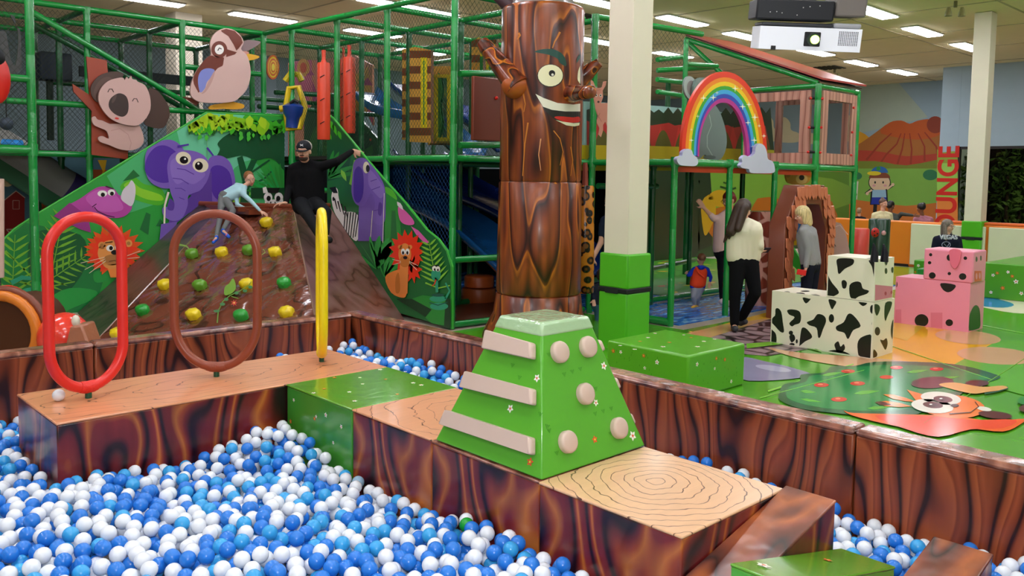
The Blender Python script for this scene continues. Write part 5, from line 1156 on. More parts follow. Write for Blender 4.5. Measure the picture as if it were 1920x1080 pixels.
board('jungle_mural', 'dark green leafy printed board low behind the net, right of the rollers', '1f4a24', PX(9.0), (-1, 0, 0), [('2f6a24', [S([(585, 250), (600, 235), (640, 240), (690, 255), (690, 300), (585, 300)], 3)]), ('162a18', [S([(655, 255), (680, 245), (700, 270), (660, 285)], 3)]), ('c83a24', [EL(695, 262, 2.5), EL(676, 300, 3)]), ('4a8a34', fern(640, 290, [60, 90, 120, 30, 150], 40, 6))], [(570, 215), (600, 180), (650, 175), (662, 205), (690, 240), (710, 262), (712, 292), (570, 292)], .04, 'mural board')
# upper and lower blue slides
def slab(name, label, pts, th, m, cat='slide', side=None):
    t = thing(name, label, cat, sum((Vector(p) for p in pts), Vector())/4-Vector((0, 0, .5))); a, b_, c_, d = map(Vector, pts); mb = MB(); n = 24; vs = []; fs = []
    for i in range(n+1):
        v = i/n; L0, R0 = a.lerp(d, v), b_.lerp(c_, v); dz = -.10*math.sin(v*PI*2.2)
        for k, s_ in enumerate((0, .1, .5, .9, 1)): q = L0.lerp(R0, s_)+Vector((0, 0, dz+(.14 if k in (0, 4) else 0))); vs.append(q)
    for i in range(n):
        for k in range(4): fs.append((i*5+k, i*5+k+1, i*5+k+6, i*5+k+5))
    o = mb.add(vs, fs).build('slide_bed', m, t, angle=60); sd = o.modifiers.new('s', 'SOLIDIFY'); sd.thickness = th; return t
M_bl = vinyl('1a5a9a', .25, .25, .5, 8, .5); M_bd = vinyl('16307c', .25, .2, .5, 8, .5)
slab('wave_slide', 'light blue wavy slide running down behind the net, left of the totem', [(7.7, 12.3, 2.1), (8.6, 12.3, 2.1), (8.6, 8.1, .35), (7.7, 8.1, .35)], .04, M_bl)
slab('wave_slide', 'dark blue wavy slide beside the light blue one', [(8.7, 12.3, 2.15), (9.9, 12.3, 2.15), (9.9, 8.1, .5), (8.7, 8.1, .5)], .04, M_bd)
slab('wave_slide', 'upper blue slide seen above the deck right of the rollers', [(8.2, 13.0, 3.3), (8.9, 13.0, 3.3), (8.9, 10.0, 2.2), (8.2, 10.0, 2.2)], .04, M_bl)
slab('wave_slide', 'upper navy slide behind the striped tower', [(9.0, 13.0, 3.5), (9.8, 13.0, 3.5), (9.8, 10.0, 2.3), (9.0, 10.0, 2.3)], .04, M_bd)
t = thing('foam_stool', 'stack of round orange-brown foam steps inside the frame, left of the totem', 'foam stool', P(897, 585, D=12))
q = P(897, 584, D=12.4); lathe(q.x, q.y, [(.24, .02), (.25, .04), (.25, .2), (.24, .22)], vinyl('a04a1c', .4), 'lower_step', t, 24); lathe(q.x+.05, q.y+.05, [(.2, .225), (.22, .24), (.22, .38), (.2, .4)], vinyl('b8521c', .4), 'upper_step', t, 24)
tag(MB().box((6.6, 7.98, 0), (8.6, 9.2, .03)).build('brown_mat', vinyl('5e2c1c', .35), bevel=.008), 'dark reddish-brown floor mat inside the frame, left of the totem', 'floor mat')
# dark printed props high on the left
board('dark_sign', 'dark grey cut-out sign hanging behind the net at the left edge', '3a3a3a', PY(11.6), (0, -1, 0), [], S([(-10, 70), (8, 58), (14, 75), (20, 110), (30, 120), (34, 60), (20, 30), (28, 32), (30, 50), (38, 58), (40, 100), (36, 134), (-10, 136)], 3), .03, 'sign')
t = thing('hanging_spider', 'dark ball hanging on a cord behind the net at the left edge', 'hanging ball', P(12, 245, D=10.5))
MB().ball(P(12, 232, D=10.5), .08, 14).build('ball', plain('3a4450', .6), t, angle=180); MB().tube([P(12, 226, D=10.5), P(10, 150, D=10.5)], .006, 6).build('cord', M_black, t)
t = thing('padded_post', 'dark blue-grey box on a post behind the koala sign', 'padded post', P(95, 262, Y=14.2))
MB().tube([P(95, 263, Y=14.2), P(93, 140, Y=14.2)], .05, 10).build('post', plain('14281e', .5), t); q = P(104, 125, Y=14.2)
MB().box((q.x-.25, q.y-.15, q.z-.22), (q.x+.2, q.y+.15, q.z+.2)).build('box', plain('222c3a', .5), t, bevel=.03)
q = P(260, 120, Y=14.3)
tag(MB().box((q.x-.9, 14.28, q.z-.28), (q.x+1.2, 14.34, q.z-.12)).build('dark_board', plain('20262c', .6), bevel=.01), 'long dark board behind the net above the koala sign', 'board')

# ================================================================== TERRACE ON THE RIGHT
terr = thing('play_terrace', 'green padded pipe terrace carrying the rainbow, right of the near column', 'play terrace', (11, 6.34, 0))
for x in (8.77, 10.02, 11.2): post(x, 6.34, 0, DZ, terr)
for x, y in ((9.2, 8.8), (10.0, 7.6), (11.4, 8.8), (12.4, 7.6), (12.6, 9.6), (13.7, 9.6), (10.4, 9.8), (12.4, 8.6)): post(x, y, 0, DZ, terr, m=M_pipe_shade)
rail((8.77, 6.34, DZ), (13.7, 6.34, DZ), terr, r=.052); rail((8.77, 6.34, .05), (8.77, 7.5, .05), terr, r=.05); rail((9.9, 7.6, .08), (12.6, 7.6, .08), terr); rail((8.9, 7.9, .4), (13, 8.9, .4), terr, m=M_pipe_shade)
rail((8.77, 7.6, 1.75), (10.1, 7.6, 1.75), terr, m=M_pipe_shade)
MB().box((8.8, 6.4, DZ-.03), (13.7, 9.8, DZ+.04)).build('deck', plain('6a3a24', .6), terr)
MB().box((8.8, 6.36, DZ-.12), (12.3, 6.40, DZ-.05)).build('edge_band', vinyl('c8421c', .4), terr)
# back wall of the terrace: painted fence and bush
fz = DZ+.04
board('bush_fence', 'printed board of red bush, dark hedge and yellow ground behind the rainbow', '9cc4be', PY(8.0), (0, -1, 0), [
    ('2c3a24', [[(1100, 206)]+[(1100+i*9, 214-(i % 2)*9-(i*7 % 5)) for i in range(1, 40)]+[(1460, 300), (1100, 300)]]),
    ('b4342c', [[(1100, 226)]+[(1100+i*11, 226+(i*5 % 7)+i*.3) for i in range(1, 32)]+[(1455, 300), (1100, 300)]]),
    ('c83a30', [[(1190+i*34, 300), (1204+i*34, 236), (1222+i*34, 300)] for i in range(7)]),
    ('5c5a24', [S([(1225+i*38, 300), (1236+i*38, 250), (1250+i*38, 250), (1262+i*38, 300)], 3) for i in range(-3, 6)]),
    ('b8a820', [[(1090, 272), (1200, 273), (1300, 276), (1460, 282), (1460, 320), (1090, 320)]])], [(1095, 190), (1240, 199), (1440, 219), (1440, 312), (1095, 303)], .04, 'fence board')
# upper rails behind
for a, b_ in (((1232, 112), (1288, 106)), ((1232, 132), (1340, 126)), ((1232, 149), (1283, 155)), ((1232, 172), (1283, 180)), ((1286, 120), (1345, 124))): rail(P(*a, D=13.5), P(*b_, D=13.9), terr, r=.04)
post(P(1283, 200, D=13.2).x, P(1283, 200, D=13.2).y, DZ, P(1285, 74, D=13.2).z, terr, r=.04); post(P(1249, 300, D=14).x, P(1249, 300, D=14).y, DZ, 3.5, terr, m=M_pipe_shade)
# kangaroo
kg = thing('kangaroo_board', 'flat salmon-pink kangaroo sign right of the totem', 'kangaroo sign', P(1130, 285, D=10.6))
KD = (lambda a, b_: P(a, b_, D=10.6))
board('body', '', 'd9917c', KD, -AZ, [('c47a66', [LN([(1118, 170), (1126, 168)], 1), LN([(1117, 205), (1120, 215), (1128, 228)], 1.5), LN([(1119, 225), (1125, 212)], 1.5)]), ('3a2420', [EL(1122, 191, 2.2, 2)]), ('f0e0d0', [EL(1118, 179, 2.4, 3), EL(1126, 179, 2.4, 3)]), ('1a1210', [EL(1118, 179, 1.1, 1.6), EL(1126, 179, 1.1, 1.6)])],
    [(1107, 149), (1112, 152), (1117, 164), (1123, 165), (1128, 164), (1131, 153), (1137, 152), (1136, 160), (1130, 170), (1131, 182), (1127, 193), (1145, 193), (1152, 200), (1156, 240), (1152, 270), (1158, 284), (1140, 288), (1141, 270), (1140, 240), (1135, 228), (1131, 234), (1131, 244), (1127, 257), (1122, 252), (1124, 240), (1119, 230), (1119, 225), (1121, 215), (1117, 206), (1115, 194), (1113, 184), (1113, 172), (1108, 160)], .03, parent=kg, edge='a86a58')
# elephant-grey koala board behind rainbow
ek = thing('grey_animal_board', 'flat grey animal sign with a round ear half hidden by the rainbow', 'animal sign', P(1335, 300, Y=7.0))
board('ear', '', 'a8b4b0', PY(7.03), (0, -1, 0), [('86807e', [EL(1297, 166, 9, 15, -8)])], EL(1295, 165, 12.5, 22.5, -8), .03, parent=ek, edge='7c8a86')
board('body', '', '7c8f8a', PY(6.98), (0, -1, 0), [('a4bab0', [LN([(1330, 215), (1334, 235), (1326, 255), (1326, 275), (1336, 292)], 1.6)]), ('5f6e6a', [EL(1330, 295, 12, 4)])], S([(1305, 150), (1330, 150), (1338, 190), (1350, 210), (1361, 245), (1362, 275), (1352, 298), (1335, 299), (1322, 290), (1312, 298), (1300, 299), (1304, 270), (1312, 235), (1318, 205), (1300, 190)], 3), .04, parent=ek, edge='66766f')
# rainbow
rb = thing('rainbow_arch', 'big rainbow sign with white stars and cloud feet on the terrace edge', 'rainbow sign', P(1360, 305, Y=6.22))
RBP = PY(6.24)
def arc(x0, x1, ytop, yb0, yb1, n=26): # half of an ellipse-like arch
    o = []
    for i in range(n+1):
        a = PI-PI*i/n; cx_, rx = (x0+x1)/2, (x1-x0)/2; y = lambda t: (yb0+(yb1-yb0)*t); t = (1-math.cos(PI*i/n))/2
        o.append((cx_+rx*math.cos(a), (y(t))-(y(t)-ytop)*max(0, math.sin(a))**.9))
    return o
bands = [((1278, 1439, 134, 292, 305), 'e4402a'), ((1285, 1432, 145, 292, 305), 'ee8a28'), ((1291, 1426, 153, 292, 306), 'f0c828'), ((1296, 1421, 161, 292, 306), '48a83c'), ((1301, 1416, 168, 292, 307), '48a4dc'), ((1305, 1411, 176, 292, 308), '3c50b0'), ((1308, 1407, 184, 293, 308), 'b83c8c')]
inn = (1311, 1402, 192, 294, 309)
mats = []; mb = MB()
for k in range(7):
    o_ = arc(*bands[k][0]); i_ = arc(*(bands[k+1][0] if k < 6 else inn)); mats.append(vinyl(bands[k][1], .3)); n = len(o_)
    vs = [RBP(*q) for q in o_]+[RBP(*q) for q in i_]; vs += [v+Vector((0, .04, 0)) for v in vs]; N2 = 2*n
    fs = [(j, j+1, n+j+1, n+j) for j in range(n-1)]+[(N2+j, N2+n+j, N2+n+j+1, N2+j+1) for j in range(n-1)]+[(j, N2+j, N2+j+1, j+1) for j in range(n-1)]+[(n+j, n+j+1, N2+n+j+1, N2+n+j) for j in range(n-1)]
    mb.add(vs, fs, k)
arch_o = mb.build('arch', mats, rb, smooth=False)
mb = MB()
for a, b_, s_ in ((1319, 184, 7), (1337, 183, 7), (1344, 174, 4), (1378, 166, 7), (1390, 166, 3), (1392, 200, 7), (1404, 196, 6), (1415, 220, 8), (1402, 230, 6), (1423, 236, 4), (1432, 255, 5), (1414, 263, 7), (1411, 275, 4), (1308, 218, 4), (1296, 263, 5), (1296, 243, 3)):
    mb.poly([RBP(*q)-Vector((0, .003, 0)) for q in [(a+(s_ if i % 2 == 0 else s_*.2)*math.sin(i*PI/4), b_-(s_ if i % 2 == 0 else s_*.2)*math.cos(i*PI/4)) for i in range(8)]])
imprint(arch_o, mb, [plain('f6f0d8', .4)])
for o_ in (S([(1269, 300), (1272, 294), (1279, 292), (1281, 284), (1289, 279), (1297, 282), (1300, 290), (1307, 296), (1309, 305), (1304, 311), (1290, 311), (1275, 309)], 3), S([(1388, 310), (1392, 304), (1391, 297), (1397, 291), (1405, 294), (1415, 288), (1417, 276), (1424, 269), (1433, 273), (1438, 285), (1440, 298), (1449, 303), (1453, 316), (1450, 324), (1430, 325), (1408, 324), (1404, 317), (1392, 315)], 3)):
    board('cloud', '', 'c9cbdc', PY(6.17), (0, -1, 0), [], o_, .05, parent=rb, edge='a8a8cc')
# booth with timber window frames and sloping roof
bz0, bz1 = DZ, 3.32
booth = thing('play_booth', 'timber-look play booth with clear windows under a sloping red roof', 'play booth', (12.4, 6.34, 0))
post(12.4, 6.34, 0, bz1+.03, booth, r=.05); post(13.75, 6.34, 0, bz1+.03, booth); post(12.4, 7.6, 0, bz1, booth, m=M_pipe)
for a, b_ in (((12.4, 6.34, bz1), (13.75, 6.34, bz1)), ((12.4, 6.34, bz1), (12.4, 7.6, bz1)), ((12.4, 6.34, DZ), (12.4, 7.6, DZ)), ((12.4, 6.34, bz1+.04), P(1285, 73, X=12.4)), (P(1285, 75, X=12.4), (12.4, 7.75, bz1+.05)), ((12.4, 6.34, 0.05), (13.7, 6.34, .05))): rail(a, b_, booth)
pk = P(1285, 71, X=12.4)
MB().prism([(12.35, 6.25, bz1+.08), (13.85, 6.25, bz1+.10), (13.85, pk.y, pk.z+.08), (12.35, pk.y, pk.z+.06)], (0, 0, .03)).build('roof', vinyl('a8443c', .3, .1, .5, 5, .3), booth)
MB().prism([(12.38, 6.3, bz1+.05), (13.8, 6.3, bz1+.06), (13.8, pk.y-.02, pk.z+.04), (12.38, pk.y-.02, pk.z+.03)], (0, 0, .02)).build('roof_lining', vinyl('4a2a20', .6), booth)
M_pk = grain('pink_timber_print', [(0, '8a5044'), (.12, 'b87e6e'), (.5, 'd09a88'), (.9, 'c08876'), (1, '8a5044')], 2, 2, 1, 1.5, straight=9, rough=.35, coat=.2, bump=.1, big=.25)
def winframe(name, p0, u, w_, z0, z1, nrm, bar=.17):
    p0, u, nrm = Vector(p0), Vector(u).normalized(), Vector(nrm); mb = MB()
    def slab_(a, b_, c_, d): mb.prism([p0+u*a+Vector((0, 0, c_)), p0+u*b_+Vector((0, 0, c_)), p0+u*b_+Vector((0, 0, d)), p0+u*a+Vector((0, 0, d))], nrm*-.05)
    slab_(0, w_, z0, z0+bar); slab_(0, w_, z1-bar*.8, z1); slab_(0, bar, z0+bar, z1-bar*.8); slab_(w_-bar, w_, z0+bar, z1-bar*.8)
    f = mb.build(name, M_pk, booth, bevel=.008)
    MB().prism([p0+u*bar+Vector((0, 0, z0+bar)), p0+u*(w_-bar)+Vector((0, 0, z0+bar)), p0+u*(w_-bar)+Vector((0, 0, z1-bar*.8)), p0+u*bar+Vector((0, 0, z1-bar*.8))], nrm*-.006).build('window_pane', M_pane, f)
    return f
M_pane, nt, b_ = nodes('clear_pane'); b_.inputs['Base Color'].default_value = (1, 1, 1, 1); b_.inputs['Roughness'].default_value = .0; b_.inputs['Transmission Weight'].default_value = 1; b_.inputs['IOR'].default_value = 1.03; b_.inputs['Specular IOR Level'].default_value = .9
winframe('window_frame', (12.36, 6.44, 0), (0, 1, 0), 1.15, DZ+.06, bz1-.06, (-1, 0, 0))
winframe('window_frame', (12.5, 6.30, 0), (1, 0, 0), 1.15, DZ+.06, bz1-.06, (0, -1, 0))
winframe('window_frame', (13.7, 6.5, 0), (0, 1, 0), 1.2, DZ+.06, bz1-.06, (1, 0, 0), .12)
for a, b_ in ((1520, 184), (1542, 185), (1517, 239), (1540, 239), (1515, 285), (1538, 286), (1601, 202), (1598, 248), (1596, 291)):
    MB().ball(P(a, b_, D=12.95 if a < 1590 else 13.6), .022, 10).build('bolt_cap', vinyl('d8241c', .3), booth, angle=180)
for b_ in (184, 239, 285): MB().tube([P(1517, b_, D=13.0), P(1527, b_, D=13.0)], .022, 8).build('strap', M_black, booth)
# murals glimpsed under the terrace
board('forest_mural', 'green and orange painted forest board deep under the terrace', '5a8a2c', PY(11.6), (0, -1, 0), [
    ('7aa63a', [S([(1320, 330), (1400, 325), (1560, 335), (1600, 380), (1420, 420), (1330, 400)], 3)]), ('2c3a24', [rc(1200, 300, 1312, 600), S([(1310, 300), (1330, 300), (1335, 500), (1312, 560)], 3)]), ('2a4a20', [LN([(1350, 350), (1370, 356), (1380, 352)], 4), LN([(1356, 342), (1366, 345)], 3), S([(1310, 470), (1450, 450), (1620, 470), (1620, 570), (1310, 570)], 3)]),
    ('b86a20', [S([(1330, 400), (1370, 385), (1400, 400), (1470, 430), (1430, 450), (1340, 450)], 3), S([(1420, 372), (1500, 380), (1560, 378), (1560, 460), (1420, 440)], 3)]), ('c89a20', [S([(1315, 380), (1335, 365), (1342, 400), (1325, 440), (1318, 430)], 3), EL(1350, 372, 22, 16)])], rc(1215, 302, 1592, 560), .05, 'mural board')
boxs('dark_backing_3', (9.0, 12.5, 0), (17.6, 12.6, 2.0), M_dark, smooth=False)  # added near-black sheet closing the view, darkness under the terrace as colour
tag(board('bear_sign', 'orange bear face sign above the stone arch', 'c8822c', PY(7.2), (0, -1, 0), [('b06a1e', [EL(1477, 328, 5, 5), EL(1518, 328, 5, 5)]), ('e8b070', [EL(1503, 336, 11, 9)]), ('1a1210', [EL(1503, 333, 5, 5), EL(1493, 326, 2, 2.6), EL(1514, 326, 2, 2.6)]), ('f0ece0', [EL(1494, 325, .9), EL(1515, 325, .9)])], S([(1476, 322), (1484, 321), (1500, 320), (1514, 321), (1520, 330), (1516, 342), (1500, 347), (1480, 344), (1474, 332)], 3), .03), None, 'bear sign')
t = thing('climbing_tunnel', 'round tunnel with red and pink brick print behind the women', 'tunnel', P(1400, 530, D=13.5))
a = P(1424, 396, D=12.6); b0 = P(1424, 540, D=12.6)
m_, nt, bb = nodes('brick_print'); br = nt.nodes.new('ShaderNodeTexVoronoi'); br.feature = 'DISTANCE_TO_EDGE'; br.inputs['Scale'].default_value = 4; tcx = nt.nodes.new('ShaderNodeTexCoord'); nt.links.new(tcx.outputs['Object'], br.inputs['Vector']); rr = ramp(nt, [(0, 'd89a8c'), (.07, 'd89a8c'), (.12, '8c3a2c'), (1, '9c4434')]); nt.links.new(br.outputs['Distance'], rr.inputs[0]); nt.links.new(rr.outputs[0], bb.inputs['Base Color']); bb.inputs['Roughness'].default_value = .2
MB().tube([b0-Vector((0, 0, .5)), a], .2, 24).build('tube', m_, t)
# bush of yellow leaves (dark interior)
# ---- stone arch playhouse
ar = thing('stone_arch', 'brown foam arch with orange shingle front beside the blonde woman', 'foam arch', P(1510, 545, D=11.4))
ay = 5.62; f = lambda a, b_: P(a, b_, Y=ay)
q0, q1 = f(1468, 545), f(1560, 545)
xA, xB = q0.x, q1.x; zt_ = f(1492, 347).z; wA = xB-xA
out = [(xA, 0), (xA, 1.28), (xA+wA*.25, zt_), (xA+wA*.75, zt_), (xB, 1.28), (xB, 0)]
iw = wA*.18; inn_ = [(xA+iw, 0), (xA+iw, 1.2), (xA+wA*.36, zt_-.26), (xA+wA*.66, zt_-.26), (xB-iw, 1.2), (xB-iw, 0)]
o3 = [Vector((a, ay, b_)) for a, b_ in out]; i3 = [Vector((a, ay, b_)) for a, b_ in inn_]
dp = Vector((0, .24, 0)); mb = MB(); vs = o3+i3; vs = vs+[v+dp for v in vs]; fs = []
for j in range(5): fs += [(j, j+1, 6+j+1, 6+j), (12+j, 18+j, 18+j+1, 12+j+1), (j, 12+j, 12+j+1, j+1), (6+j, 6+j+1, 18+j+1, 18+j)]
fs += [(0, 6, 18, 12), (5, 17, 23, 11)]
mb.add(vs, fs).build('arch_body', vinyl('7c3e28', .35, .08, .5, 4, .3), ar, bevel=.012)
rnd = random.Random(4); mb = MB()
def in_arch(x, z):
    def ins(poly):
        c = False; n = len(poly)
        for i in range(n):
            (x1, z1), (x2, z2) = poly[i-1], poly[i]
            if (z1 > z) != (z2 > z) and x < (x2-x1)*(z-z1)/(z2-z1)+x1: c = not c
        return c
    return ins(out) and not ins(inn_)
z = .0; row = 0
while z < zt_:
    x = xA-.05+(row % 2)*.05
    while x < xB:
        w_ = .095*rnd.uniform(.85, 1.15); h_ = .17*rnd.uniform(.9, 1.15)
        if in_arch(x+w_*.5, z+h_*.45) and in_arch(x+w_*.15, z+h_*.3) and in_arch(x+w_*.85, z+h_*.3):
            y0_ = ay-.004; tip = rnd.uniform(-.015, .015); th = .012+rnd.random()*.02
            pts = [(x+.004, y0_, z+h_), (x+w_-.004, y0_, z+h_), (x+w_-.002, y0_-th*.5, z+h_*.25), (x+w_*.5+tip, y0_-th, z-.02), (x+.002, y0_-th*.5, z+h_*.22)]
            mb.prism(pts, (0, -.014, 0))
        x += w_
    z += .135; row += 1
mb.build('shingles', vinyl('c4714e', .3, .2, .5, 12, .3), ar, bevel=.006)
# green and mauve cut-outs by the arch
board('green_chute', 'green foam chute seen through the arch doorway', '2f9a2c', PX(12.0), (-1, 0, 0), [], [(1482, 458), (1503, 490), (1503, 514), (1480, 492)], .05, 'chute')
board('blue_board', 'small blue play panel behind the arch doorway', '3c78b8', PX(12.3), (-1, 0, 0), [('d8a820', [rc(1484, 420, 1494, 460)])], rc(1482, 418, 1502, 458), .05, 'play panel')
# right of arch: mauve cut-out animal, red tube, dark green pillar
board('mauve_animal', 'mauve rounded animal board right of the stone arch', 'a8867e', lambda a, b_: P(a, b_, D=12.4), -AZ, [('2a1a1c', [LN([(1561, 462), (1564, 457), (1567, 462)], 1.4)]), ('c9a79f', [LN([(1558, 428), (1575, 422), (1590, 440)], 1.5)])], S([(1558, 500), (1559, 425), (1563, 419), (1575, 418), (1583, 430), (1590, 455), (1596, 500), (1598, 577), (1558, 577)], 3), .06, 'animal board')
q = P(1609, 470, D=16.5); a = P(1609, 500, D=16.5)
tag(lathe(a.x, a.y, [(.17, 0), (.18, .02), (.18, P(1609, 428, D=16.5).z-.02), (.165, P(1609, 428, D=16.5).z)], vinyl('d8483c', .3), 'red_roller', None), 'red foam cylinder left of the dark green pillar', 'foam cylinder')
a = P(1646, 490, D=17.5); t = thing('green_pillar', 'dark green foam pillar with a red ladybird, before the orange wall', 'foam pillar', (a.x, a.y, 0))
lathe(a.x, a.y, [(.2, 0), (.21, .02), (.21, P(1646, 412, D=17.5).z), (.19, P(1646, 412, D=17.5).z+.02)], vinyl('1c3a28', .25), 'pillar', t)
c_ = P(1641, 436, D=17.28); MB().ball(c_, (.085, .03, .1), 14, R=Matrix.Rotation(-YAW, 3, 'Z')).build('ladybird', vinyl('c8201c', .3), t, angle=180)
for dx, dz in ((-.03, .03), (.035, -.02), (-.02, -.05)): MB().ball(c_+RTH*dx-AZ*.028+Vector((0, 0, dz)), .018, 8).build('ladybird_spot', M_black, t)
MB().ball(P(1657, 437, D=17.28), (.05, .02, .05), 12, R=Matrix.Rotation(-YAW, 3, 'Z')).build('pink_face', vinyl('d89a9c', .3), t, angle=180)

# ================================================================== BLOCKS AND ANIMAL CUBES
def padbox(name, label, x0, x1, y0, y1, z0, z1, m, cat='foam block', bev=.02):
    t = thing(name, label, cat, ((x0+x1)/2, (y0+y1)/2, z0)); MB().box((x0, y0, z0), (x1, y1, z1)).build('cover', m, t, bevel=bev, seg=3); return t
gb = padbox('flower_block', 'green flowered foam block standing behind the pit wall next to the near column', 5.83, 6.70, 4.02, 4.90, .02, .40, vinyl('5ba624', .28, .1, .5, 5, .4))
flowers(gb, [(1163, 648), (1200, 640), (1215, 633), (1282, 628), (1296, 633), (1243, 650), (1308, 650), (1295, 622), (1190, 655), (1340, 636), (1255, 642), (1320, 640), (1228, 625)], lambda a, b_: P(a, b_, z=.402), (0, 0, 1), .02, 3)
flowers(gb, [(1164, 660), (1207, 667), (1209, 690), (1232, 679), (1150, 658)], lambda a, b_: P(a, b_, X=5.828), (-1, 0, 0), .018, 4)
flowers(gb, [(1307, 683), (1359, 674), (1340, 691), (1371, 715), (1343, 672)], lambda a, b_: P(a, b_, Y=4.018), (0, -1, 0), .018, 6)
rg = random.Random(2)
for nm, fx, fy in (('a', 5.826, None), ('b', None, 4.016)):
    mb = MB()
    for _ in range(26):
        s_ = rg.uniform(.05, .8); z = rg.uniform(.07, .33); p = Vector((fx, 4.02+s_*.99, z)) if fx else Vector((5.83+s_, fy, z)); u = Vector((0, 1, 0)) if fx else Vector((1, 0, 0)); mb.poly([p, p+u*.006, p+u*.002+Vector((0, 0, .02))])
    imprint(gb.children[0], mb, [plain('2f7a1c', .5)])
bench = padbox('flower_bench', 'long green flowered foam bench at the far right edge', P(1838, 560, z=0).x, 18.9, 3.0, P(1840, 560, z=0).y, .02, P(1843, 497, D=13.2).z, vinyl('4f9a20', .35, .08, .5, 4, .2))
bx = P(1838, 560, z=0)
flowers(bench, [(1862, 516), (1870, 512), (1890, 510), (1905, 528), (1880, 540), (1915, 550), (1858, 548), (1898, 518)], lambda a, b_: P(a, b_, X=bx.x-.002), (-1, 0, 0), .03, 8)
q = P(1712, 520, z=0)
b2 = padbox('flower_block', 'green flowered foam block half hidden behind the pink pig', q.x, q.x+.9, q.y-1.1, q.y, .02, P(1712, 487, X=q.x).z, vinyl('4c9422', .35))
flowers(b2, [(1722, 498), (1716, 510), (1726, 515)], lambda a, b_: P(a, b_, X=q.x-.002), (-1, 0, 0), .025, 2)
q = P(1716, 500, z=0); padbox('green_block', 'plain darker green foam block peeping above the flowered one behind the pig', q.x+1.5, q.x+2.1, q.y-1.0, q.y+.35, 0, .52, vinyl('1f8a34', .35))
# cow and pig
def cubeanimal(name, label, cat, x0, x1, y0, y1, z0, z1, base, layX, layY, layT, bev=.02):
    t = thing(name, label, cat, ((x0+x1)/2, (y0+y1)/2, z0)); mats = [base]; cm = {}; mb = MB().box((x0, y0, z0), (x1, y1, z1)).build('cover', base, t, bevel=bev, seg=3)
    pm = MB(); mats = []; cm = {}; e = .012
    def cl(toP, ps, ax): # outline clip rectangle in pixels is handled by clamping the 3D points
        return ps
    def lay(layers, toP, nrm, ax):
        k = 0
        for c_, ps in layers:
            k += 1
            if c_ not in cm: cm[c_] = len(mats); mats.append(vinyl(c_, .3))
            for p in ps:
                q = [toP(*s_) for s_ in p]; q2 = []
                for v in q:
                    v = Vector((min(max(v.x, x0+e*(ax != 0)), x1-e*(ax != 0)), min(max(v.y, y0+e*(ax != 1)), y1-e*(ax != 1)), min(max(v.z, z0+e*(ax != 2)), z1-e*(ax != 2)))); v[ax] = q[0][ax]; q2.append(v+Vector(nrm)*.0012*k)
                pm.poly(q2, cm[c_])
    lay(layX, PX(x0), (-1, 0, 0), 0); lay(layY, PY(y0), (0, -1, 0), 1); lay(layT, lambda a, b_: P(a, b_, z=z1), (0, 0, 1), 2)
    if pm.v: imprint(mb, pm, mats)
    return t
bk = '1a1817'
c0 = P(1441, 643, z=.02); c1 = P(1637, 673, z=.02); c2 = P(1674, 662, z=.02)
cx0, cy1, cy0, cx1 = (c0.x+c1.x)/2, c0.y, c1.y, c2.x; cz1 = P(1637, 567, X=cx0).z
cow = cubeanimal('cow_box', 'long white foam box with black cow patches, carrying the smaller cow cube', 'cow box', cx0, cx1, cy0, cy1, .02, cz1, vinyl('f0e8d2', .32, .05), [
    (bk, [S([(1443, 600), (1453, 592), (1454, 580), (1459, 578), (1465, 585), (1468, 605), (1470, 622), (1463, 622), (1452, 610)], 3), S([(1441, 618), (1452, 622), (1456, 632), (1454, 648), (1441, 648)], 3), S([(1476, 582), (1485, 580), (1498, 583), (1502, 592), (1500, 605), (1490, 609), (1485, 612), (1480, 606), (1490, 595), (1480, 590)], 3), S([(1513, 604), (1525, 599), (1533, 589), (1545, 592), (1549, 602), (1543, 618), (1538, 632), (1534, 632), (1531, 615), (1518, 610)], 3), S([(1568, 612), (1582, 604), (1590, 589), (1600, 591), (1614, 611), (1600, 619), (1592, 634), (1588, 634), (1583, 624), (1570, 620)], 3), S([(1502, 620), (1506, 614), (1514, 618), (1523, 632), (1510, 640), (1500, 648), (1499, 646)], 3), S([(1505, 558), (1517, 560), (1520, 561), (1511, 569)], 3), S([(1554, 561), (1568, 565), (1564, 575), (1560, 580), (1556, 572)], 3), EL(1559, 597, 5, 8), S([(1610, 566), (1626, 568), (1618, 574)], 3), S([(1608, 655), (1609, 640), (1618, 631), (1637, 630), (1637, 672), (1613, 670)], 3), EL(1530, 658, 7, 4, 15), S([(1553, 659), (1570, 656), (1590, 662), (1592, 668), (1565, 668)], 3), S([(1632, 575), (1637, 572), (1637, 588), (1632, 585)], 2), EL(1637, 607, 2.6, 5), S([(1565, 645), (1572, 640), (1576, 650), (1582, 645), (1584, 655), (1572, 664), (1566, 652)], 3), EL(1483, 624, 4, 4), S([(1480, 630), (1488, 627), (1491, 636), (1484, 642)], 3), EL(1485, 646, 5, 3), EL(1494, 640, 2, 4)])], [
    (bk, [S([(1638, 572), (1646, 571), (1650, 578), (1646, 590), (1642, 590)], 3), S([(1660, 568), (1672, 566), (1670, 578), (1664, 592), (1660, 602), (1658, 590)], 3), EL(1645, 621, 5, 8), S([(1673, 602), (1678, 600), (1678, 634), (1672, 634), (1670, 618)], 3), S([(1650, 637), (1656, 638), (1662, 634), (1664, 645), (1660, 656), (1655, 648)], 3), S([(1638, 655), (1645, 664), (1640, 674), (1637, 672)], 3)])], [
    (bk, [EL(1500, 551, 9, 2.4), EL(1525, 555, 12, 2.4), EL(1475, 548, 6, 1.6), EL(1510, 546, 8, 1.4)])])
d0 = P(1548, 559, z=cz1); d1 = P(1650, 567, z=cz1); d2 = P(1680, 562, z=cz1)
hx0 = P(1650, 566, X=cx0-.0).x; hz1 = P(1650, 487, X=cx0).z
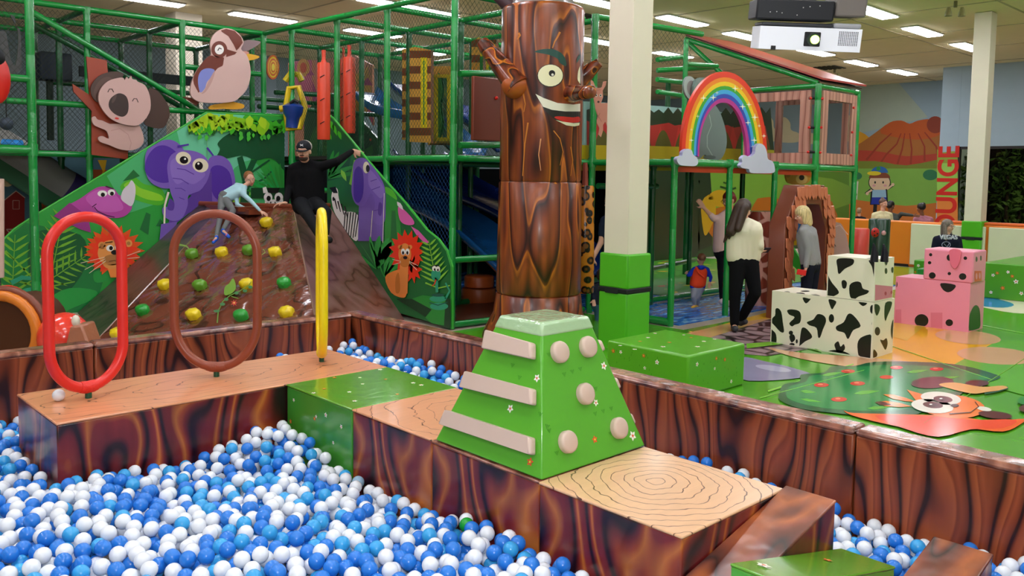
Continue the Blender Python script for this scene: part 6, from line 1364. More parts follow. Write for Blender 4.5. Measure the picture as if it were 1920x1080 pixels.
hy1 = P(1549, 559, X=cx0).y; 
head = cubeanimal('cow_cube', 'smaller white cow-print cube with pink muzzle and two dark horns', 'cow cube', cx0+.004, cx0+.46, cy0+.004, hy1, cz1+.004, hz1, vinyl('f0e8d2', .32, .05), [
    (bk, [S([(1569, 487), (1580, 484), (1600, 486), (1599, 496), (1584, 504), (1573, 514), (1570, 500)], 3), S([(1548, 517), (1552, 516), (1560, 530), (1572, 545), (1570, 552), (1548, 559)], 3), S([(1578, 528), (1583, 525), (1588, 530), (1586, 540), (1580, 540)], 3), S([(1593, 535), (1604, 528), (1614, 530), (1618, 541), (1629, 545), (1625, 551), (1610, 556), (1602, 561), (1594, 556)], 3), S([(1629, 488), (1645, 488), (1650, 492), (1650, 520), (1643, 525), (1638, 515), (1635, 500)], 3), S([(1643, 535), (1650, 532), (1650, 558), (1644, 550)], 3)])], [
    ('d87a94', [rc(1640, 534, 1690, 570)]), ('2a3a1a', [EL(1661, 508, 2.4, 5.6), EL(1673, 506, 2.2, 5.6)]), ('b83a54', [EL(1660, 550, 2, 3.4), EL(1671, 548, 1.8, 3.2)]), (bk, [S([(1658, 489), (1664, 489), (1661, 498)], 2)])], [
    (bk, [EL(1635, 486, 14, 2), EL(1590, 484, 10, 1.2)])])
for a, b_ in ((1639, 456), (1658, 458)):
    base = P(a, 489, z=hz1); base = base-AZ*0; dd = base.dot(AZ); MB().tube([base-Vector((0, 0, .01)), P(a+1, 474, D=dd), P(a-1, b_, D=dd)], [.04, .034, .008], 10).build('horn', plain('1a1a22', .3), head)
# pig
e0 = P(1680, 606, z=.02); e1 = P(1815, 624, z=.02); e2 = P(1840, 615, z=.02)
px0, py0, px1 = e1.x, e1.y, e2.x; py1 = P(1676, 605, X=px0).y; pz1 = P(1815, 531, X=px0).z
PK = 'ee8fa8'
pig = cubeanimal('pig_box', 'long pink foam box with black dots and a dark doorway, carrying the pig cube', 'pig box', px0, px1, py0, py1, .02, pz1, vinyl(PK, .32, .05), [
    ('e07890', [rc(1745, 586, 1767, 617), rc(1676, 580, 1690, 607)]), (bk, [EL(1728, 601, 13, 12), EL(1780, 605, 7, 6.4), S([(1764, 531), (1791, 534), (1788, 543), (1778, 548), (1768, 543)], 3), EL(1680, 533, 3, 6)])], [
    ('1c4a20', [S([(1817, 620), (1817, 595), (1822, 580), (1829, 572), (1836, 578), (1838, 598), (1836, 616)], 3)])], [])
px_ = P(1730, 528, X=px0); gz1 = P(1828, 472, X=px0).z
ph = cubeanimal('pig_cube', 'smaller pink cube with black dots, floppy ear and snout, stacked on the pig box', 'pig cube', px0, px0+.46, py0-.02, px_.y, pz1, gz1, vinyl(PK, .32, .05), [
    (bk, [EL(1745, 477.6, 3, 3), EL(1743, 492.6, 3.2, 3), EL(1748, 516.5, 6.4, 6), EL(1805, 518.5, 7, 6.2), EL(1780, 513, 3.2, 3), EL(1810, 484, 3.4, 3.2), EL(1780, 483, 5, 6)])], [
    ('2a4a1a', [EL(1831, 486, 1.6, 5), EL(1839, 484, 1.4, 5)]), ('e0603c', [rc(1827, 508, 1840, 528)]), ('ee8fa8', [EL(1830.5, 518, 1.8, 6), EL(1836.5, 517, 1.8, 6)])], [])
MB().prism([P(a, b_, X=px0-.03) for a, b_ in S([(1781, 468), (1800, 469), (1800, 485), (1796, 498), (1790, 504), (1783, 498), (1780, 484)], 3)], (.028, 0, 0)).build('ear', vinyl('e8718c', .35), ph, bevel=.006)
# orange divider wall with cream pads
wo = P(1700, 500, z=0); OX = wo.x
zo = P(1704, 415, X=OX).z; yL = P(1560, 490, X=OX).y; y6 = P(1703, 500, X=OX).y
dv = thing('divider_wall', 'orange padded divider wall with cream panels in front of the lounge', 'divider wall', (OX, 5, 0))
MB().box((OX, -3.5, 0), (OX+.25, yL, zo)).build('core', vinyl('e07a1c', .4), dv, bevel=.03)
MB().box((OX, -3.5, zo+.002), (OX+.3, y6-.8, zo+.05)).build('ledge', vinyl('e8692c', .4), dv, bevel=.01)
MB().box((OX-.02, y6, 0), (OX+.02, yL, .06)).build('kick_strip', plain('1a1410', .6), dv)
for ya, yb in ((y6-.02, P(1813, 430, X=OX).y-.4), (P(1813, 430, X=OX).y-.42, -.5), (-.52, -3.4)):
    MB().box((OX-.07, yb+.02, .06), (OX-.005, ya-.02, zo-.04)).build('cream_pad', vinyl('d6d3b4', .45, .05), dv, bevel=.02, seg=3)
# second, deeper lounge counter
q = P(1700, 403, z=1.02)
tag(MB().box((21.5, 8.6, 0), (22.3, 10.4, .74)).build('lounge_table', vinyl('e08a2c', .4), bevel=.02), 'orange table in the lounge behind the divider wall', 'table')
# ---- projector
pj = P(1520, 72, D=3.6)
prj = thing('projector', 'white projector with a glowing green lens hanging under the ceiling', 'projector', pj-Vector((0, 0, .08)))
kp = 3.6/F_*.97; RPJ = Matrix.Rotation(math.atan2(RTH.y, RTH.x)-.13, 3, 'Z') @ Matrix.Rotation(.16, 3, 'X') @ Matrix.Rotation(.045, 3, 'Y')
def pbox(name, m, a0, a1, b0_, b1_, y0_=0, dep=.26, bev=.008, m2=None):
    return MB().box(((a0-1520)*kp, y0_, -(b1_-72)*kp), ((a1-1520)*kp, y0_+dep, -(b0_-72)*kp), R=RPJ, c=pj).build(name, m, prj, bevel=bev)
PL = lambda a, b_, y: pj+RPJ @ Vector(((a-1520)*kp, y, -(b_-72)*kp))
pbox('body', vinyl('e9edf4', .4), 1425, 1613, 52, 95, 0, .24, .012)
pbox('rear_shell', plain('34363a', .4), 1427, 1560, 44, 51.5, .005, .22); pbox('rear_shell', plain('9a9ca0', .4), 1560, 1611, 42, 51.5, .005, .22)
pbox('lens_recess', M_black, 1508, 1538, 60, 87, -.004, .01, .004)
MB().tube([PL(1524, 74, .01), PL(1524, 74, -.02)], .027, 20).build('lens_ring', plain('26302a', .3), prj)
MB().tube([PL(1526, 74, .0), PL(1526, 74, -.024)], .018, 20).build('lens', emit('b8ff30', 5), prj)
mb = MB()
for i in range(11):
    for j in range(10): mb.box((-.0026, -.0015, -.002), (.0026, .002, .002), R=RPJ, c=PL(1572+i*3.3, 58+j*2.7, 0))
imprint([c for c in prj.children if c.name.startswith('body')][0], mb, [plain('3a3c40', .6)])
pbox('ir_window', M_black, 1448, 1457, 88, 96, -.003, .01, .001)
pbox('mount_box', plain('1c1e22', .5), 1414, 1558, 2, 40, .0, .24); pbox('mount_box_side', plain('6e6862', .5), 1560, 1616, -8, 30, .0, .24)
for a, b_ in ((1440, 26), (1452, 25), (1462, 27), (1500, 16), (1512, 14), (1530, 12), (1490, 30)): MB().ball(PL(a, b_, -.001), .0025, 6).build('screw', plain('b8b8b8', .3), prj)
q = PL(1520, 0, .12); MB().tube([q, Vector((q.x, q.y, CEIL-.01))], .03, 12).build('ceiling_pole', plain('2a2a2c', .4), prj)
# ---- toys beyond the left wall: orange dome tunnel, spotted red cushions, stone wedge
tn = thing('tunnel_toy', 'orange-rimmed round tunnel toy at the left edge behind the pit wall', 'tunnel toy', P(0, 660, D=8.2))
c_ = P(2, 625, D=8.0); rim = [c_+RTH*(.34*math.cos(a))+Vector((0, 0, .36*math.sin(a))) for a in [2*PI*i/28 for i in range(28)]]
MB().tube(rim, .05, 10, closed=True).build('rim', vinyl('d87a1c', .35, .1), tn, angle=80)
MB().tube([c_+AZ*.02, c_+AZ*.6], .33, 24).build('dark_barrel', plain('4a260c', .5), tn)
MB().tube([p+AZ*.08+(p-c_)*.12 for p in rim], .045, 8, closed=True).build('brown_ring', vinyl('7a3a20', .4), tn, angle=80)
def spotted(name, label, c_, r_, yc=True):
    t = thing(name, label, 'cushion', c_-Vector((0, 0, r_*.8))); MB().ball(c_, (r_, r_, r_*.86), 24).build('cushion', vinyl('e0382a', .22, .15, .5, 6, .5), t, angle=180); rr = random.Random(int(c_.x*100))
    for _ in range(9):
        a, b_ = rr.uniform(-1.2, 1.2), rr.uniform(0, 1.1); d = (-AZ*math.cos(a)*math.cos(b_)+RTH*math.sin(a)*math.cos(b_)+Vector((0, 0, math.sin(b_)))); p = c_+Vector((d.x*r_, d.y*r_, d.z*r_*.86)); MB().ball(p-d*.006, .014, 8).build('spot', plain('5a7a8c', .5), t)
    if yc: MB().ball(c_-AZ*r_*.6+RTH*.08-Vector((0, 0, r_*.35)), (.08, .05, .05), 14).build('yellow_patch', vinyl('e0c81c', .35), t, angle=180)
spotted('spotted_cushion', 'glossy red spotted cushion, uppermost at the left edge', P(12, 565, D=8.4), .19)
spotted('spotted_cushion', 'glossy red spotted cushion right of the tunnel rim', P(52, 598, D=8.5), .15)
spotted('spotted_cushion', 'low red spotted cushion between the tunnel and the red hoop', P(75, 650, D=8.5), .14, False)
t = P(120, 632, D=8.1); o = thing('red_cushion', 'large shiny red cushion seen through the red hoop', 'cushion', t-Vector((0, 0, .3))); MB().ball(t, (.24, .24, .24), 28).build('cushion', vinyl('ea3e2e', .2, .2, .5, 6, .6), o, angle=180); MB().ball(P(142, 602, D=8.0), (.04, .04, .06), 12).build('white_patch', vinyl('e0dcc8', .3), o, angle=180)
pts = [P(a, b_, D=7.75) for a, b_ in ((118, 662), (131, 612), (153, 609), (172, 662))]; bb = [Vector((p.x, p.y, 0)) for p in (pts[0], pts[3])]
o = thing('stone_wedge', 'brown stone-print foam wedge leaning beside the red cushion', 'foam wedge', Vector((pts[0].x, pts[0].y, 0)))
MB().prism([pts[1], pts[2], pts[3], bb[1], bb[0], pts[0]], AZ*.25).build('wedge', vinyl('a8694c', .28, .4, .5, 9, .4), o, bevel=.02)
o = P(0, 370, Y=11.0)
tag(MB().tube([P(-4, 520, D=9), P(-4, 335, D=9)], .06, 12).build('flower_post', vinyl('d8b8a8', .4)), 'pale pink printed post at the very left edge', 'post')
tag(MB().tube([P(6, 268, D=10.6), P(40, 270, D=10.6)], .05, 12).build('blue_cushion', vinyl('2a8ad8', .4)), 'small bright blue cushion on the left deck edge', 'cushion')
# ================================================================== PEOPLE
SKIN = plain('d9a58c', .55, .3, 0, 'skin'); SKIN2 = plain('8a5a42', .55, .3, 0, 'skin')
def cap(mb, a, b_, ra, rb_, n=10, k=7):
    """tapered capsule with round ends"""
    a, b_ = Vector(a), Vector(b_); d = (b_-a); L_ = d.length
    if L_ < 1e-5: return mb.ball(a, ra, n)
    d /= L_; pts, rs = [], []
    for i in range(4): q = PI/2*i/4; pts.append(a-d*ra*math.cos(q)); rs.append(max(.0005, ra*math.sin(q)))
    pts.append(a); rs.append(ra); pts.append(b_); rs.append(rb_)
    for i in range(3, -1, -1): q = PI/2*i/4; pts.append(b_+d*rb_*math.cos(q)); rs.append(max(.0005, rb_*math.sin(q)))
    return mb.tube(pts, rs, n)
def meld(mb, name, m, par, vox=.012, sm=4):
    o = mb.build(name, m, par, smooth=False, fix=True)
    r_ = o.modifiers.new('r', 'REMESH'); r_.mode = 'VOXEL'; r_.voxel_size = vox; r_.use_smooth_shade = True
    s_ = o.modifiers.new('s', 'SMOOTH'); s_.factor = .5; s_.iterations = sm
    dg = bpy.context.evaluated_depsgraph_get(); me = bpy.data.meshes.new_from_object(o.evaluated_get(dg)); old = o.data; o.modifiers.clear(); o.data = me; bpy.data.meshes.remove(old)
    me.materials.clear(); me.materials.append(m if not isinstance(m, list) else m[0]); me.polygons.foreach_set('use_smooth', [True]*len(me.polygons)); me.polygons.foreach_set('material_index', [0]*len(me.polygons)); return o
def hand(mb, wrist, dirn, palmn, s=1, curl=.5, side=1):
    """palm, four bent fingers of unequal length, thumb from the side of the palm"""
    d = Vector(dirn).normalized(); n_ = Vector(palmn); n_ = (n_-d*n_.dot(d)).normalized(); x = d.cross(n_)*side
    w_ = Vector(wrist); mid = w_+d*.085*s
    for o_ in (-.026, -.009, .009, .026): cap(mb, w_+d*.012*s+x*o_*s*.7, mid+x*o_*s, .014*s, .012*s, 8)
    for o_, l in ((-.03, .062), (-.010, .078), (.011, .082), (.031, .07)):
        p = mid+x*o_*s; for_ = [p]; dd = d.copy()
        for k in range(3): dd = (dd+n_*curl*.55).normalized(); for_.append(for_[-1]+dd*l*s*(.42, .32, .26)[k])
        for k in range(3): cap(mb, for_[k], for_[k+1], (.0095-.001*k)*s, (.0085-.001*k)*s, 8)
    b_ = w_+d*.03*s+x*.03*s; c_ = b_+(x*.8+d*.6).normalized()*.036*s; e = c_+(x*.35+d*.85+n_*curl).normalized()*.032*s
    cap(mb, b_, c_, .013*s, .011*s, 8); cap(mb, c_, e, .011*s, .0085*s, 8)
def head(mb, c_, face, up=(0, 0, 1), s=1):
    """skull, jaw, nose, brow, chin, ears; c_ = centre of the skull"""
    f = Vector(face).normalized(); u = Vector(up); u = (u-f*u.dot(f)).normalized(); x = f.cross(u); R = Matrix((x, f, u)).transposed(); c_ = Vector(c_)
    mb.ball(c_+u*.02*s, (.074*s, .092*s, .095*s), 18, R=R); mb.ball(c_-u*.045*s+f*.018*s, (.058*s, .070*s, .068*s), 16, R=R); mb.ball(c_-u*.095*s+f*.055*s, .022*s, 10)
    cap(mb, c_+f*.088*s+u*.005*s, c_+f*.104*s-u*.028*s, .009*s, .013*s, 8); cap(mb, c_+f*.078*s+u*.022*s+x*.035*s, c_+f*.078*s+u*.022*s-x*.035*s, .013*s, .013*s, 8)
    for q in (-1, 1): mb.ball(c_+x*.078*s*q-u*.015*s, (.010*s, .018*s, .028*s), 10, R=R); mb.ball(c_+x*.036*s*q+f*.062*s-u*.035*s, .026*s, 10)
    mb.ball(c_+f*.078*s-u*.062*s, (.026*s, .012*s, .012*s), 10, R=R)
    return f, u, x, R
def facebits(t, c_, fux, s=1, glasses=False, beard=None, blush='b0503f'):
    f, u, x, R = fux; c_ = Vector(c_)
    for q in (-1, 1):
        e = c_+f*.080*s+u*.000*s+x*.032*s*q; ey_ = MB().ball(e, (.0135*s, .009*s, .0085*s), 10, R=R).build('eye', plain('ece6e0', .3), t, angle=180)
        MB().ball(e+f*.007*s, .0055*s, 8).build('iris', plain('2c2018', .3), ey_, angle=180)
        MB().tube([e+u*.018*s-x*.018*s*q+f*.004*s, e+u*.022*s+f*.007*s, e+u*.017*s+x*.018*s*q+f*-.002*s], .0035*s, 6).build('eyebrow', plain('4a3022', .8), t)
    MB().ball(c_+f*.0885*s-u*.062*s, (.023*s, .006*s, .0065*s), 10, R=R).build('mouth', plain(blush, .5), t, angle=180)
    if glasses:
        g = MB()
        for q in (-1, 1): e = c_+f*.098*s+x*.034*s*q-u*.002*s; g.tube([e+x*.026*s*math.cos(a)+u*.018*s*math.sin(a) for a in [2*PI*i/14 for i in range(14)]], .0022*s, 5, closed=True); g.tube([e+x*.026*s*q, c_+x*.08*s*q], .002*s, 5)
        g.tube([c_+f*.1*s-x*.009*s, c_+f*.1*s+x*.009*s], .002*s, 5); g.build('glasses', plain('2a1a18', .3), t)
    if beard: m2 = MB(); m2.ball(c_-u*.082*s+f*.035*s, (.055*s, .055*s, .036*s), 14, R=R); m2.ball(c_-u*.045*s+f*.088*s, (.028*s, .009*s, .008*s), 10, R=R); m2.build('beard', plain(beard, .9), t, angle=180)
def person(name, label, J, face, clothes, s=1.0, skin=SKIN, hand_dirs={}, top=None, bottom=None, shoes=None, hairf=None, glasses=False, beard=None, up=(0, 0, 1), girth=1.0, sleeves='long', base=None, hem=0.02, shoe_m=None, curl=.5, hs=1):
    """J: joint positions in metres (head, neck, chest, pelvis, shA/elA/haA, shB.., hiA/knA/anA/toA, hiB..)"""
    t = thing(name, label, 'person', base if base is not None else Vector((J['pelvis'].x, J['pelvis'].y, min(J[k].z for k in J if k[:2] in ('an', 'to', 'pe'))-.05)))
    g = girth; mb = MB(); f, u, x, R = head(mb, J['head'], face, up, s*hs)
    cap(mb, J['neck'], J['head']-u*.05*s*hs, .052*s, .05*s)
    sd = (J['shB']-J['shA']); sdn = sd.normalized(); hd = (J['hiB']-J['hiA']).normalized() if 'hiA' in J else sdn
    def torso(m_, e):
        for q in (-.09, -.03, .03, .09): cap(m_, J['chest']+sdn*q*s*1.1, J['pelvis']+hd*q*s*1.05+Vector((0, 0, .02))*s, (.098+e)*s*g, (.098+e)*s*g, 14)
        cap(m_, J['shA']+sdn*.02*s, J['shB']-sdn*.02*s, (.058+e)*s, (.058+e)*s, 12); cap(m_, J['neck']-Vector((0, 0, .03))*s, J['chest'], (.06+e)*s, (.105+e)*s*g, 12)
        for k in 'AB': cap(m_, J['neck']-Vector((0, 0, .01))*s, J['sh'+k], (.045+e)*s, (.052+e)*s)
    torso(mb, 0)
    for k in 'AB':
        cap(mb, J['sh'+k], J['el'+k], .050*s*g**.5, .038*s*g**.5); cap(mb, J['el'+k], J['ha'+k], .038*s*g**.5, .026*s)
        dr, pn = hand_dirs.get(k, (J['ha'+k]-J['el'+k], -AZ)); hand(mb, J['ha'+k], dr, pn, s*hs**.5, curl, 1 if k == 'A' else -1)
        if 'kn'+k in J:
            cap(mb, J['hi'+k], J['kn'+k], .082*s*g, .056*s*g); cap(mb, J['kn'+k], J['an'+k], .054*s*g, .038*s)
            cap(mb, J['an'+k]-Vector((0, 0, .02))*s, J['to'+k], .036*s, .032*s)
    meld(mb, 'body', skin, t, .009 if s > .6 else .007, 3)
    facebits(t, J['head'], (f, u, x, R), s*hs, glasses, beard)
    if top:
        m2 = MB(); torso(m2, .012)
        for k in 'AB':
            cap(m2, J['sh'+k], J['el'+k] if sleeves != 'short' else J['sh'+k].lerp(J['el'+k], .6), .062*s*g**.5, .050*s*g**.5 if sleeves != 'short' else .058*s*g**.5)
            if sleeves == 'long': cap(m2, J['el'+k], J['el'+k].lerp(J['ha'+k], .93), .050*s*g**.5, .036*s)
            if sleeves == 'elbow': cap(m2, J['el'+k], J['el'+k].lerp(J['ha'+k], .3), .050*s*g**.5, .045*s)
        meld(m2, clothes[0], top, t, .012, 4)
    if bottom and 'knA' in J:
        m3 = MB()
        for k in 'AB': cap(m3, J['hi'+k], J['kn'+k], .097*s*g, .068*s*g, 14); cap(m3, J['kn'+k], J['kn'+k].lerp(J['an'+k], .93), .066*s*g, .052*s*g, 12)
        for q in (-.08, 0, .08): cap(m3, J['pelvis']+hd*q*s+Vector((0, 0, .05))*s, J['pelvis']+hd*q*s-Vector((0, 0, .04))*s, .104*s*g, .108*s*g, 14)
        meld(m3, clothes[1], bottom, t, .012, 4)
    if shoes:
        for k in 'AB':
            if 'to'+k in J:
                m4 = MB(); an, to = J['an'+k], J['to'+k]; d = (to-an); d = d-Vector((0, 0, d.z*.0)); cap(m4, an-Vector((0, 0, .045))*s-d*.15, to, .043*s, .038*s, 12); cap(m4, an, an-Vector((0, 0, .04))*s, .045*s, .045*s, 12); meld(m4, 'shoe', shoes, t, .009, 3)
    if hairf: hairf(t, J['head'], f, u, x, R, s*hs)
    return t
def hair(colr, parts, vox=.010):
    def fn(t, c_, f, u, x, R, s):
        m = MB()
        for it in parts:
            if it[0] == 'cap': _, a, b_, ra, rb_ = it; cap(m, c_+(x*a[0]+f*a[1]+u*a[2])*s, c_+(x*b_[0]+f*b_[1]+u*b_[2])*s, ra*s, rb_*s, 12)
            else: _, a, r_ = it; m.ball(c_+(x*a[0]+f*a[1]+u*a[2])*s, tuple(q*s for q in r_), 16, R=R)
        mt_, nt, b = nodes('hair_'+colr); N = nt.nodes.new; tc = N('ShaderNodeTexCoord'); mp = N('ShaderNodeMapping'); mp.inputs['Scale'].default_value = (60, 60, 6); no = N('ShaderNodeTexNoise'); no.inputs['Scale'].default_value = 1.5
        nt.links.new(tc.outputs['Object'], mp.inputs[0]); nt.links.new(mp.outputs[0], no.inputs['Vector']); c0 = hx(colr); r = ramp(nt, [(.3, colr), (.7, colr)]); r.color_ramp.elements[0].color = (*[q*.6 for q in c0], 1); r.color_ramp.elements[1].color = (*[min(1, q*1.25) for q in c0], 1)
        nt.links.new(no.outputs['Fac'], r.inputs[0]); nt.links.new(r.outputs[0], b.inputs['Base Color']); b.inputs['Roughness'].default_value = .5
        meld(m, 'hair', mt_, t, vox, 3)
    return fn
def J3(d, D0):
    """joints given as pixel x, pixel y and metres nearer/farther than the figure's own distance"""
    return {k: P(v[0], v[1], D=D0+(v[2] if len(v) > 2 else 0)) for k, v in d.items()}
toCam = -AZ
short = lambda c_: hair(c_, [('ball', (0, -.015, .045), (.084, .098, .085)), ('ball', (0, -.045, .0), (.078, .07, .085))])
# man in black, sitting on the ledge
Dm = 10.9
Jm = J3(dict(head=(570, 283, -.10), neck=(572, 304, 0), chest=(574, 326, .02), pelvis=(577, 380, .05), shA=(549, 317, 0), shB=(599, 313, 0), elA=(543, 350, -.02), haA=(546, 377, -.12), elB=(632, 303, -.05), haB=(658, 286, -.12),
    hiA=(564, 381, .0), hiB=(590, 381, .0), knA=(578, 404, -.52), knB=(611, 398, -.50), anA=(603, 446, -.75), anB=(609, 440, -.62), toA=(606, 455, -.95), toB=(618, 450, -.82)), Dm)
Jm['haA'] = P(536, 380, D=Dm-.22); Jm['haB'] = P(661, 283, X=6.36)
def cap_hat(t, c_, f, u, x, R, s):
    hair('2a2018', [('ball', (0, -.03, .0), (.080, .075, .07))])(t, c_, f, u, x, R, s)
    m = MB(); m.ball(c_+u*.048*s-f*.008*s, (.086*s, .100*s, .078*s), 20, R=R); o = meld(m, 'cap_crown', plain('1a1c22', .8), t, .007, 2)
    MB().ball(c_+u*.050*s-f*.03*s, (.0885*s, .088*s, .076*s), 20, R=R).build('mesh_back', plain('b8b4a6', .9), t, angle=180)
    br = [c_+u*.022*s+f*.06*s+x*.075*s*math.cos(a)+f*(.085*s*math.sin(a))-u*.012*s*math.sin(a) for a in [PI*i/12 for i in range(13)]]
    MB().prism(br, u*-.010).build('brim', plain('15171c', .8), t)
    e = c_+u*.075*s+f*.085*s; lm_ = plain('e8e8ea', .6)
    L_ = MB()
    for q in (1, -1): L_.tube([e+x*.019+u*.011*q, e+x*.008+u*.0035*q+f*.006, e-x*.008+u*.0035*q+f*.006, e-x*.019+u*.011*q], .0035, 6)
    L_.tube([e-x*.006+f*.006, e+x*.006+f*.006], .003, 6); L_.build('cap_emblem', lm_, t)
mn = person('person', 'man in black jumper and two-tone cap sitting on the hill ledge, arm stretched out', Jm, toCam+Vector((0, 0, -.12))-RTH*.05, ('jumper', 'trousers'), 1.08, hand_dirs={'A': (-RTH+toCam*.2-Vector((0, 0, .15)), Vector((0, 0, -1))), 'B': (RTH*.9-Vector((0, 0, .3)), toCam*-1)}, top=plain('121214', .9, .1), bottom=plain('1c1d20', .9, .1), shoes=plain('101012', .6), hairf=cap_hat, beard='3a2a22', curl=.7, base=(Jm['pelvis'].x, Jm['pelvis'].y, 1.4))
# girl climbing
Dg = 10.0
def hillD(px, py, off=.0):
    q = RP(px, py, *HP); return q+hn*off
Jg = dict(head=hillD(481, 371, .30), neck=hillD(470, 381, .27), chest=hillD(455, 386, .24), pelvis=hillD(431, 395, .20), shA=hillD(455, 378, .26), shB=hillD(467, 392, .22), elA=hillD(450, 398, .12), haA=hillD(470, 404, .08), elB=hillD(480, 402, .20), haB=hillD(494, 410, .11),
    hiA=hillD(426, 396, .20), hiB=hillD(434, 401, .20), knA=hillD(421, 423, .16), knB=hillD(448, 425, .24), anA=hillD(411, 457, .10), anB=hillD(425, 449, .14), toA=hillD(405, 467, .10), toB=hillD(436, 462, .14))
bow = lambda t, c_, f, u, x, R, s: (hair('8f5a2a', [('ball', (0, -.025, .045), (.085, .10, .09)), ('ball', (.02, -.07, .03), (.06, .06, .06)), ('cap', (-.06, -.02, .0), (-.065, -.01, -.07), .025, .015)])(t, c_, f, u, x, R, s), [MB().ball(c_+(x*a-f*.09+u*b_)*s, .024*s, 10).build('hair_bow', plain('2a5ad8', .5), t, angle=180) for a, b_ in ((.03, .06), (.045, .02))])
t = person('person', 'small girl in pale blue top and grey leggings climbing the brown hill', Jg, toCam*.75+RTH*.5-Vector((0, 0, .18)), ('top', 'leggings'), .60, hand_dirs={'B': (RTH*.8-Vector((0, 0, .4)), -hn), 'A': (RTH-Vector((0, 0, .2)), -hn)}, top=plain('a8cdd4', .8, .2), bottom=plain('6e7070', .8, .2), shoes=plain('1f5ac8', .4), hairf=bow, up=Vector((-.2, .2, 1)), hs=1.38, base=Jg['anA'])
for k in 'AB': MB().ball(Jg['an'+k].lerp(Jg['to'+k], .7)+toCam*.03, .014, 8).build('shoe_patch', plain('e06a7a', .5), t, angle=180)
# standing women and toddler
Dw = 10.25
Jw = J3(dict(head=(1394, 392, 0), neck=(1396, 412, .0), chest=(1396, 432, 0), pelvis=(1394, 484, .05), shA=(1372, 424, .08), shB=(1419, 425, -.02), elA=(1372, 458, .25), haA=(1392, 470, .38), elB=(1425, 460, -.05), haB=(1426, 471, .12),
    hiA=(1384, 490, .02), hiB=(1406, 490, .04), knA=(1378, 553, .0), knB=(1416, 549, .0), anA=(1377, 609, .02), anB=(1389, 599, .25), toA=(1379, 617, -.12), toB=(1397, 603, .2)), Dw)
long_ = hair('3a261c', [('ball', (0, -.01, .04), (.092, .105, .095)), ('cap', (0, -.06, 0), (-.05, -.085, -.30), .085, .07), ('cap', (-.05, -.07, -.2), (-.15, -.05, -.44), .06, .014), ('cap', (-.02, -.08, -.2), (-.07, -.07, -.40), .06, .012), ('cap', (.05, -.06, 0), (.05, -.085, -.27), .07, .045), ('cap', (.02, -.08, -.2), (.0, -.09, -.36), .05, .012)])
person('person', 'woman with long dark hair in a cream cardigan and black trousers, seen from behind', Jw, AZ*.55+RTH*.75-Vector((0, 0, .25)), ('cardigan', 'trousers'), .98, hand_dirs={'B': (RTH*.5+AZ*.6, Vector((0, 0, 1)))}, top=plain('e6ddc4', .85, .2), bottom=plain('131316', .9, .1), shoes=plain('3a3a3e', .5), hairf=long_, girth=1.12)
ph_ = P(1437, 469, D=10.45); o = thing('phone', 'dark phone held by the woman in the cream cardigan', 'phone', ph_); MB().box((-.04, -.005, -.075), (.04, .005, .075), R=Matrix.Rotation(-YAW, 3, 'Z') @ Matrix.Rotation(1.1, 3, 'X'), c=ph_).build('case', plain('181c2c', .3), o, bevel=.003)
Dp = 11.9
Jp = J3(dict(head=(1367, 375, 0), neck=(1367, 394, .02), chest=(1366, 416, .02), pelvis=(1364, 468, .05), shA=(1349, 410, 0), shB=(1384, 408, .05), elA=(1340, 412, -.02), haA=(1320, 390, -.08), elB=(1389, 440, .05), haB=(1382, 468, -.05),
    hiA=(1357, 474, .05), hiB=(1372, 474, .05), knA=(1356, 522, .02), knB=(1372, 522, .06), anA=(1356, 560, .02), anB=(1371, 563, .06), toA=(1352, 566, -.1), toB=(1366, 569, -.06)), Dp)
Jp['elA'] = P(1339, 410, D=Dp-.05)
bun = hair('7c1c1c', [('ball', (0, -.01, .045), (.084, .10, .085)), ('ball', (.0, -.03, .13), (.05, .05, .045)), ('ball', (0, -.06, .0), (.07, .06, .07))])
person('person', 'woman with red tied-up hair in a pale pink top reaching to a green pipe', Jp, toCam*.45-RTH*.85-Vector((0, 0, .25)), ('pink_top', 'trousers'), .98, hand_dirs={'A': (-RTH*.6+Vector((0, 0, .8)), AZ)}, top=plain('d8b4ae', .85, .2), bottom=plain('17171c', .9, .1), shoes=plain('b8a4ae', .6), hairf=bun, glasses=True, sleeves='elbow', girth=1.1)
Dt = 12.2
Jt = J3(dict(head=(1315, 486, 0), neck=(1314, 499, 0), chest=(1312, 510, 0), pelvis=(1308, 538, 0), shA=(1301, 505, 0), shB=(1326, 505, 0), elA=(1291, 516, 0), haA=(1288, 513, -.06), elB=(1333, 520, 0), haB=(1331, 529, -.03),
    hiA=(1303, 540, 0), hiB=(1314, 540, 0), knA=(1300, 556, -.06), knB=(1309, 557, 0), anA=(1303, 571, .0), anB=(1307, 572, .1), toA=(1298, 577, -.06), toB=(1306, 577, .04)), Dt)
tod = person('person', 'toddler in blue hoodie, orange vest and grey trousers running away on the water mat', Jt, AZ*.9-RTH*.25, ('hoodie', 'trousers'), .56, top=plain('1f3cc0', .8, .2), bottom=plain('9a9aa4', .85, .2), shoes=plain('d8a820', .6), hairf=hair('8a5a3a', [('ball', (0, -.012, .035), (.082, .098, .085))]), hs=1.35)
m5 = MB(); s_ = .56
cap(m5, Jt['chest'], Jt['pelvis']+Vector((0, 0, .05)), .083, .086, 14)
for q in (-.035, .035): cap(m5, Jt['chest']+RTH*q, Jt['pelvis']+RTH*q+Vector((0, 0, .05)), .08, .083, 14)
meld(m5, 'orange_vest', plain('f0461c', .7), tod, .010, 3); MB().tube([P(1305, 500, D=Dt-.085), P(1310, 512, D=Dt-.10), P(1320, 520, D=Dt-.10)], .012, 8).build('vest_edge', plain('f0461c', .7), tod)
MB().ball(Jt['neck']-Vector((0, 0, .015))+toCam*.05, (.06, .045, .035), 12).build('hood', plain('1f3cc0', .8, .2), tod, angle=180)
